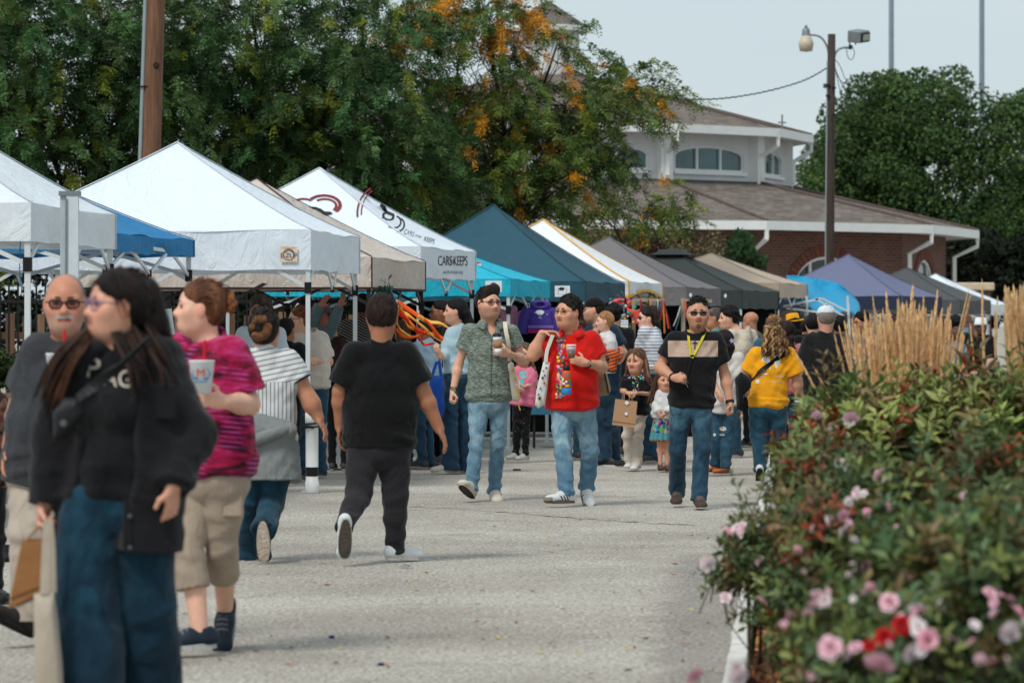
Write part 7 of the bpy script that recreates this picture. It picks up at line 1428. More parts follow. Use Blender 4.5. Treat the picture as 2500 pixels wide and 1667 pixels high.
t = empty('shopping_bag', P(*c3_(70,860)[:2],38.1), 'royal blue cloth shopping bag held by the long-haired woman', 'bag', 'cloth bags'); soft_slab('bag', dense([c3_(30,640),c3_(110,640),c3_(125,860),c3_(100,930),c3_(20,900),c3_(15,720)]), 38.1, .12, cloth('royal_blue_cloth', srgb(18,62,140), .2), t, t.location); MB().ribbon(catmull([P(*c3_(x,y)[:2],38.08)-t.location for x,y in ((40,645),(80,540),(100,645))],5), .03, (1,0,0), .004).build('strap', MATS['royal_blue_cloth'], t)
# girl in pink, between the two walking men
p = Person('girl in pink t-shirt with black dotted leggings between the two walking men', 41.5, 1.27, -22, 'people in the market crowd', LIGHT, .78, dict(head=c3_(650,500), sA=c3_(605,600), sB=c3_(700,600), eB=c3_(725,690), wB=c3_(640,715,-.16), eA=c3_(590,690), wA=c3_(610,720,-.15), hA=c3_(605,830), hB=c3_(665,830), kA=c3_(600,980), aA=c3_(595,1160), kB=c3_(660,980), aB=c3_(655,1165)), -20, hs=1.3)
p.body(female=True); p.top(cloth('pink_tee', srgb(226,120,148), .06), hem=-.0, sleeve=.6, prof=(.16,.15,.15,.145), seed=95); p.print_('print', [ngon(0,6,11,12,1,.9), ngon(-6,-14,9,10,.8,1.2)], *c3_(645,650), plain('aqua_print', srgb(110,196,196), .8, .1)); p.pants(flowers_mat('dotted_legging', srgb(16,16,18), 45, .16), thigh=.085, knee=.065, calf=.06, hem=.05, hipw=.15); p.shoes(srgb(186,182,176), srgb(190,186,180), yaw=-40); p.hair(srgb(84,60,44), 'long', .04, 3, srgb(140,106,80)); p.eyes()
hp = p.hp; p.locks([[hp(-.3,0,.3), hp(-.4,-.05,-.2), hp(-.42,-.02,-.8), hp(-.4,.02,-1.3)], [hp(.3,0,.3), hp(.42,-.05,-.2), hp(.5,-.05,-.8), hp(.52,-.05,-1.3)]], .011, srgb(74,52,38), srgb(134,100,74), 30, 3, .012, wav=.006)
# father and toddler
p = Person('man in navy t-shirt and black cap carrying a toddler on his arm', 40.4, 1.77, -130, 'people in the market crowd', LIGHT, 1.2, dict(head=c3_(1105,205), sA=c3_(1090,345,-.05), sB=c3_(1235,345,.05), eB=c3_(1300,490,.0), wB=c3_(1215,615,-.05), eA=c3_(1120,480,-.2), wA=c3_(1215,480,-.3), hA=c3_(1150,760), hB=c3_(1235,760), kA=c3_(1160,980), aA=c3_(1180,1195,-.1), kB=c3_(1225,980), aB=c3_(1232,1195,.15)), -92)
p.body(beard=(srgb(80,60,50),'stubble')); p.top(cloth('navy_tee', srgb(28,46,66), .15), hem=.0, sleeve=.7, prof=(.18,.18,.19,.175), sl_ease=.025, seed=97); p.pants(DENIM('father_denim', srgb(24,44,62), srgb(44,72,92)), hipw=.185, thigh=.1, knee=.08, calf=.075, hem=.075); p.shoes(srgb(30,30,32), srgb(190,188,184), yaw=60, socks=None); p.hair(srgb(34,26,22), 'short', .02, 4, nape=-.2); p.cap(cloth('black_cap', srgb(18,18,20)), z=.14)
b = Person('toddler with light brown hair and orange striped trousers carried on an arm', 40.1, .86, -80, 'people in the market crowd', PALE, .8, dict(head=c3_(1178,282), sA=c3_(1165,375,-.05), sB=c3_(1225,375,.04), eA=c3_(1160,420,-.1), wA=c3_(1125,345,-.14), eB=c3_(1200,440,-.08), wB=c3_(1150,420,-.16), hA=c3_(1195,490,-.04), hB=c3_(1230,490,.04), kA=c3_(1240,500,-.16), aA=c3_(1225,600,-.18), kB=c3_(1275,480,-.02), aB=c3_(1262,530,-.05)), -86, hs=1.62)
b.body(); b.top(cloth('white_baby_top', srgb(206,206,206), .05), hem=.0, sleeve=.7, prof=(.2,.2,.2,.17), seed=99); b.pants(stripes_mat('orange_stripe', srgb(202,92,44), srgb(36,32,40), .035, .011, 'Z', -.3), thigh=.12, knee=.1, calf=.09, hem=.08, hipw=.22, length=1.1); b.shoes(srgb(36,40,52), srgb(180,176,170)); b.hair(srgb(150,104,66), 'short', .045, 6, srgb(196,148,104), nape=-.45); b.tufts(160,.22,.014,srgb(140,96,60),srgb(206,160,116),flow=(0,-.6,-.8),lift=.08,seed=4,wild=.3,zmin=-.4); b.eyes(brow=srgb(170,126,92))
crowd('woman with a brown ponytail between the red-shirted man and the black cap', z3(330,0)[0], z3(0,420)[1], 42.2, -160, cloth('rose_top', srgb(196,120,134)), NAVYJ, ('long', srgb(40,28,24), srgb(84,62,50)), LIGHT, .9, True)
crowd('person with thick black hair beside the rack of coral clothes', z3(830,0)[0], z3(0,395)[1], 43.5, 165, BLACKC, BLACKC, ('curly', srgb(16,14,15)), LIGHT, 1.0)
p = crowd('woman in sunglasses and white blouse with thin navy stripes', z3(1440,0)[0], z3(0,435)[1], 41.2, -62, stripes_mat('navy_stripe', srgb(202,206,212), srgb(50,62,92), .034, .007), NAVYJ, None, PALE, 1.35, True, head_yaw=-78, face=True, sleeve=.7, px=dict(head=z3(1395,600), sA=z3(1340,830,-.1), sB=z3(1530,840,.05), eB=z3(1480,1110,.0), wB=z3(1400,1330,-.1), hA=z3(1380,1480), hB=z3(1500,1480)), prof=(.2,.19,.19,.17)); p.hair(srgb(24,17,16), 'long', .06, 6, srgb(64,44,38)); p.glasses(GFRAME, LENS, round_=1.3, h=.075); hp = p.hp; f_ = Field(); f_.chain([hp(0,-.25,.1), hp(0,-.38,-.25), hp(0,-.4,-.6)], [(.34*p.HH,.22*p.HH),(.38*p.HH,.2*p.HH),(.25*p.HH,.12*p.HH)], p.hl, .03); fmesh('hair_fall', f_, .008, HAIRM, p.root, cols=srgb(34,24,21), fold=lambda V,n: .012*snoise(V,22,5))
# girl with the paper bag, and her little sister
EMB = flowers_mat('embroidered_black', srgb(18,18,20), 55, .28)
def emb(t, co, c):
    X, Y, Z = xyz(t, co); v = N(t, 'ShaderNodeTexVoronoi', Scale=48); L(t, co, v.inputs['Vector']); hs_ = N(t, 'ShaderNodeHueSaturation', Saturation=1.8, Value=.8); L(t, v.outputs['Color'], hs_.inputs['Color']); r = N(t, 'ShaderNodeMapRange'); r.inputs[1].default_value = .42; r.inputs[2].default_value = .34; L(t, v.outputs['Distance'], r.inputs[0])
    yoke = M_(t,'MAXIMUM', M_(t,'MULTIPLY', band(t, Z, .93, 1.03, .004), band(t, X, -.12, .12)), M_(t,'MULTIPLY', band(t, Z, .78, .93, .004), band(t, X, -.035, .03))); return mixc(t, M_(t,'MULTIPLY', r.outputs[0], yoke), c, hs_.outputs[0])
p = Person('girl in black flower-embroidered top and cream trousers holding a paper bag', 39.1, 1.26, -18, 'people in the market crowd', srgb(206,152,124), .72, dict(head=c4_(198,542), sA=c4_(132,660), sB=c4_(262,655), eA=c4_(110,740,.0), wA=c4_(140,755,-.18), eB=c4_(285,760,.0), wB=c4_(200,755,-.19), hA=c4_(160,890), hB=c4_(228,890), kA=c4_(142,1040), aA=c4_(160,1215), kB=c4_(212,1045), aB=c4_(198,1228,-.08)), -30, -4, hs=1.38)
p.body(female=True, fing=({'m':'fist','d':(.8,-.4,.0),'n':(0,.4,-.8)},{'m':'fist','d':(-.9,-.3,.0),'n':(0,.4,-.8)})); p.top(cloth('embroidered_top', srgb(20,20,22), pattern=emb), hem=-.0, sleeve=.75, prof=(.165,.15,.155,.15), sl_ease=.02, seed=101); p.pants(cloth('cream_trouser', srgb(196,184,170), .06), thigh=.098, knee=.08, calf=.08, hem=.09, hipw=.165, length=1.1); p.shoes(srgb(206,204,200), srgb(200,198,194), yaw=-15); HR = (srgb(74,50,38), srgb(142,106,80)); p.hair(HR[0], 'long', .03, 5, HR[1], hairline=.3, amp=.006); p.tufts(150,.4,.013,*HR,flow=(0,-.2,-1),lift=.02,seed=9,wild=.08,zmin=-.4); p.eyes(squint=.3); hp = p.hp
p.locks([[hp(-.25,.05,.38), hp(-.38,.05,0), hp(-.42,.08,-.5), hp(-.55,.12,-1.1)], [hp(-.3,-.1,.3), hp(-.42,-.12,-.1), hp(-.46,-.1,-.6), hp(-.6,-.05,-1.15)]], .011, *HR, 22, 3, .010); p.locks([[hp(.25,.05,.38), hp(.38,.02,0), hp(.42,.05,-.5), hp(.62,.05,-1.1)], [hp(.3,-.1,.3), hp(.42,-.15,-.1), hp(.48,-.15,-.6), hp(.7,-.1,-1.15)]], .011, *HR, 26, 4, .010)
paper_bag('brown paper shopping bag with small round sticker held by the girl', [c4_(62,795),c4_(206,812),c4_(190,985),c4_(40,965)], 38.75, .1, [(c4_(105,800),c4_(122,745),c4_(118,800)),(c4_(150,808),c4_(160,760),c4_(172,808))], plain('pale_kraft', srgb(178,140,108), .9, .08, 12))
for x, y, nm, w in ((136,820,'red label sticker',.03),(132,892,'round sticker',.02)): q = P(*c4_(x,y)[:2],38.74); tag(MB().lathe([(0,.002),(w*.8,.002),(w*.8,0)], 12 if w < .03 else 4, q, (0,-1,0)).build('sticker', PAPER), ('round white sticker in the middle of the kraft shopping bag' if w < .03 else 'small white label near the top of the kraft shopping bag'), 'sticker')
def skirtpat(t, co, c):
    X, Y, Z = xyz(t, co); v = N(t, 'ShaderNodeTexVoronoi', Scale=34); L(t, co, v.inputs['Vector']); hs_ = N(t, 'ShaderNodeHueSaturation', Saturation=1.3, Value=.5); L(t, v.outputs['Color'], hs_.inputs['Color']); c = mixc(t, .8, c, hs_.outputs[0]); c = mixc(t, band(t, Z, .33, .40, .004), c, srgb(70,140,150)); return mixc(t, band(t, Z, .0, .33, .004), c, srgb(190,120,70))
p = Person('small girl with long brown hair in white top and patterned skirt', 38.8, 1.05, 6, 'people in the market crowd', srgb(204,150,122), .72, dict(head=c4_(385,672), sA=c4_(345,755), sB=c4_(430,755), eA=c4_(318,830), wA=c4_(345,885,-.12), eB=c4_(450,830), wB=c4_(400,885,-.12), hA=c4_(352,925), hB=c4_(405,925), kA=c4_(355,1080), aA=c4_(358,1235), kB=c4_(405,1080), aB=c4_(402,1238)), 10, hs=1.45)
p.body(female=True, legr=1.0); p.top(cloth('white_knit', srgb(206,206,206), .05), hem=-.02, sleeve=.9, long=True, prof=(.16,.15,.15,.145), seed=103); p.skirt(cloth('patterned_skirt', srgb(40,50,60), pattern=skirtpat), .36, .23, top=.16); p.shoes(srgb(86,52,38), srgb(60,40,32)); p.hair(HR[0], 'long', .03, 5, srgb(104,74,56)); p.eyes(); hp = p.hp
p.locks([[hp(-.25,.05,.38), hp(-.4,.0,-.1), hp(-.48,.05,-.7), hp(-.62,.05,-1.3)], [hp(-.3,-.1,.3), hp(-.44,-.12,-.1), hp(-.55,-.1,-.7), hp(-.75,-.05,-1.25)]], .012, srgb(58,38,30), srgb(110,78,58), 30, 3, .012)
# right of the man with sunglasses
p = crowd('man with dark beard and curly hair in stone polo shirt', z4(380,0)[0], z4(0,285)[1], 43, -78, cloth('stone_polo', srgb(196,184,168), .06), NAVYJ, ('curly', srgb(20,16,16)), LIGHT, 1.15, face=True, head_yaw=-76, sleeve=.75, px=dict(head=z4(300,455), sA=z4(350,650,-.1), sB=z4(600,650,.1)), prof=(.18,.18,.185,.17)); 
p = Person('woman with dark hair and lilac flower clip in white top and ripped jeans', 38.0, 1.47, -150, 'people in the market crowd', srgb(206,152,126), 1.05, dict(head=c4_(770,412), sA=c4_(720,520,.0), sB=c4_(868,520), eA=c4_(690,650,-.05), wA=c4_(735,745,-.2), hA=c4_(730,855), hB=c4_(820,855), kA=c4_(725,1030), aA=c4_(725,1230), kB=c4_(800,1030), aB=c4_(785,1240,-.1)), -120)
p.body(detail=False, female=True); p.top(cloth('white_tunic', srgb(206,200,194), .05), hem=.05, sleeve=.8, prof=(.175,.17,.17,.155), sl_ease=.03, seed=105); p.pants(denim_fade('ripped_denim', srgb(28,60,80), srgb(70,110,128), .2, .7), thigh=.1, knee=.078, calf=.07, hem=.062, hipw=.18); p.shoes(srgb(176,92,52), srgb(120,70,44), yaw=-40, sandal=True)
p.hair(srgb(22,16,16), 'long', .04, 7, srgb(50,36,32)); hp = p.hp; f_ = Field(); f_.chain([hp(0,-.2,.1), hp(0,-.4,-.3), hp(0,-.5,-.9)], [(.32*p.HH,.2*p.HH),(.34*p.HH,.17*p.HH),(.2*p.HH,.08*p.HH)], p.hl, .03); fmesh('hair_fall', f_, .009, HAIRM, p.root, cols=srgb(26,19,18)); q = P(*c4_(830,410)[:2],37.8)-p.base; MB().add([q+Vector((.03*(1 if i%2 else .5)*math.cos(i*.628),0,.03*(1 if i%2 else .5)*math.sin(i*.628))) for i in range(10)], [tuple(range(10))]).build('flower_clip', plain('lilac', srgb(168,160,206), .6, .05), p.hairo)
for x, y, w, h in ((770,990,22,14),(765,1030,18,8),(715,1030,9,10)): p.print_('rip', [ngon(0,0,w*.4,9,1,h/w), ], *c4_(x,y), plain('frayed_cotton', srgb(196,190,184), .9, .2, 90), host=p.legso)
crowd('grey-haired man half hidden behind the shoulder of the man in sunglasses', z4(140,0)[0], z4(0,335)[1], 45, -90, cloth('aqua_shirt', srgb(40,130,140)), DKJ, ('short', srgb(60,54,52), srgb(110,104,100)), TANNED, 1.0)
crowd('woman with curly dark hair behind the bearded man', z4(135,0)[0], z4(0,430)[1], 46, -100, BLACKC, DKJ, ('curly', srgb(26,20,19)), TANNED, 1.0, True)
crowd('balding man in brown t-shirt walking away beneath the charcoal tent', z4(600,0)[0], z4(0,378)[1], 46.5, -120, cloth('brown_tee', srgb(118,104,90)), BLACKC, None, TANNED, 1.15)
p = crowd('woman with long black hair under a mustard yellow brimmed hat', z4(1130,0)[0], z4(0,385)[1], 44, -165, BLACKC, BLACKC, ('long', srgb(18,15,15)), TANNED, 1.0, True, hat=.05); HAT = cloth('mustard_felt', srgb(222,156,24), .06); hp = p.hp
ht = MB().lathe([(.62*p.HH,.0),(.60*p.HH,.015),(.40*p.HH,.03*p.HH),(.38*p.HH,.1*p.HH),(.34*p.HH,.4*p.HH),(.22*p.HH,.45*p.HH),(0,.42*p.HH)], 26, hp(0,-.07,.26), p.hu+.12*p.hl).build('hat', HAT, p.root, True); MB().lathe([(.395*p.HH,.06*p.HH),(.39*p.HH,.12*p.HH)], 24, hp(0,-.07,.26), p.hu+.12*p.hl).build('hat_band', plain('rust_band', srgb(130,70,20), .8, .1), ht)
crowd('person with a curly blonde bun behind the yellow-shirted woman', z4(890,0)[0], z4(0,432)[1], 40.5, 170, cloth('teal_top', srgb(40,90,110)), DKJ, ('bun', srgb(120,84,58), srgb(186,146,106)), LIGHT, .95, True)
crowd('woman with long dark hair in dusty pink top beside the yellow-shirted woman', z4(1050,0)[0], z4(0,508)[1], 38.6, 175, cloth('dusty_pink', srgb(176,112,116)), NAVYJ, ('long', srgb(24,18,18), srgb(60,42,38)), TANNED, 1.05, True)
crowd('man with shaved head in black t-shirt seen from behind in the far crowd', z4(1265,0)[0], z4(0,450)[1], 45, 178, BLACKC, DKJ, ('short', srgb(36,28,26)), TANNED, 1.15)
p = crowd('person in a dark navy cap beside the man with the white cap', z4(1385,0)[0], z4(0,405)[1], 42.5, 175, BLACKC, DKJ, ('short', srgb(24,20,20)), LIGHT, 1.0); p.cap(cloth('navy_cap', srgb(20,30,44)), z=.1)
p = crowd('broad man seen from behind in black shirt and white cap', z4(1550,0)[0], z4(0,240)[1], 38.2, 176, cloth('black_long_tee', srgb(26,25,27), .15), cloth('grey_short', srgb(84,84,88)), ('short', srgb(130,120,114)), srgb(204,150,128), 1.4, head_yaw=186, px=dict(head=z4(1550,445), sA=z4(1330,720), sB=z4(1740,720), eA=z4(1250,1060), eB=z4(1800,1060)), prof=(.22,.21,.22,.2), sleeve=.75, hem=.08); p.cap(cloth('white_cap', srgb(206,216,222)), z=.14)
MB().ribbon(catmull([p.hp(.16,-.46,.17), p.hp(0,-.52,.155), p.hp(-.16,-.46,.17)],4), .02, p.hu, .006).build('cap_strap', BRK, p.root)
crowd('child in blue top and pale grey shorts beside the yellow-shirted woman', c4_(1195,0)[0], 880, 41.5, 170, cloth('bright_blue_top', srgb(30,110,180)), cloth('pale_short', srgb(150,154,158)), ('short', srgb(40,28,24)), TANNED, .8, hs=1.3, length=.4)
crowd('person with black hair behind the white-capped man', z4(1725,0)[0], z4(0,455)[1], 48, 175, BLACKC, BLACKC, ('curly', srgb(14,13,14)), TANNED, 1.0)
p = crowd('man with tousled black hair and glasses behind the dry grasses', z4(2010,0)[0], z4(0,400)[1], 45.5, -40, cloth('denim_shirt', srgb(40,84,112)), DKJ, ('curly', srgb(16,14,15)), TANNED, 1.0, head_yaw=-60, face=True); p.glasses()
p = crowd('woman in grey cap and teal top seen through the dry grasses', z5(1230,0)[0], z5(0,578)[1], 48.5, 120, cloth('teal_tee', srgb(20,110,150)), BLACKC, ('short', srgb(96,58,40)), TANNED, 1.05, True); p.cap(cloth('slate_cap', srgb(84,92,98)), z=.12)
crowd('person with brown hair in the far crowd behind the dry grasses', z5(1040,0)[0], z5(0,450)[1], 55, 170, BLACKC, BLACKC, ('long', srgb(56,38,30)), LIGHT, 1.0, True)
crowd('person in black in the far crowd near the white-bearded man', z5(1220,0)[0], z5(0,440)[1], 58, 175, BLACKC, BLACKC, ('curly', srgb(14,13,14)), DARK, 1.0)
p = crowd('man with white beard, sunglasses and white bucket hat in black sweater', z5(1540,0)[0], z5(0,415)[1], 52, -4, BLACKC, BLACKC, None, DARK, 1.3, face=True, hat=.04, long=True, sleeve=.95, px=dict(head=z5(1540,560), sA=z5(1420,720), sB=z5(1660,720))); p.glasses(GFRAME, LENS, round_=1.4); p.eyes()
MB().lathe([(.47*p.HH,-.08*p.HH),(.42*p.HH,.08*p.HH),(.40*p.HH,.1*p.HH),(.36*p.HH,.40*p.HH),(.2*p.HH,.44*p.HH),(0,.44*p.HH)], 24, p.hp(0,-.02,.16), p.hu).build('bucket_hat', cloth('white_hat', srgb(222,224,226)), p.root, True)
f_ = Field(); f_.ell(p.hp(0,.2,-.38), p.hM(), np.array([.24,.2,.17])*p.HH, .01); f_.ell(p.hp(0,.42,-.22), p.hM(), np.array([.12,.05,.03])*p.HH, .02); fmesh('beard', f_, .008, HAIRM, p.root, cols=srgb(176,172,166))
# someone just inside the picture edge
p = Person('child with long brown braids at the very edge of the picture', 20.6, 1.2, 60, 'people in the market crowd', DARK, .85, dict(head=(-14,1000), hA=(-40,1180), hB=(-12,1180), sA=(-48,1060), sB=(-6,1062), eB=(6,1110), wB=(12,1150,-.05)), 70, hs=1.2); p.body(female=True); p.top(BLACKC, sleeve=.8); p.pants(BLACKC); p.shoes(srgb(30,30,30), srgb(60,60,60)); p.hair(srgb(40,26,20), 'long', .04, 3, srgb(96,64,46)); hp = p.hp
p.locks([[hp(.2,.1,.4), hp(.42,.1,0), P(4,1070,20.5)-p.base, P(6,1130,20.5)-p.base, P(2,1190,20.5)-p.base], [hp(.3,-.1,.4), hp(.45,-.1,0), P(-14,1070,20.5)-p.base, P(-10,1130,20.5)-p.base, P(-10,1185,20.5)-p.base]], .014, srgb(44,28,22), srgb(110,74,54), 24, 5, .012, wav=.012, wfreq=30)
# ================================================================ planting bed on the right
BLEAF = vcol_mat('shrub_leaf', .45, transl=.22, var=.12, spec=.4, vscale=40)
def shoot_leaves(o, d, ln, n_leaf, size, cols, rg, asp=.42, curl=.22, rise=.6):
    """leaves set round short shoots; each leaf folded along its rib"""
    S = len(o); t = np.linspace(.12,1,n_leaf)[None]*np.ones((S,1)); up = np.array([0,0,1.]); base = o[:,None]+d[:,None]*(ln[:,None,None]*t[...,None])
    az = np.arange(n_leaf)[None]*2.4+rg.uniform(0,6.28,(S,1)); e1 = unit(np.cross(d, rg.normal(0,1,d.shape))); e2 = np.cross(d,e1); rad = e1[:,None]*np.cos(az)[...,None]+e2[:,None]*np.sin(az)[...,None]
    ax = unit(rad*(1.05-.5*t[...,None])+d[:,None]*rise+up*.1+rg.normal(0,.15,rad.shape)); sd = unit(np.cross(ax, d[:,None]+rg.normal(0,.2,ax.shape))); nr = np.cross(sd,ax); L_ = size*rg.uniform(.65,1.15,(S,n_leaf,1))*(.75+.25*np.sin(np.pi*t))[...,None]
    b = base+ax*.008; m1 = b+ax*L_*.38; m2 = b+ax*L_*.75-nr*L_*.06*0; tip = b+ax*L_-nr*L_*curl; w = L_*asp*.5; lift = nr*L_*.10
    V = np.stack([b, m1+sd*w+lift, m1-sd*w+lift, m1-nr*L_*.03, m2+sd*w*.62+lift*.3-nr*L_*curl*.5, m2-sd*w*.62+lift*.3-nr*L_*curl*.5, m2-nr*L_*curl*.6, tip], axis=2).reshape(-1,3)
    n = S*n_leaf; T = np.array([[0,3,1],[0,2,3],[1,3,6],[1,6,4],[3,2,5],[3,5,6],[4,6,7],[6,5,7]]); Q = (np.arange(n)[:,None,None]*8+T[None]).reshape(-1,3)
    C = (cols[:,None]*rg.uniform(.7,1.3,(S,n_leaf,1))); C = np.repeat(C.reshape(-1,3),8,axis=0); return V, Q, C, base
def shrub(name, label, Y, ells, n, seed, pal, size, cat='bush', group=None, up=.5, n_leaf=11, ln=(.08,.17), extra=None, red=None, asp=.42):
    rg = np.random.default_rng(seed); c = P(np.mean([e[0] for e in ells]), HY, Y); t = empty(name, (c.x,Y,.12), label, cat, group); base = np.array(t.location)
    o, dr, idx = ell_points(ells, n, rg, Y, .5); d = unit(dr*.6+np.array([0,0,up])+rg.normal(0,.35,o.shape)); l_ = rg.uniform(*ln,n)
    if extra is not None: eo = np.array([tuple(P(x,y,Y+rg.normal(0,.15))) for x,y in extra]); o = np.concatenate([o,eo]); d = np.concatenate([d, unit(np.array([0,0,1.])+rg.normal(0,.22,eo.shape))]); l_ = np.concatenate([l_, rg.uniform(.14,.24,len(eo))])
    keep = o[:,2] > .16; o, d, l_ = o[keep], d[keep], l_[keep]; S = len(o)
    pl = np.array(pal); cols = pl[rg.integers(0,len(pl),S)]*rg.uniform(.7,1.25,(S,1))
    if red is not None:
        px_ = CX+o[:,0]*F/o[:,1]; py_ = HY-(o[:,2]-CH)*F/o[:,1]; r = rg.uniform(0,1,S) < np.array([red(a,b) for a,b in zip(px_,py_)]); cols[r] = np.array(srgb(142,66,40))*rg.uniform(.6,1.3,(r.sum(),1))
    V, Q, C, bs = shoot_leaves(o, d, l_, n_leaf, size, cols, rg, asp); link('foliage', np_mesh('foliage', V-base, Q, C), BLEAF, t)
    mb = MB(); STEM = plain('green_stem', srgb(72,62,40), .8, .2, 20)
    for p_, dd, q in zip(o, d, l_): p_, dd = Vector(p_)-t.location, Vector(dd); mb.tube([p_-dd*.12, p_, p_+dd*q], [.004,.003,.0015], 4, cap=False)
    for i in range(26):
        p_ = Vector(o[int(rg.integers(0,S))])-t.location; r0 = Vector((p_.x*.5+rg.normal(0,.06), rg.normal(0,.1), -.05)); mb.tube([r0, r0.lerp(p_,.5)+Vector((0,0,.08)), p_], [.010,.007,.004], 5, cap=False)
    mb.build('stems', STEM, t); return t
rosegreen = [srgb(90,110,60), srgb(106,126,68), srgb(76,94,54), srgb(126,136,74), srgb(82,108,72), srgb(118,98,62)]; fresh = [srgb(134,148,74), srgb(112,134,68), srgb(156,164,92), srgb(98,118,66), srgb(128,110,70)]
G_ = 'shrubs in the planting bed'
rb1 = shrub('rose_bush', 'nearest pink rose bush filling the bottom picture corner', 11.0, [(2310,1560,280,240,.4,1.6),(2150,1690,150,180,.35,.8),(2490,1480,170,200,.4,1.0)], 900, 61, rosegreen, .066, group=G_)
rb2 = shrub('rose_bush', 'middle pink rose bush with dark green leaves behind the nearest roses', 14.0, [(2130,1360,230,180,.4,1.3),(2390,1290,230,190,.45,1.2),(2050,1540,130,180,.35,.9)], 1050, 62, rosegreen, .064, group=G_, red=lambda x,y: .05)
rb3 = shrub('rose_bush', 'leftmost rose bush leaning out over the pale kerb', 15.5, [(1920,1420,80,100,.3,.9),(1975,1300,100,110,.35,1.0),(1800,1395,40,45,.14,.16),(1860,1380,50,60,.2,.3),(2010,1190,100,90,.35,.8),(1960,1530,70,70,.25,.4)], 640, 63, rosegreen+[srgb(96,104,54)], .055, group=G_, extra=[(1735,1430),(1745,1400),(1775,1340),(1830,1260),(1850,1220),(1800,1310),(1880,1190)], red=lambda x,y: .14 if y < 1200 else .03)
rb4 = shrub('leafy_shrub', 'upright green shrub with reddish young leaves in front of the dry grasses', 18.0, [(2150,1100,200,100,.45,1.3),(2360,1090,200,110,.45,1.3),(2020,1170,90,100,.35,.7),(2500,1070,110,100,.4,.7)], 1000, 64, fresh, .085, group=G_, up=1.3, ln=(.10,.2), extra=[(2012,955),(2018,985),(2003,1040),(2060,1010),(2090,1020),(2120,1005),(2150,1000),(2190,985),(2215,995),(2250,980),(2280,985),(2330,965),(2350,955),(2380,960),(2410,945),(2440,975),(2470,955),(2495,945),(2300,980),(1990,1080),(1960,1120),(1930,1170),(2040,1050),(2110,1040),(2200,1030),(2260,1020),(2320,1010),(2400,1000),(2460,1010)], red=lambda x,y: .26 if (1880 < x < 2120 and y > 1050) else .06, asp=.36)
# roses
def rose_mesh(name, col, seed):
    rg = random.Random(seed); V, Q, C = [], [], []
    for ring, (n, r, tilt, sz) in enumerate(((6,.55,.35,1.0),(5,.35,.75,.85),(4,.15,1.15,.6))):
        for i in range(n):
            a = 2*math.pi*i/n+ring*.6+rg.uniform(-.2,.2); d = Vector((math.cos(a),math.sin(a),0)); s_ = Vector((-d.y,d.x,0)); b = len(V); tl = tilt+rg.uniform(-.2,.2); shade = rg.uniform(.85,1.12)
            for u in range(4):
                f = u/3; out = d*(.12+sz*.9*math.cos(tl)*f-.12*f*f)+Vector((0,0,sz*.9*math.sin(tl)*f-.22*f*f*(1-ring*.3)))
                for v in (-1,0,1): w = sz*.42*math.sin(math.pi*(.18+.68*f)); V.append((out+s_*v*w+Vector((0,0,.10*abs(v)*sz)))*.5); C.append([min(1,x*shade*(.9+.14*f)) for x in col])
            Q += [(b+u*3+v, b+u*3+v+1, b+(u+1)*3+v+1, b+(u+1)*3+v) for u in range(3) for v in range(2)]
    me = np_mesh(name, V, Q, np.array(C)); me.materials.append(PETAL); return me
PETAL = vcol_mat('petal', .6, transl=.22, var=.05)
RM = [rose_mesh('rose', srgb(*c), i) for i, c in enumerate(((253,208,220),(254,232,236),(250,190,206),(255,242,242)))]; RR = rose_mesh('rose', srgb(196,24,34), 9); BUD = rose_mesh('rose', srgb(236,214,206), 12)
rc = crop(1700,700,.6168); rg = random.Random(6)
ros = [(478,513,40),(612,527,60),(543,567,38),(487,672,46),(572,707,46),(727,747,54),(605,850,34),(585,905,44),(807,945,46),(905,960,56),(945,1022,46),(885,1072,52),(1055,1037,42),(1222,975,50),(1280,985,50),(580,975,44),(625,1010,44),(185,960,56),(125,970,40),(45,1097,54),(255,1085,40),(620,1107,34),(685,1112,56),(480,1228,58),(255,1245,48),(115,1230,40),(765,1250,66),(880,1280,48),(1160,1215,52),(1270,1290,62),(1245,1368,74),(370,1300,38),(530,1430,82),(630,1430,48),(855,1450,62),(915,1395,74),(720,1500,100),(880,1350,56),(0,1545,70),(165,1545,70),(815,1340,-66),(745,1385,-62),(685,1420,-46),(920,785,-24),(400,1040,30),(675,890,28),(1020,895,28),(1180,1250,36),(300,870,26),(1190,725,-22)]
ros += [(rg.uniform(330,1290), rg.uniform(800,1540), rg.choice((26,30,36,42))) for _ in range(30)]
RST = {}
for i, (x, y, s_) in enumerate(ros):
    q = rc(x,y); Y = max(10.1, 16.9-(q[1]-1010)/657*7.4)-1.0*(q[1] > 1130)-.4; 
    if x < 300 and y < 1300: Y = 14.9
    if x < 300 and y > 1500: Y = 10.6
    par = rb1 if q[1] > 1450 else (rb3 if q[0] < 1900 and q[1] < 1480 else (rb2 if q[1] > 1130 else rb4)); me = RR if s_ < 0 else RM[rg.randrange(4)]
    o = link('rose', me, None, par, P(q[0],q[1],Y)-par.location); k = abs(s_)*.62*1.5*Y/F; o.scale = (k,k,k); o.rotation_euler = (R(rg.uniform(35,85)), R(rg.uniform(-35,35)), rg.uniform(0,6.28))
    a_ = o.location; RST.setdefault(par.name, (par, MB()))[1].tube([a_, a_+Vector((rg.uniform(-.02,.06), .10, -.10)), a_+Vector((rg.uniform(.06,.2), .34, -.26))], [.002,.0025,.003], 5, cap=False)
    if s_ > 0 and i%2: o2 = link('rose', RM[rg.randrange(4)], None, par, o.location+Vector((rg.uniform(-.03,.03),.01,rg.uniform(-.025,.02)))); o2.scale = (k*.7,)*3; o2.rotation_euler = (R(rg.uniform(20,80)), R(rg.uniform(-40,40)), rg.uniform(0,6))
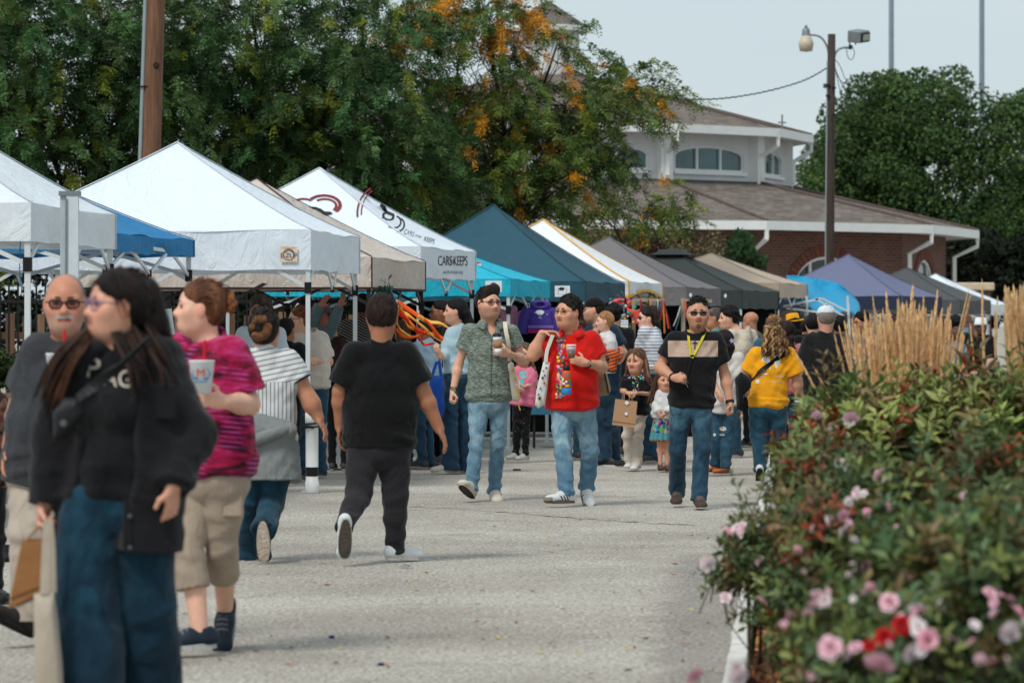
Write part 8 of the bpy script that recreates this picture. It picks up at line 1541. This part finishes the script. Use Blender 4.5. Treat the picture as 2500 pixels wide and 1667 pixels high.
for par, mb in RST.values(): tag(mb.build('flower_stems', MATS['green_stem'], par), kind='stuff')
# feather reed grasses
def reed(label, Y, stalks, seed):
    rg = np.random.default_rng(seed); c = P(np.mean([s_[0] for s_ in stalks]), HY, Y); t = empty('reed_grass', (c.x,Y,.12), label, 'grass', 'feather reed grasses'); mb = MB(); V, Q, C = [], [], []
    for xb, xt, yt, dd in stalks:
        a = P(xb,HY,Y+dd); a.z = .12; b = P(xt,yt,Y+dd*1.3); m = a.lerp(b,.5); m.x += (a.x-b.x)*.12; pts = catmull([a,m,b],4); mb.tube([p_-t.location for p_ in pts], [.0028]*5+[.002]*(len(pts)-5), 4, cap=False)
        L_ = (b-a).length; d = (pts[-1]-pts[-4]).normalized(); pl = rg.uniform(.22,.36); n = 60; f = rg.uniform(0,1,n); wid = .016*np.sin(np.pi*np.clip(f*.92+.06,0,1))**.7*rg.uniform(.6,1.1); an = rg.uniform(0,6.28,n); tone = rg.uniform(.8,1.2)
        for i in range(n):
            p_ = b-d*pl*f[i]; r_ = Vector((math.cos(an[i]),math.sin(an[i]),.0)); q = p_+r_*wid[i]*.35; tip = p_+r_*wid[i]*.75+d*.034; s_ = Vector((-r_.y,r_.x,0))*.0048; k = len(V); V += [tuple(q-s_-t.location), tuple(q+s_-t.location), tuple(tip-t.location)]; Q.append((k,k+1,k+2)); cc = np.array(srgb(238,206,160))*tone*rg.uniform(.75,1.25); C += [cc]*3
    mb.build('stalks', plain('straw', srgb(216,178,126), .8, .2, 30), t); link('plumes', np_mesh('plumes', V, Q, np.array(C), False), vcol_mat('plume', .8, transl=.35), t); return t
rg = np.random.default_rng(3); st = []
for i in range(230):
    u = rg.uniform(0,1); xt = 2085+250*u+rg.normal(0,14); yt = 800-45*math.sin(math.pi*min(1,u*1.0))-rg.uniform(-55,18)*.9+8; st.append((2140+150*u+rg.normal(0,18), xt+rg.normal(0,16), yt+rg.uniform(-18,26), rg.uniform(-.35,.35)))
st += [(2190,2131,728,0),(2190,2164,722,0),(2200,2228,706,0),(2230,2288,718,0),(2240,2362,718,0),(2245,2369,722,.1),(2180,1948,872,-.4),(2190,1990,900,-.4),(2240,2320,750,0),(2170,2050,805,0),(2175,2070,800,0),(2230,2360,770,.1),(2400,2398,692,0),(2410,2370,800,.1),(2420,2435,735,.1),(2410,2400,780,0),(2430,2430,770,0)]
reed('tall straw-coloured feather grass in the middle of the bed', 21.0, st, 5)
st = [(2520+60*rg.uniform(-1,1), 2450+110*rg.uniform(0,1), 735+rg.uniform(-30,70), rg.uniform(-.3,.3)) for i in range(150)]+[(2500,2500,700,0),(2490,2462,716,0)]
reed('tall straw-coloured feather grass cut off by the picture edge', 20.0, st, 6)
# fading hydrangea heads
hy = empty('hydrangea', (P(2385,HY,20).x,20,.12), 'hydrangea with faded pink flower heads between the two dry grasses', 'plant'); rg2 = random.Random(4)
for (x, y, r) in ((2376,925,19),(2422,890,15),(2405,915,12),(2430,948,10),(2385,950,13)):
    c = P(x,y,19.8)-hy.location; V, Q, C = [], [], []
    for i in range(150):
        a, b = rg2.uniform(0,6.28), rg2.uniform(-.6,1.5); d = Vector((math.cos(a)*math.cos(b),math.sin(a)*math.cos(b),math.sin(b)*.8)); q = c+d*r*20/F*1.25; u = d.orthogonal().normalized(); w = d.cross(u); s_ = .011; k = len(V); V += [tuple(q+u*s_), tuple(q+w*s_), tuple(q-u*s_), tuple(q-w*s_)]; Q.append((k,k+1,k+2,k+3)); cc = rg2.choice((srgb(214,176,168),srgb(226,200,190),srgb(196,150,120),srgb(170,160,120))); C += [cc]*4
    link('flower_head', np_mesh('flower_head', V, Q, np.array(C), False), PETAL, hy); MB().tube([c, c.lerp(Vector((0,0,0)),.5)+Vector((0,0,.1)), Vector((0,0,0))], .005, 5).build('stem', MATS['green_stem'], hy)
# litter of fallen leaves in the bed
rgl = np.random.default_rng(8); n = 2600; Yb = rgl.uniform(9,24,n); Xb = .90+.074*(Yb-16)+.1+np.abs(rgl.normal(0,.35,n)); o = np.c_[Xb, Yb, np.full(n,.10)+rgl.uniform(0,.03,n)]; nr = unit(rgl.normal(0,.5,(n,3))+np.array([0,0,1.])); tg = unit(np.cross(nr, rgl.normal(0,1,(n,3)))); bt = np.cross(nr,tg); s_ = rgl.uniform(.015,.035,(n,1))
V = np.stack([o-tg*s_, o+bt*s_*.5, o+tg*s_, o-bt*s_*.5],1).reshape(-1,3); pal = np.array([srgb(150,84,44),srgb(176,110,60),srgb(110,64,40),srgb(190,140,84),srgb(84,56,40)]); tag(link('leaf_litter', np_mesh('leaf_litter', V, np.arange(n*4).reshape(-1,4), np.repeat(pal[rgl.integers(0,5,n)],4,axis=0), False), vcol_mat('dry_leaf', .85)), 'orange and brown leaf litter over the mulch behind the kerb', 'leaf litter', kind='stuff')
# single fallen leaves on the asphalt
lm = []
for i, c in enumerate(((116,72,50),(150,108,76),(86,62,50),(190,170,96),(142,84,60))):
    V = [(-.035,0,.002),(-.012,.012,.010),(.014,.011,.004),(.036,.002,.012),(.012,-.012,.006),(-.014,-.011,.003)]; me = bpy.data.meshes.new('leaf'); me.from_pydata(V, [], [(0,1,5),(1,2,4,5),(2,3,4)]); me.materials.append(plain('fallen_%d'%i, srgb(*c), .85, .2, 40)); lm.append(me)
cc = crop(900,1150,.4252); pts = [cc(x,y) for x,y in ((1185,370),(1048,470),(1090,430),(1562,436),(1557,687),(285,693),(385,743),(605,768),(750,963),(655,970),(107,962),(105,1125),(1060,990),(1210,1058),(990,1048),(1825,932),(1812,1000),(1580,968),(1735,820),(1757,600),(1765,540),(1810,430),(1845,375),(1480,1025),(1525,1018),(1275,1195),(1800,1092),(1500,1148),(650,688),(2020,380),(1950,388),(685,245),(85,245),(2035,108),(1565,796),(1858,800),(1410,702),(1120,796),(460,1085))]
rgf = random.Random(12); pts += [(rgf.uniform(640,1750), rgf.uniform(1250,1660)) for i in range(26)]+[(rgf.uniform(420,720), rgf.uniform(1450,1660)) for i in range(8)]
for i, (x, y) in enumerate(pts):
    o = link('fallen_leaf', lm[i%5 if i%7 else 3], None, None, G(x,y)+Vector((0,0,.004))); o.rotation_euler = (rgf.uniform(-.2,.2), rgf.uniform(-.2,.2), rgf.uniform(0,6.28)); k = rgf.uniform(.5,1.0); o.scale = (k,k,k); cn = ('rust-brown','tan','dark brown','pale yellow','reddish')[i%5 if i%7 else 3]; tag(o, 'small dry %s leaf lying on the grey asphalt'%cn, 'leaf', 'fallen %s leaves on the asphalt'%cn)
for i, (x, y) in enumerate(((810,1557),(930,1624))): tag(MB().lathe([(0,.014),(.012,.013),(.015,0)], 12, G(x,y)).build('bottle_cap', plain('cap_blue', srgb(22,40,96), .4, .1), None, True), ('tiny dark blue cap on the asphalt, the one further from the camera','tiny dark blue cap on the asphalt, the one nearer the camera')[i], 'cap')
q = G(992,1387); mb = MB(); [mb.add([q+Vector((rgf.uniform(-.06,.05),rgf.uniform(-.04,.04),.006+.002*j)) for _ in range(4)], [(0,1,2,3)]) for j in range(9)]; tag(mb.build('crushed_leaf', plain('crushed_green', srgb(40,52,36), .8, .4, 60)), 'crushed dark green leaf on the asphalt beside the white sneaker', 'leaf')
q = G(1262,1149); tag(MB().box((q.x-.04,q.y-.02,.004),(q.x+.04,q.y+.02,.02)).build('litter_piece', BRK), 'flat dark scrap on the asphalt behind the green-shirted man', 'litter')
# ================================================================ fences, stalls and goods
fence = empty('iron_fence', (0,0,0), 'black iron picket fence behind the tents at the picture edge', 'fence'); Yf = 47.0
pk = MB().bar((0,0,.05),(0,0,1.98),.022).lathe([(.02,1.98),(.022,2.0),(0,2.06)],6).build('picket', IRON, fence); x0 = P(-90,HY,Yf).x; pk.location = (x0,Yf,0)
for i in range(1,46): o = pk.copy(); COL.objects.link(o); o.parent = fence; o.location = (x0+i*.112,Yf,0)
for z in (.25,1.0,1.75): MB().box((x0,Yf-.02,z),(x0+5.1,Yf+.02,z+.04)).build('rail', IRON, fence)
for i in range(3): MB().box((x0+i*2.5-.045,Yf-.045,0),(x0+i*2.5+.045,Yf+.045,2.15)).build('post', IRON, fence)
wf = empty('board_fence', (0,0,0), 'weathered tan board fence seen between the iron pickets', 'fence'); rgw = random.Random(3); x = P(-100,HY,50).x; BW = [wood_mat('board_%d'%i, srgb(*a), srgb(*b)) for i,(a,b) in enumerate((((92,66,50),(150,116,90)),((110,82,62),(170,134,104)),((70,50,40),(120,88,70))))]
while x < -1.6:
    w = rgw.uniform(.09,.13); MB().box((x,50,.05),(x+w,50.03,1.62+rgw.uniform(-.03,.05))).build('board', BW[rgw.randrange(3)], wf); x += w+rgw.uniform(.05,.16)
for z in (.35,1.3): MB().box((P(-100,HY,50).x,50.031,z),(-1.5,50.07,z+.09)).build('rail', BW[2], wf)
BLKC = cloth('stall_black', srgb(16,17,19), .2)
def table(label, x0, x1, ytop, Y, cloth_m, depth=.75, drop=.62):
    a, b = P(x0,ytop,Y), P(x1,ytop,Y); h = a.z; t = empty('stall_table', ((a.x+b.x)/2, Y+depth/2, 0), label, 'table', 'stall tables'); w = b.x-a.x; V, Q = [], []
    MB().box((-w/2,-depth/2,h-.03),(w/2,depth/2,h)).build('table_top', LEGD, t)
    for sx in (-1,1):
        for sy in (-1,1): MB().bar((sx*(w/2-.06),sy*(depth/2-.06),0),(sx*(w/2-.06),sy*(depth/2-.06),h-.03),.03).build('leg', LEGD, t)
    ring = [(-w/2+w*i/14,-depth/2) for i in range(15)]+[(w/2,-depth/2+depth*i/5) for i in range(1,6)]+[(w/2-w*i/14,depth/2) for i in range(1,15)]+[(-w/2,depth/2-depth*i/5) for i in range(1,5)]; n = len(ring)
    for j in range(5):
        for i, (x, y) in enumerate(ring): f = 1+.02*j*(1+.9*math.sin(i*2.3)); V.append((x*(f if j else 1.005), y*(f if j else 1.005), h+.004-drop*h/.75*j/4))
    Q = [(j*n+i, j*n+(i+1)%n, (j+1)*n+(i+1)%n, (j+1)*n+i) for j in range(4) for i in range(n)]; MB().add(V, Q+[tuple(range(n))]).build('tablecloth', cloth_m, t, True); return t
table('stall table under a white cloth behind the white tent leg', 780, 900, 1002, 39.5, cloth('white_linen', srgb(206,210,214), .05), .7, .74)
table('stall table under a blue cloth in front of the purple hoodie', 1292, 1440, 958, 46.2, cloth('aqua_linen', srgb(60,110,134), .08), .7, .3)
table('stall table under a black cloth behind the long-haired woman', 985, 1160, 975, 46, BLKC, .7, .72)
table('stall table under a black cloth below the leather straps', 1540, 1700, 945, 51, BLKC, .8, .72)
table('stall table under a royal blue cloth behind the cream-shirted woman', 640, 800, 985, 41.2, MATS['royal_blue_cloth'], .6, .72)
def hoodie(label, pts, sleeves, hood, Y, mat, prints=()):
    t = empty('hanging_hoodie', P(sum(p[0] for p in pts)/len(pts), min(p[1] for p in pts), Y), label, 'hoodie', 'clothes for sale'); soft_slab('hoodie_body', dense(pts), Y, .12, mat, t, t.location)
    for s_ in sleeves: MB().tube(catmull([P(x,y,Y)-t.location for x,y in s_],4), [.075,.072,.07,.068,.066,.064,.062,.06,.058][:len(catmull([P(x,y,Y) for x,y in s_],4))] if len(catmull([P(x,y,Y) for x,y in s_],4)) <= 9 else .065, 10).build('sleeve', mat, t, True)
    f_ = Field(); c = P(*hood,Y)-t.location; f_.seg(c+Vector((-.07,0,0)), c+Vector((.07,0,0)), (.07,.06), (.07,.06), (0,1,0), .02); f_.ell(c+Vector((0,-.04,.01)), np.eye(3), np.array([.06,.05,.03]), .02, 'd'); fmesh('hood', f_, .01, mat, t); MB().tube(catmull([c+Vector((0,0,.05)), c+Vector((.02,0,.11)), c+Vector((.0,0,.15)), c+Vector((-.02,0,.12))],4), .004, 5).build('hanger_hook', METAL, t)
    for pl, (x, y), m in prints: k = Y/F; q = P(x,y,Y-.075)-t.location; MB().add([q+Vector((a*k,0,b*k)) for a,b in pl[0]], pl[1]).build('print', m, t)
PURC = cloth('purple_fleece', srgb(74,58,140), .12); PNK = cloth('pink_fleece', srgb(216,140,170), .1); CORAL = cloth('coral_knit', srgb(222,92,78), .1); LAV = flowers_mat('lavender_knit', srgb(196,160,200), 40, .3)
hoodie('purple hoodie with a white cloud print hanging at the back of a stall', [c3_(672,190),c3_(840,190),c3_(848,360),c3_(668,360)], [[c3_(680,200),c3_(645,270),c3_(638,365)],[c3_(835,200),c3_(868,270),c3_(872,360)]], c3_(755,178), 46.8, PURC, [(ngon(0,0,7,12,1.5,.8), c3_(752,222), PAPER)]+[(ngon(0,0,1.3,6), c3_(x,y), PAPER) for x,y in ((742,240),(755,246),(765,238),(748,258),(760,262),(720,225),(800,235))]+[(sq(62,7,0,0,1), c3_(758,318), plain('lilac_band', srgb(120,96,176), .9, .05)), (sq(62,9,0,0,1), c3_(758,346), plain('magenta_band', srgb(150,30,90), .9, .05))])
hoodie('pink hoodie hanging beside the purple hoodie', [c3_(490,215),c3_(600,215),c3_(605,340),c3_(485,340)], [[c3_(598,222),c3_(618,280),c3_(620,345)]], c3_(535,208), 47.0, PNK)
hoodie('coral cropped jacket hanging on the stall rail', [z3(930,360),z3(1060,420),z3(1180,480),z3(1210,560),z3(1080,580),z3(980,520)], [[z3(1190,480),z3(1240,590),z3(1262,700)]], z3(960,350), 50, CORAL)
hoodie('lavender patterned top hanging beside the coral jacket', [z3(830,400),z3(960,400),z3(985,560),z3(900,640),z3(850,520)], [], z3(890,395), 50.2, LAV)
sg = empty('framed_sign', P(*z3(1020,870)[:2],47.5), 'small framed price sign standing among the hanging clothes', 'sign'); k = 47.5/F
MB().prism([(-13*k,0),(12*k,0),(10*k,36*k),(-14*k,36*k)], .02, lambda x,y,z: Vector((x,y,z))).build('frame', BRK, sg); MB().prism([(-11*k,4*k),(8*k,4*k),(7*k,34*k),(-12*k,34*k)], .004, lambda x,y,z: Vector((x,y-.005,z))).build('card', PAPER, sg)
for i, wd in enumerate(('FOR SALE','HANDMADE','BAGS','ASK US')): v, f = text_mesh(wd); MB().add([(-2*k+a*4*k,-.008,(29-i*6.5)*k+b*4*k) for a,b in v], f).build('lettering', INK, sg)
# wooden display rails with straps
rl = empty('display_rail', (P(*z3(1640,0)[:2],50).x,50,0), 'pale wooden display rail hung with leather straps and scarves', 'display rack'); TANW = wood_mat('pale_rail', srgb(140,124,104), srgb(184,168,146))
def rp(z_, x, y, dy=0): q = z_(x,y); return P(q[0],q[1],50+dy)-rl.location
MB().bar(rp(z3,1140,297), rp(z3,1690,297), .05, .04).build('beam', TANW, rl)
for x in (2005,): MB().bar(rp(z3,x,262), Vector((rp(z3,x,262).x,0,0)), .05).build('upright', TANW, rl)
MB().bar(rp(z3,1960,300), rp(z4,95,235), .045, .04).build('beam', TANW, rl); MB().bar(rp(z3,1165,300,.3), Vector((rp(z3,1165,0).x,.3,0)), .05).build('upright', TANW, rl)
rgs = random.Random(7); sc = [srgb(150,30,34), srgb(60,40,34), srgb(180,120,60), srgb(190,180,170), srgb(60,90,110), srgb(210,70,50), srgb(40,30,30)]; SM_ = [plain('strap_leather_%d'%i, c, .7, .15, 20) for i,c in enumerate(sc)]
for i, (xa, ya, xb, yb) in enumerate(((1280,290,1275,560),(1415,290,1420,430),(1440,290,1445,450),(1570,290,1570,440),(1640,300,1570,520),(1660,300,1760,780),(1670,300,1810,830),(1640,310,1620,640),(1680,310,1720,700),(1650,300,1690,860),(1960,400,1840,740),(1975,420,1880,800),(2040,320,2055,600),(2060,320,2075,650))):
    MB().ribbon(catmull([rp(z3,xa,ya,-.06), rp(z3,(xa+xb)/2+8,(ya+yb)/2,-.08), rp(z3,xb,yb,-.06)],4), rgs.uniform(.014,.035), (1,0,0), .004).build('hanging_strap', SM_[i%7], rl)
# strings of bright trinkets below the sign
tr = empty('trinket_display', P(*z3(1030,1560)[:2],47.6), 'tall rack of brightly coloured woven trinkets beside the girl', 'display rack'); MB().bar(Vector((0,.06,-1.2)), Vector((0,.06,.95)), .03).build('stand', BRK, tr)
tc_ = [plain('trinket_%d'%i, srgb(*c), .7, .2, 50) for i,c in enumerate(((206,40,60),(40,150,160),(230,170,50),(60,130,70),(200,80,150),(230,230,220),(40,60,140)))]
for i in range(95):
    z = rgs.uniform(-.9,.95); x = rgs.gauss(0,.08)*(1+.5*(z < .2)); q = Vector((x,rgs.uniform(-.05,.05),z)); s_ = rgs.uniform(.012,.028); MB().lathe([(0,-s_),(s_*.8,-s_*.4),(s_,0),(s_*.6,s_*.8),(0,s_)], 7, q).build('trinket', tc_[i%7], tr)
# orange and yellow streamers blowing from the cream tent
sm = empty('streamer_windsock', P(958,742,38.6), 'orange and yellow ribbon windsock streaming in the breeze behind the boy', 'windsock'); cols = [plain('ribbon_%d'%i, srgb(*c), .6, .06) for i,c in enumerate(((236,92,30),(240,140,44),(222,40,24),(246,190,90)))]
for i, (pts, w) in enumerate((([(160,250),(420,420),(560,520),(700,690),(890,765)],.07),([(165,330),(300,420),(480,560),(640,700),(850,820)],.05),([(150,360),(270,460),(400,600),(600,660)],.08),([(180,300),(330,520),(440,640),(600,650)],.06),([(140,590),(250,690),(420,680),(560,610)],.05),([(420,430),(560,500),(700,520),(840,600)],.06),([(440,700),(500,790),(620,770)],.045),([(150,330),(250,470),(300,560),(420,620)],.05),([(600,640),(740,730),(860,830)],.055),([(150,500),(200,600),(330,690)],.04))):
    pp = [P(*z2(x,y)[:2],38.5+.05*math.sin(j*2+i))-sm.location for j,(x,y) in enumerate(pts)]; cv = catmull(pp,6); MB().ribbon(cv, [w*.8*(1-.5*q/len(cv)) for q in range(len(cv))], [Vector((.3*math.sin(q*.5+i),.6*math.sin(q*.35+i),1)) for q in range(len(cv))], .003).build('ribbon', cols[(i*3)%4], sm, True)
MB().lathe([(.075,0),(.08,.02),(.075,.04)], 16, (0,0,-.02), (1,0,-.4)).build('hoop', METAL, sm); MB().tube([(0,0,0),(-.05,0,.2),(-.12,0,.25)], .003, 4).build('cord', IRON, sm)
sp_ = empty('spiral_spinner', P(940,708,38.4), 'dark green spiral garden spinner hanging from the cream tent', 'spinner'); k = 38.4/F; MB().tube(catmull([Vector(((-20+i*2.0)*k, .03*math.sin(i*2), (9 if i%2 else -9)*k)) for i in range(20)],2), .008, 5).build('spiral', plain('spinner_green', srgb(16,70,64), .4, .2), sp_); MB().tube([(0,0,.02),(0,0,.12)], .003, 4).build('cord', IRON, sp_)
# notice sheet, sandwich board, blue string
ns_ = empty('notice_sheet', P(405,817,33), 'tilted white printed sheet hanging behind the pink-shirted woman', 'notice'); k = 33/F; MB().prism([(-18*k,0),(22*k,0),(14*k,64*k),(-22*k,60*k)], .004, lambda x,y,z: Vector((x,y,z))).build('sheet', PAPER, ns_)
for i in range(9): MB().box((-15*k,-.003,(10+i*5)*k),((12-(i*37)%9)*k,-.001,(11.4+i*5)*k)).build('print_line', plain('grey_ink', srgb(120,122,126), .8, .05), ns_)
sb = empty('sandwich_board', G(50,1190), 'tan sandwich board on a black folding frame at the picture edge', 'sign board'); Yb = sb.location.y; k = Yb/F
MB().add([P(x,y,Yb+d)-sb.location for d in (-.02,.0) for x,y in ((2,960),(72,955),(66,1130),(-6,1135))], [(0,1,2,3),(7,6,5,4),(0,4,5,1),(1,5,6,2),(2,6,7,3),(3,7,4,0)]).build('panel', plain('tan_board', srgb(128,106,86), .8, .1, 3), sb)
for a, b, d in (((68,1000),(22,1195),.0),((-10,1000),(-20,1195),0),((75,960),(80,1195),.35)): MB().bar(P(*a,Yb+d)-sb.location, P(*b,Yb+d)-sb.location, .03).build('frame_leg', BRK, sb)
MB().bar(P(-8,1135,Yb-.03)-sb.location, P(70,1132,Yb-.03)-sb.location, .03).build('frame_rail', BRK, sb)
tag(MB().tube(catmull([P(50,590,26.7), P(48,640,26.72), P(50,700,26.7)],4), .004, 5).build('blue_cord', plain('cord_blue', srgb(40,110,150), .6, .1)), 'thin blue cord dangling from the first white tent', 'cord')
# hanging banner cloths and bright goods under the far tents
rgb_ = random.Random(2)
for i, (x, y, w, h, c, Y) in enumerate(((2165,800,66,50,(150,176,196),77),(2250,790,40,40,(176,186,192),82),(2330,830,70,60,(120,160,190),86),(1830,742,20,60,(150,170,196),68))):
    t = empty('hanging_banner', P(x,y,Y), ('pale blue banner with bright patches under the periwinkle tent','pale grey banner under the dark grey tent','pale blue sheet beneath the small far white tent','slim pale blue banner beside the beige tent')[i], 'banner', 'banners under the far tents'); k = Y/F; V = [(-w/2*k+w*k*a/8, .05*math.sin(a*1.7), (b-.5)*h*k) for b in (0,1) for a in range(9)]; MB().add(V, [(a,a+1,a+10,a+9) for a in range(8)]).build('cloth', cloth('banner_%d'%i, srgb(*c), .1), t, True)
    for j in range(5 if i < 2 else 0): q = Vector((rgb_.uniform(-.4,.4)*w*k, -.09, rgb_.uniform(-.3,.4)*h*k)); MB().lathe([(0,.004),(.06,.003),(.06,0)], 9, q, (0,-1,0)).build('patch', tc_[(i*2+j)%7], t)
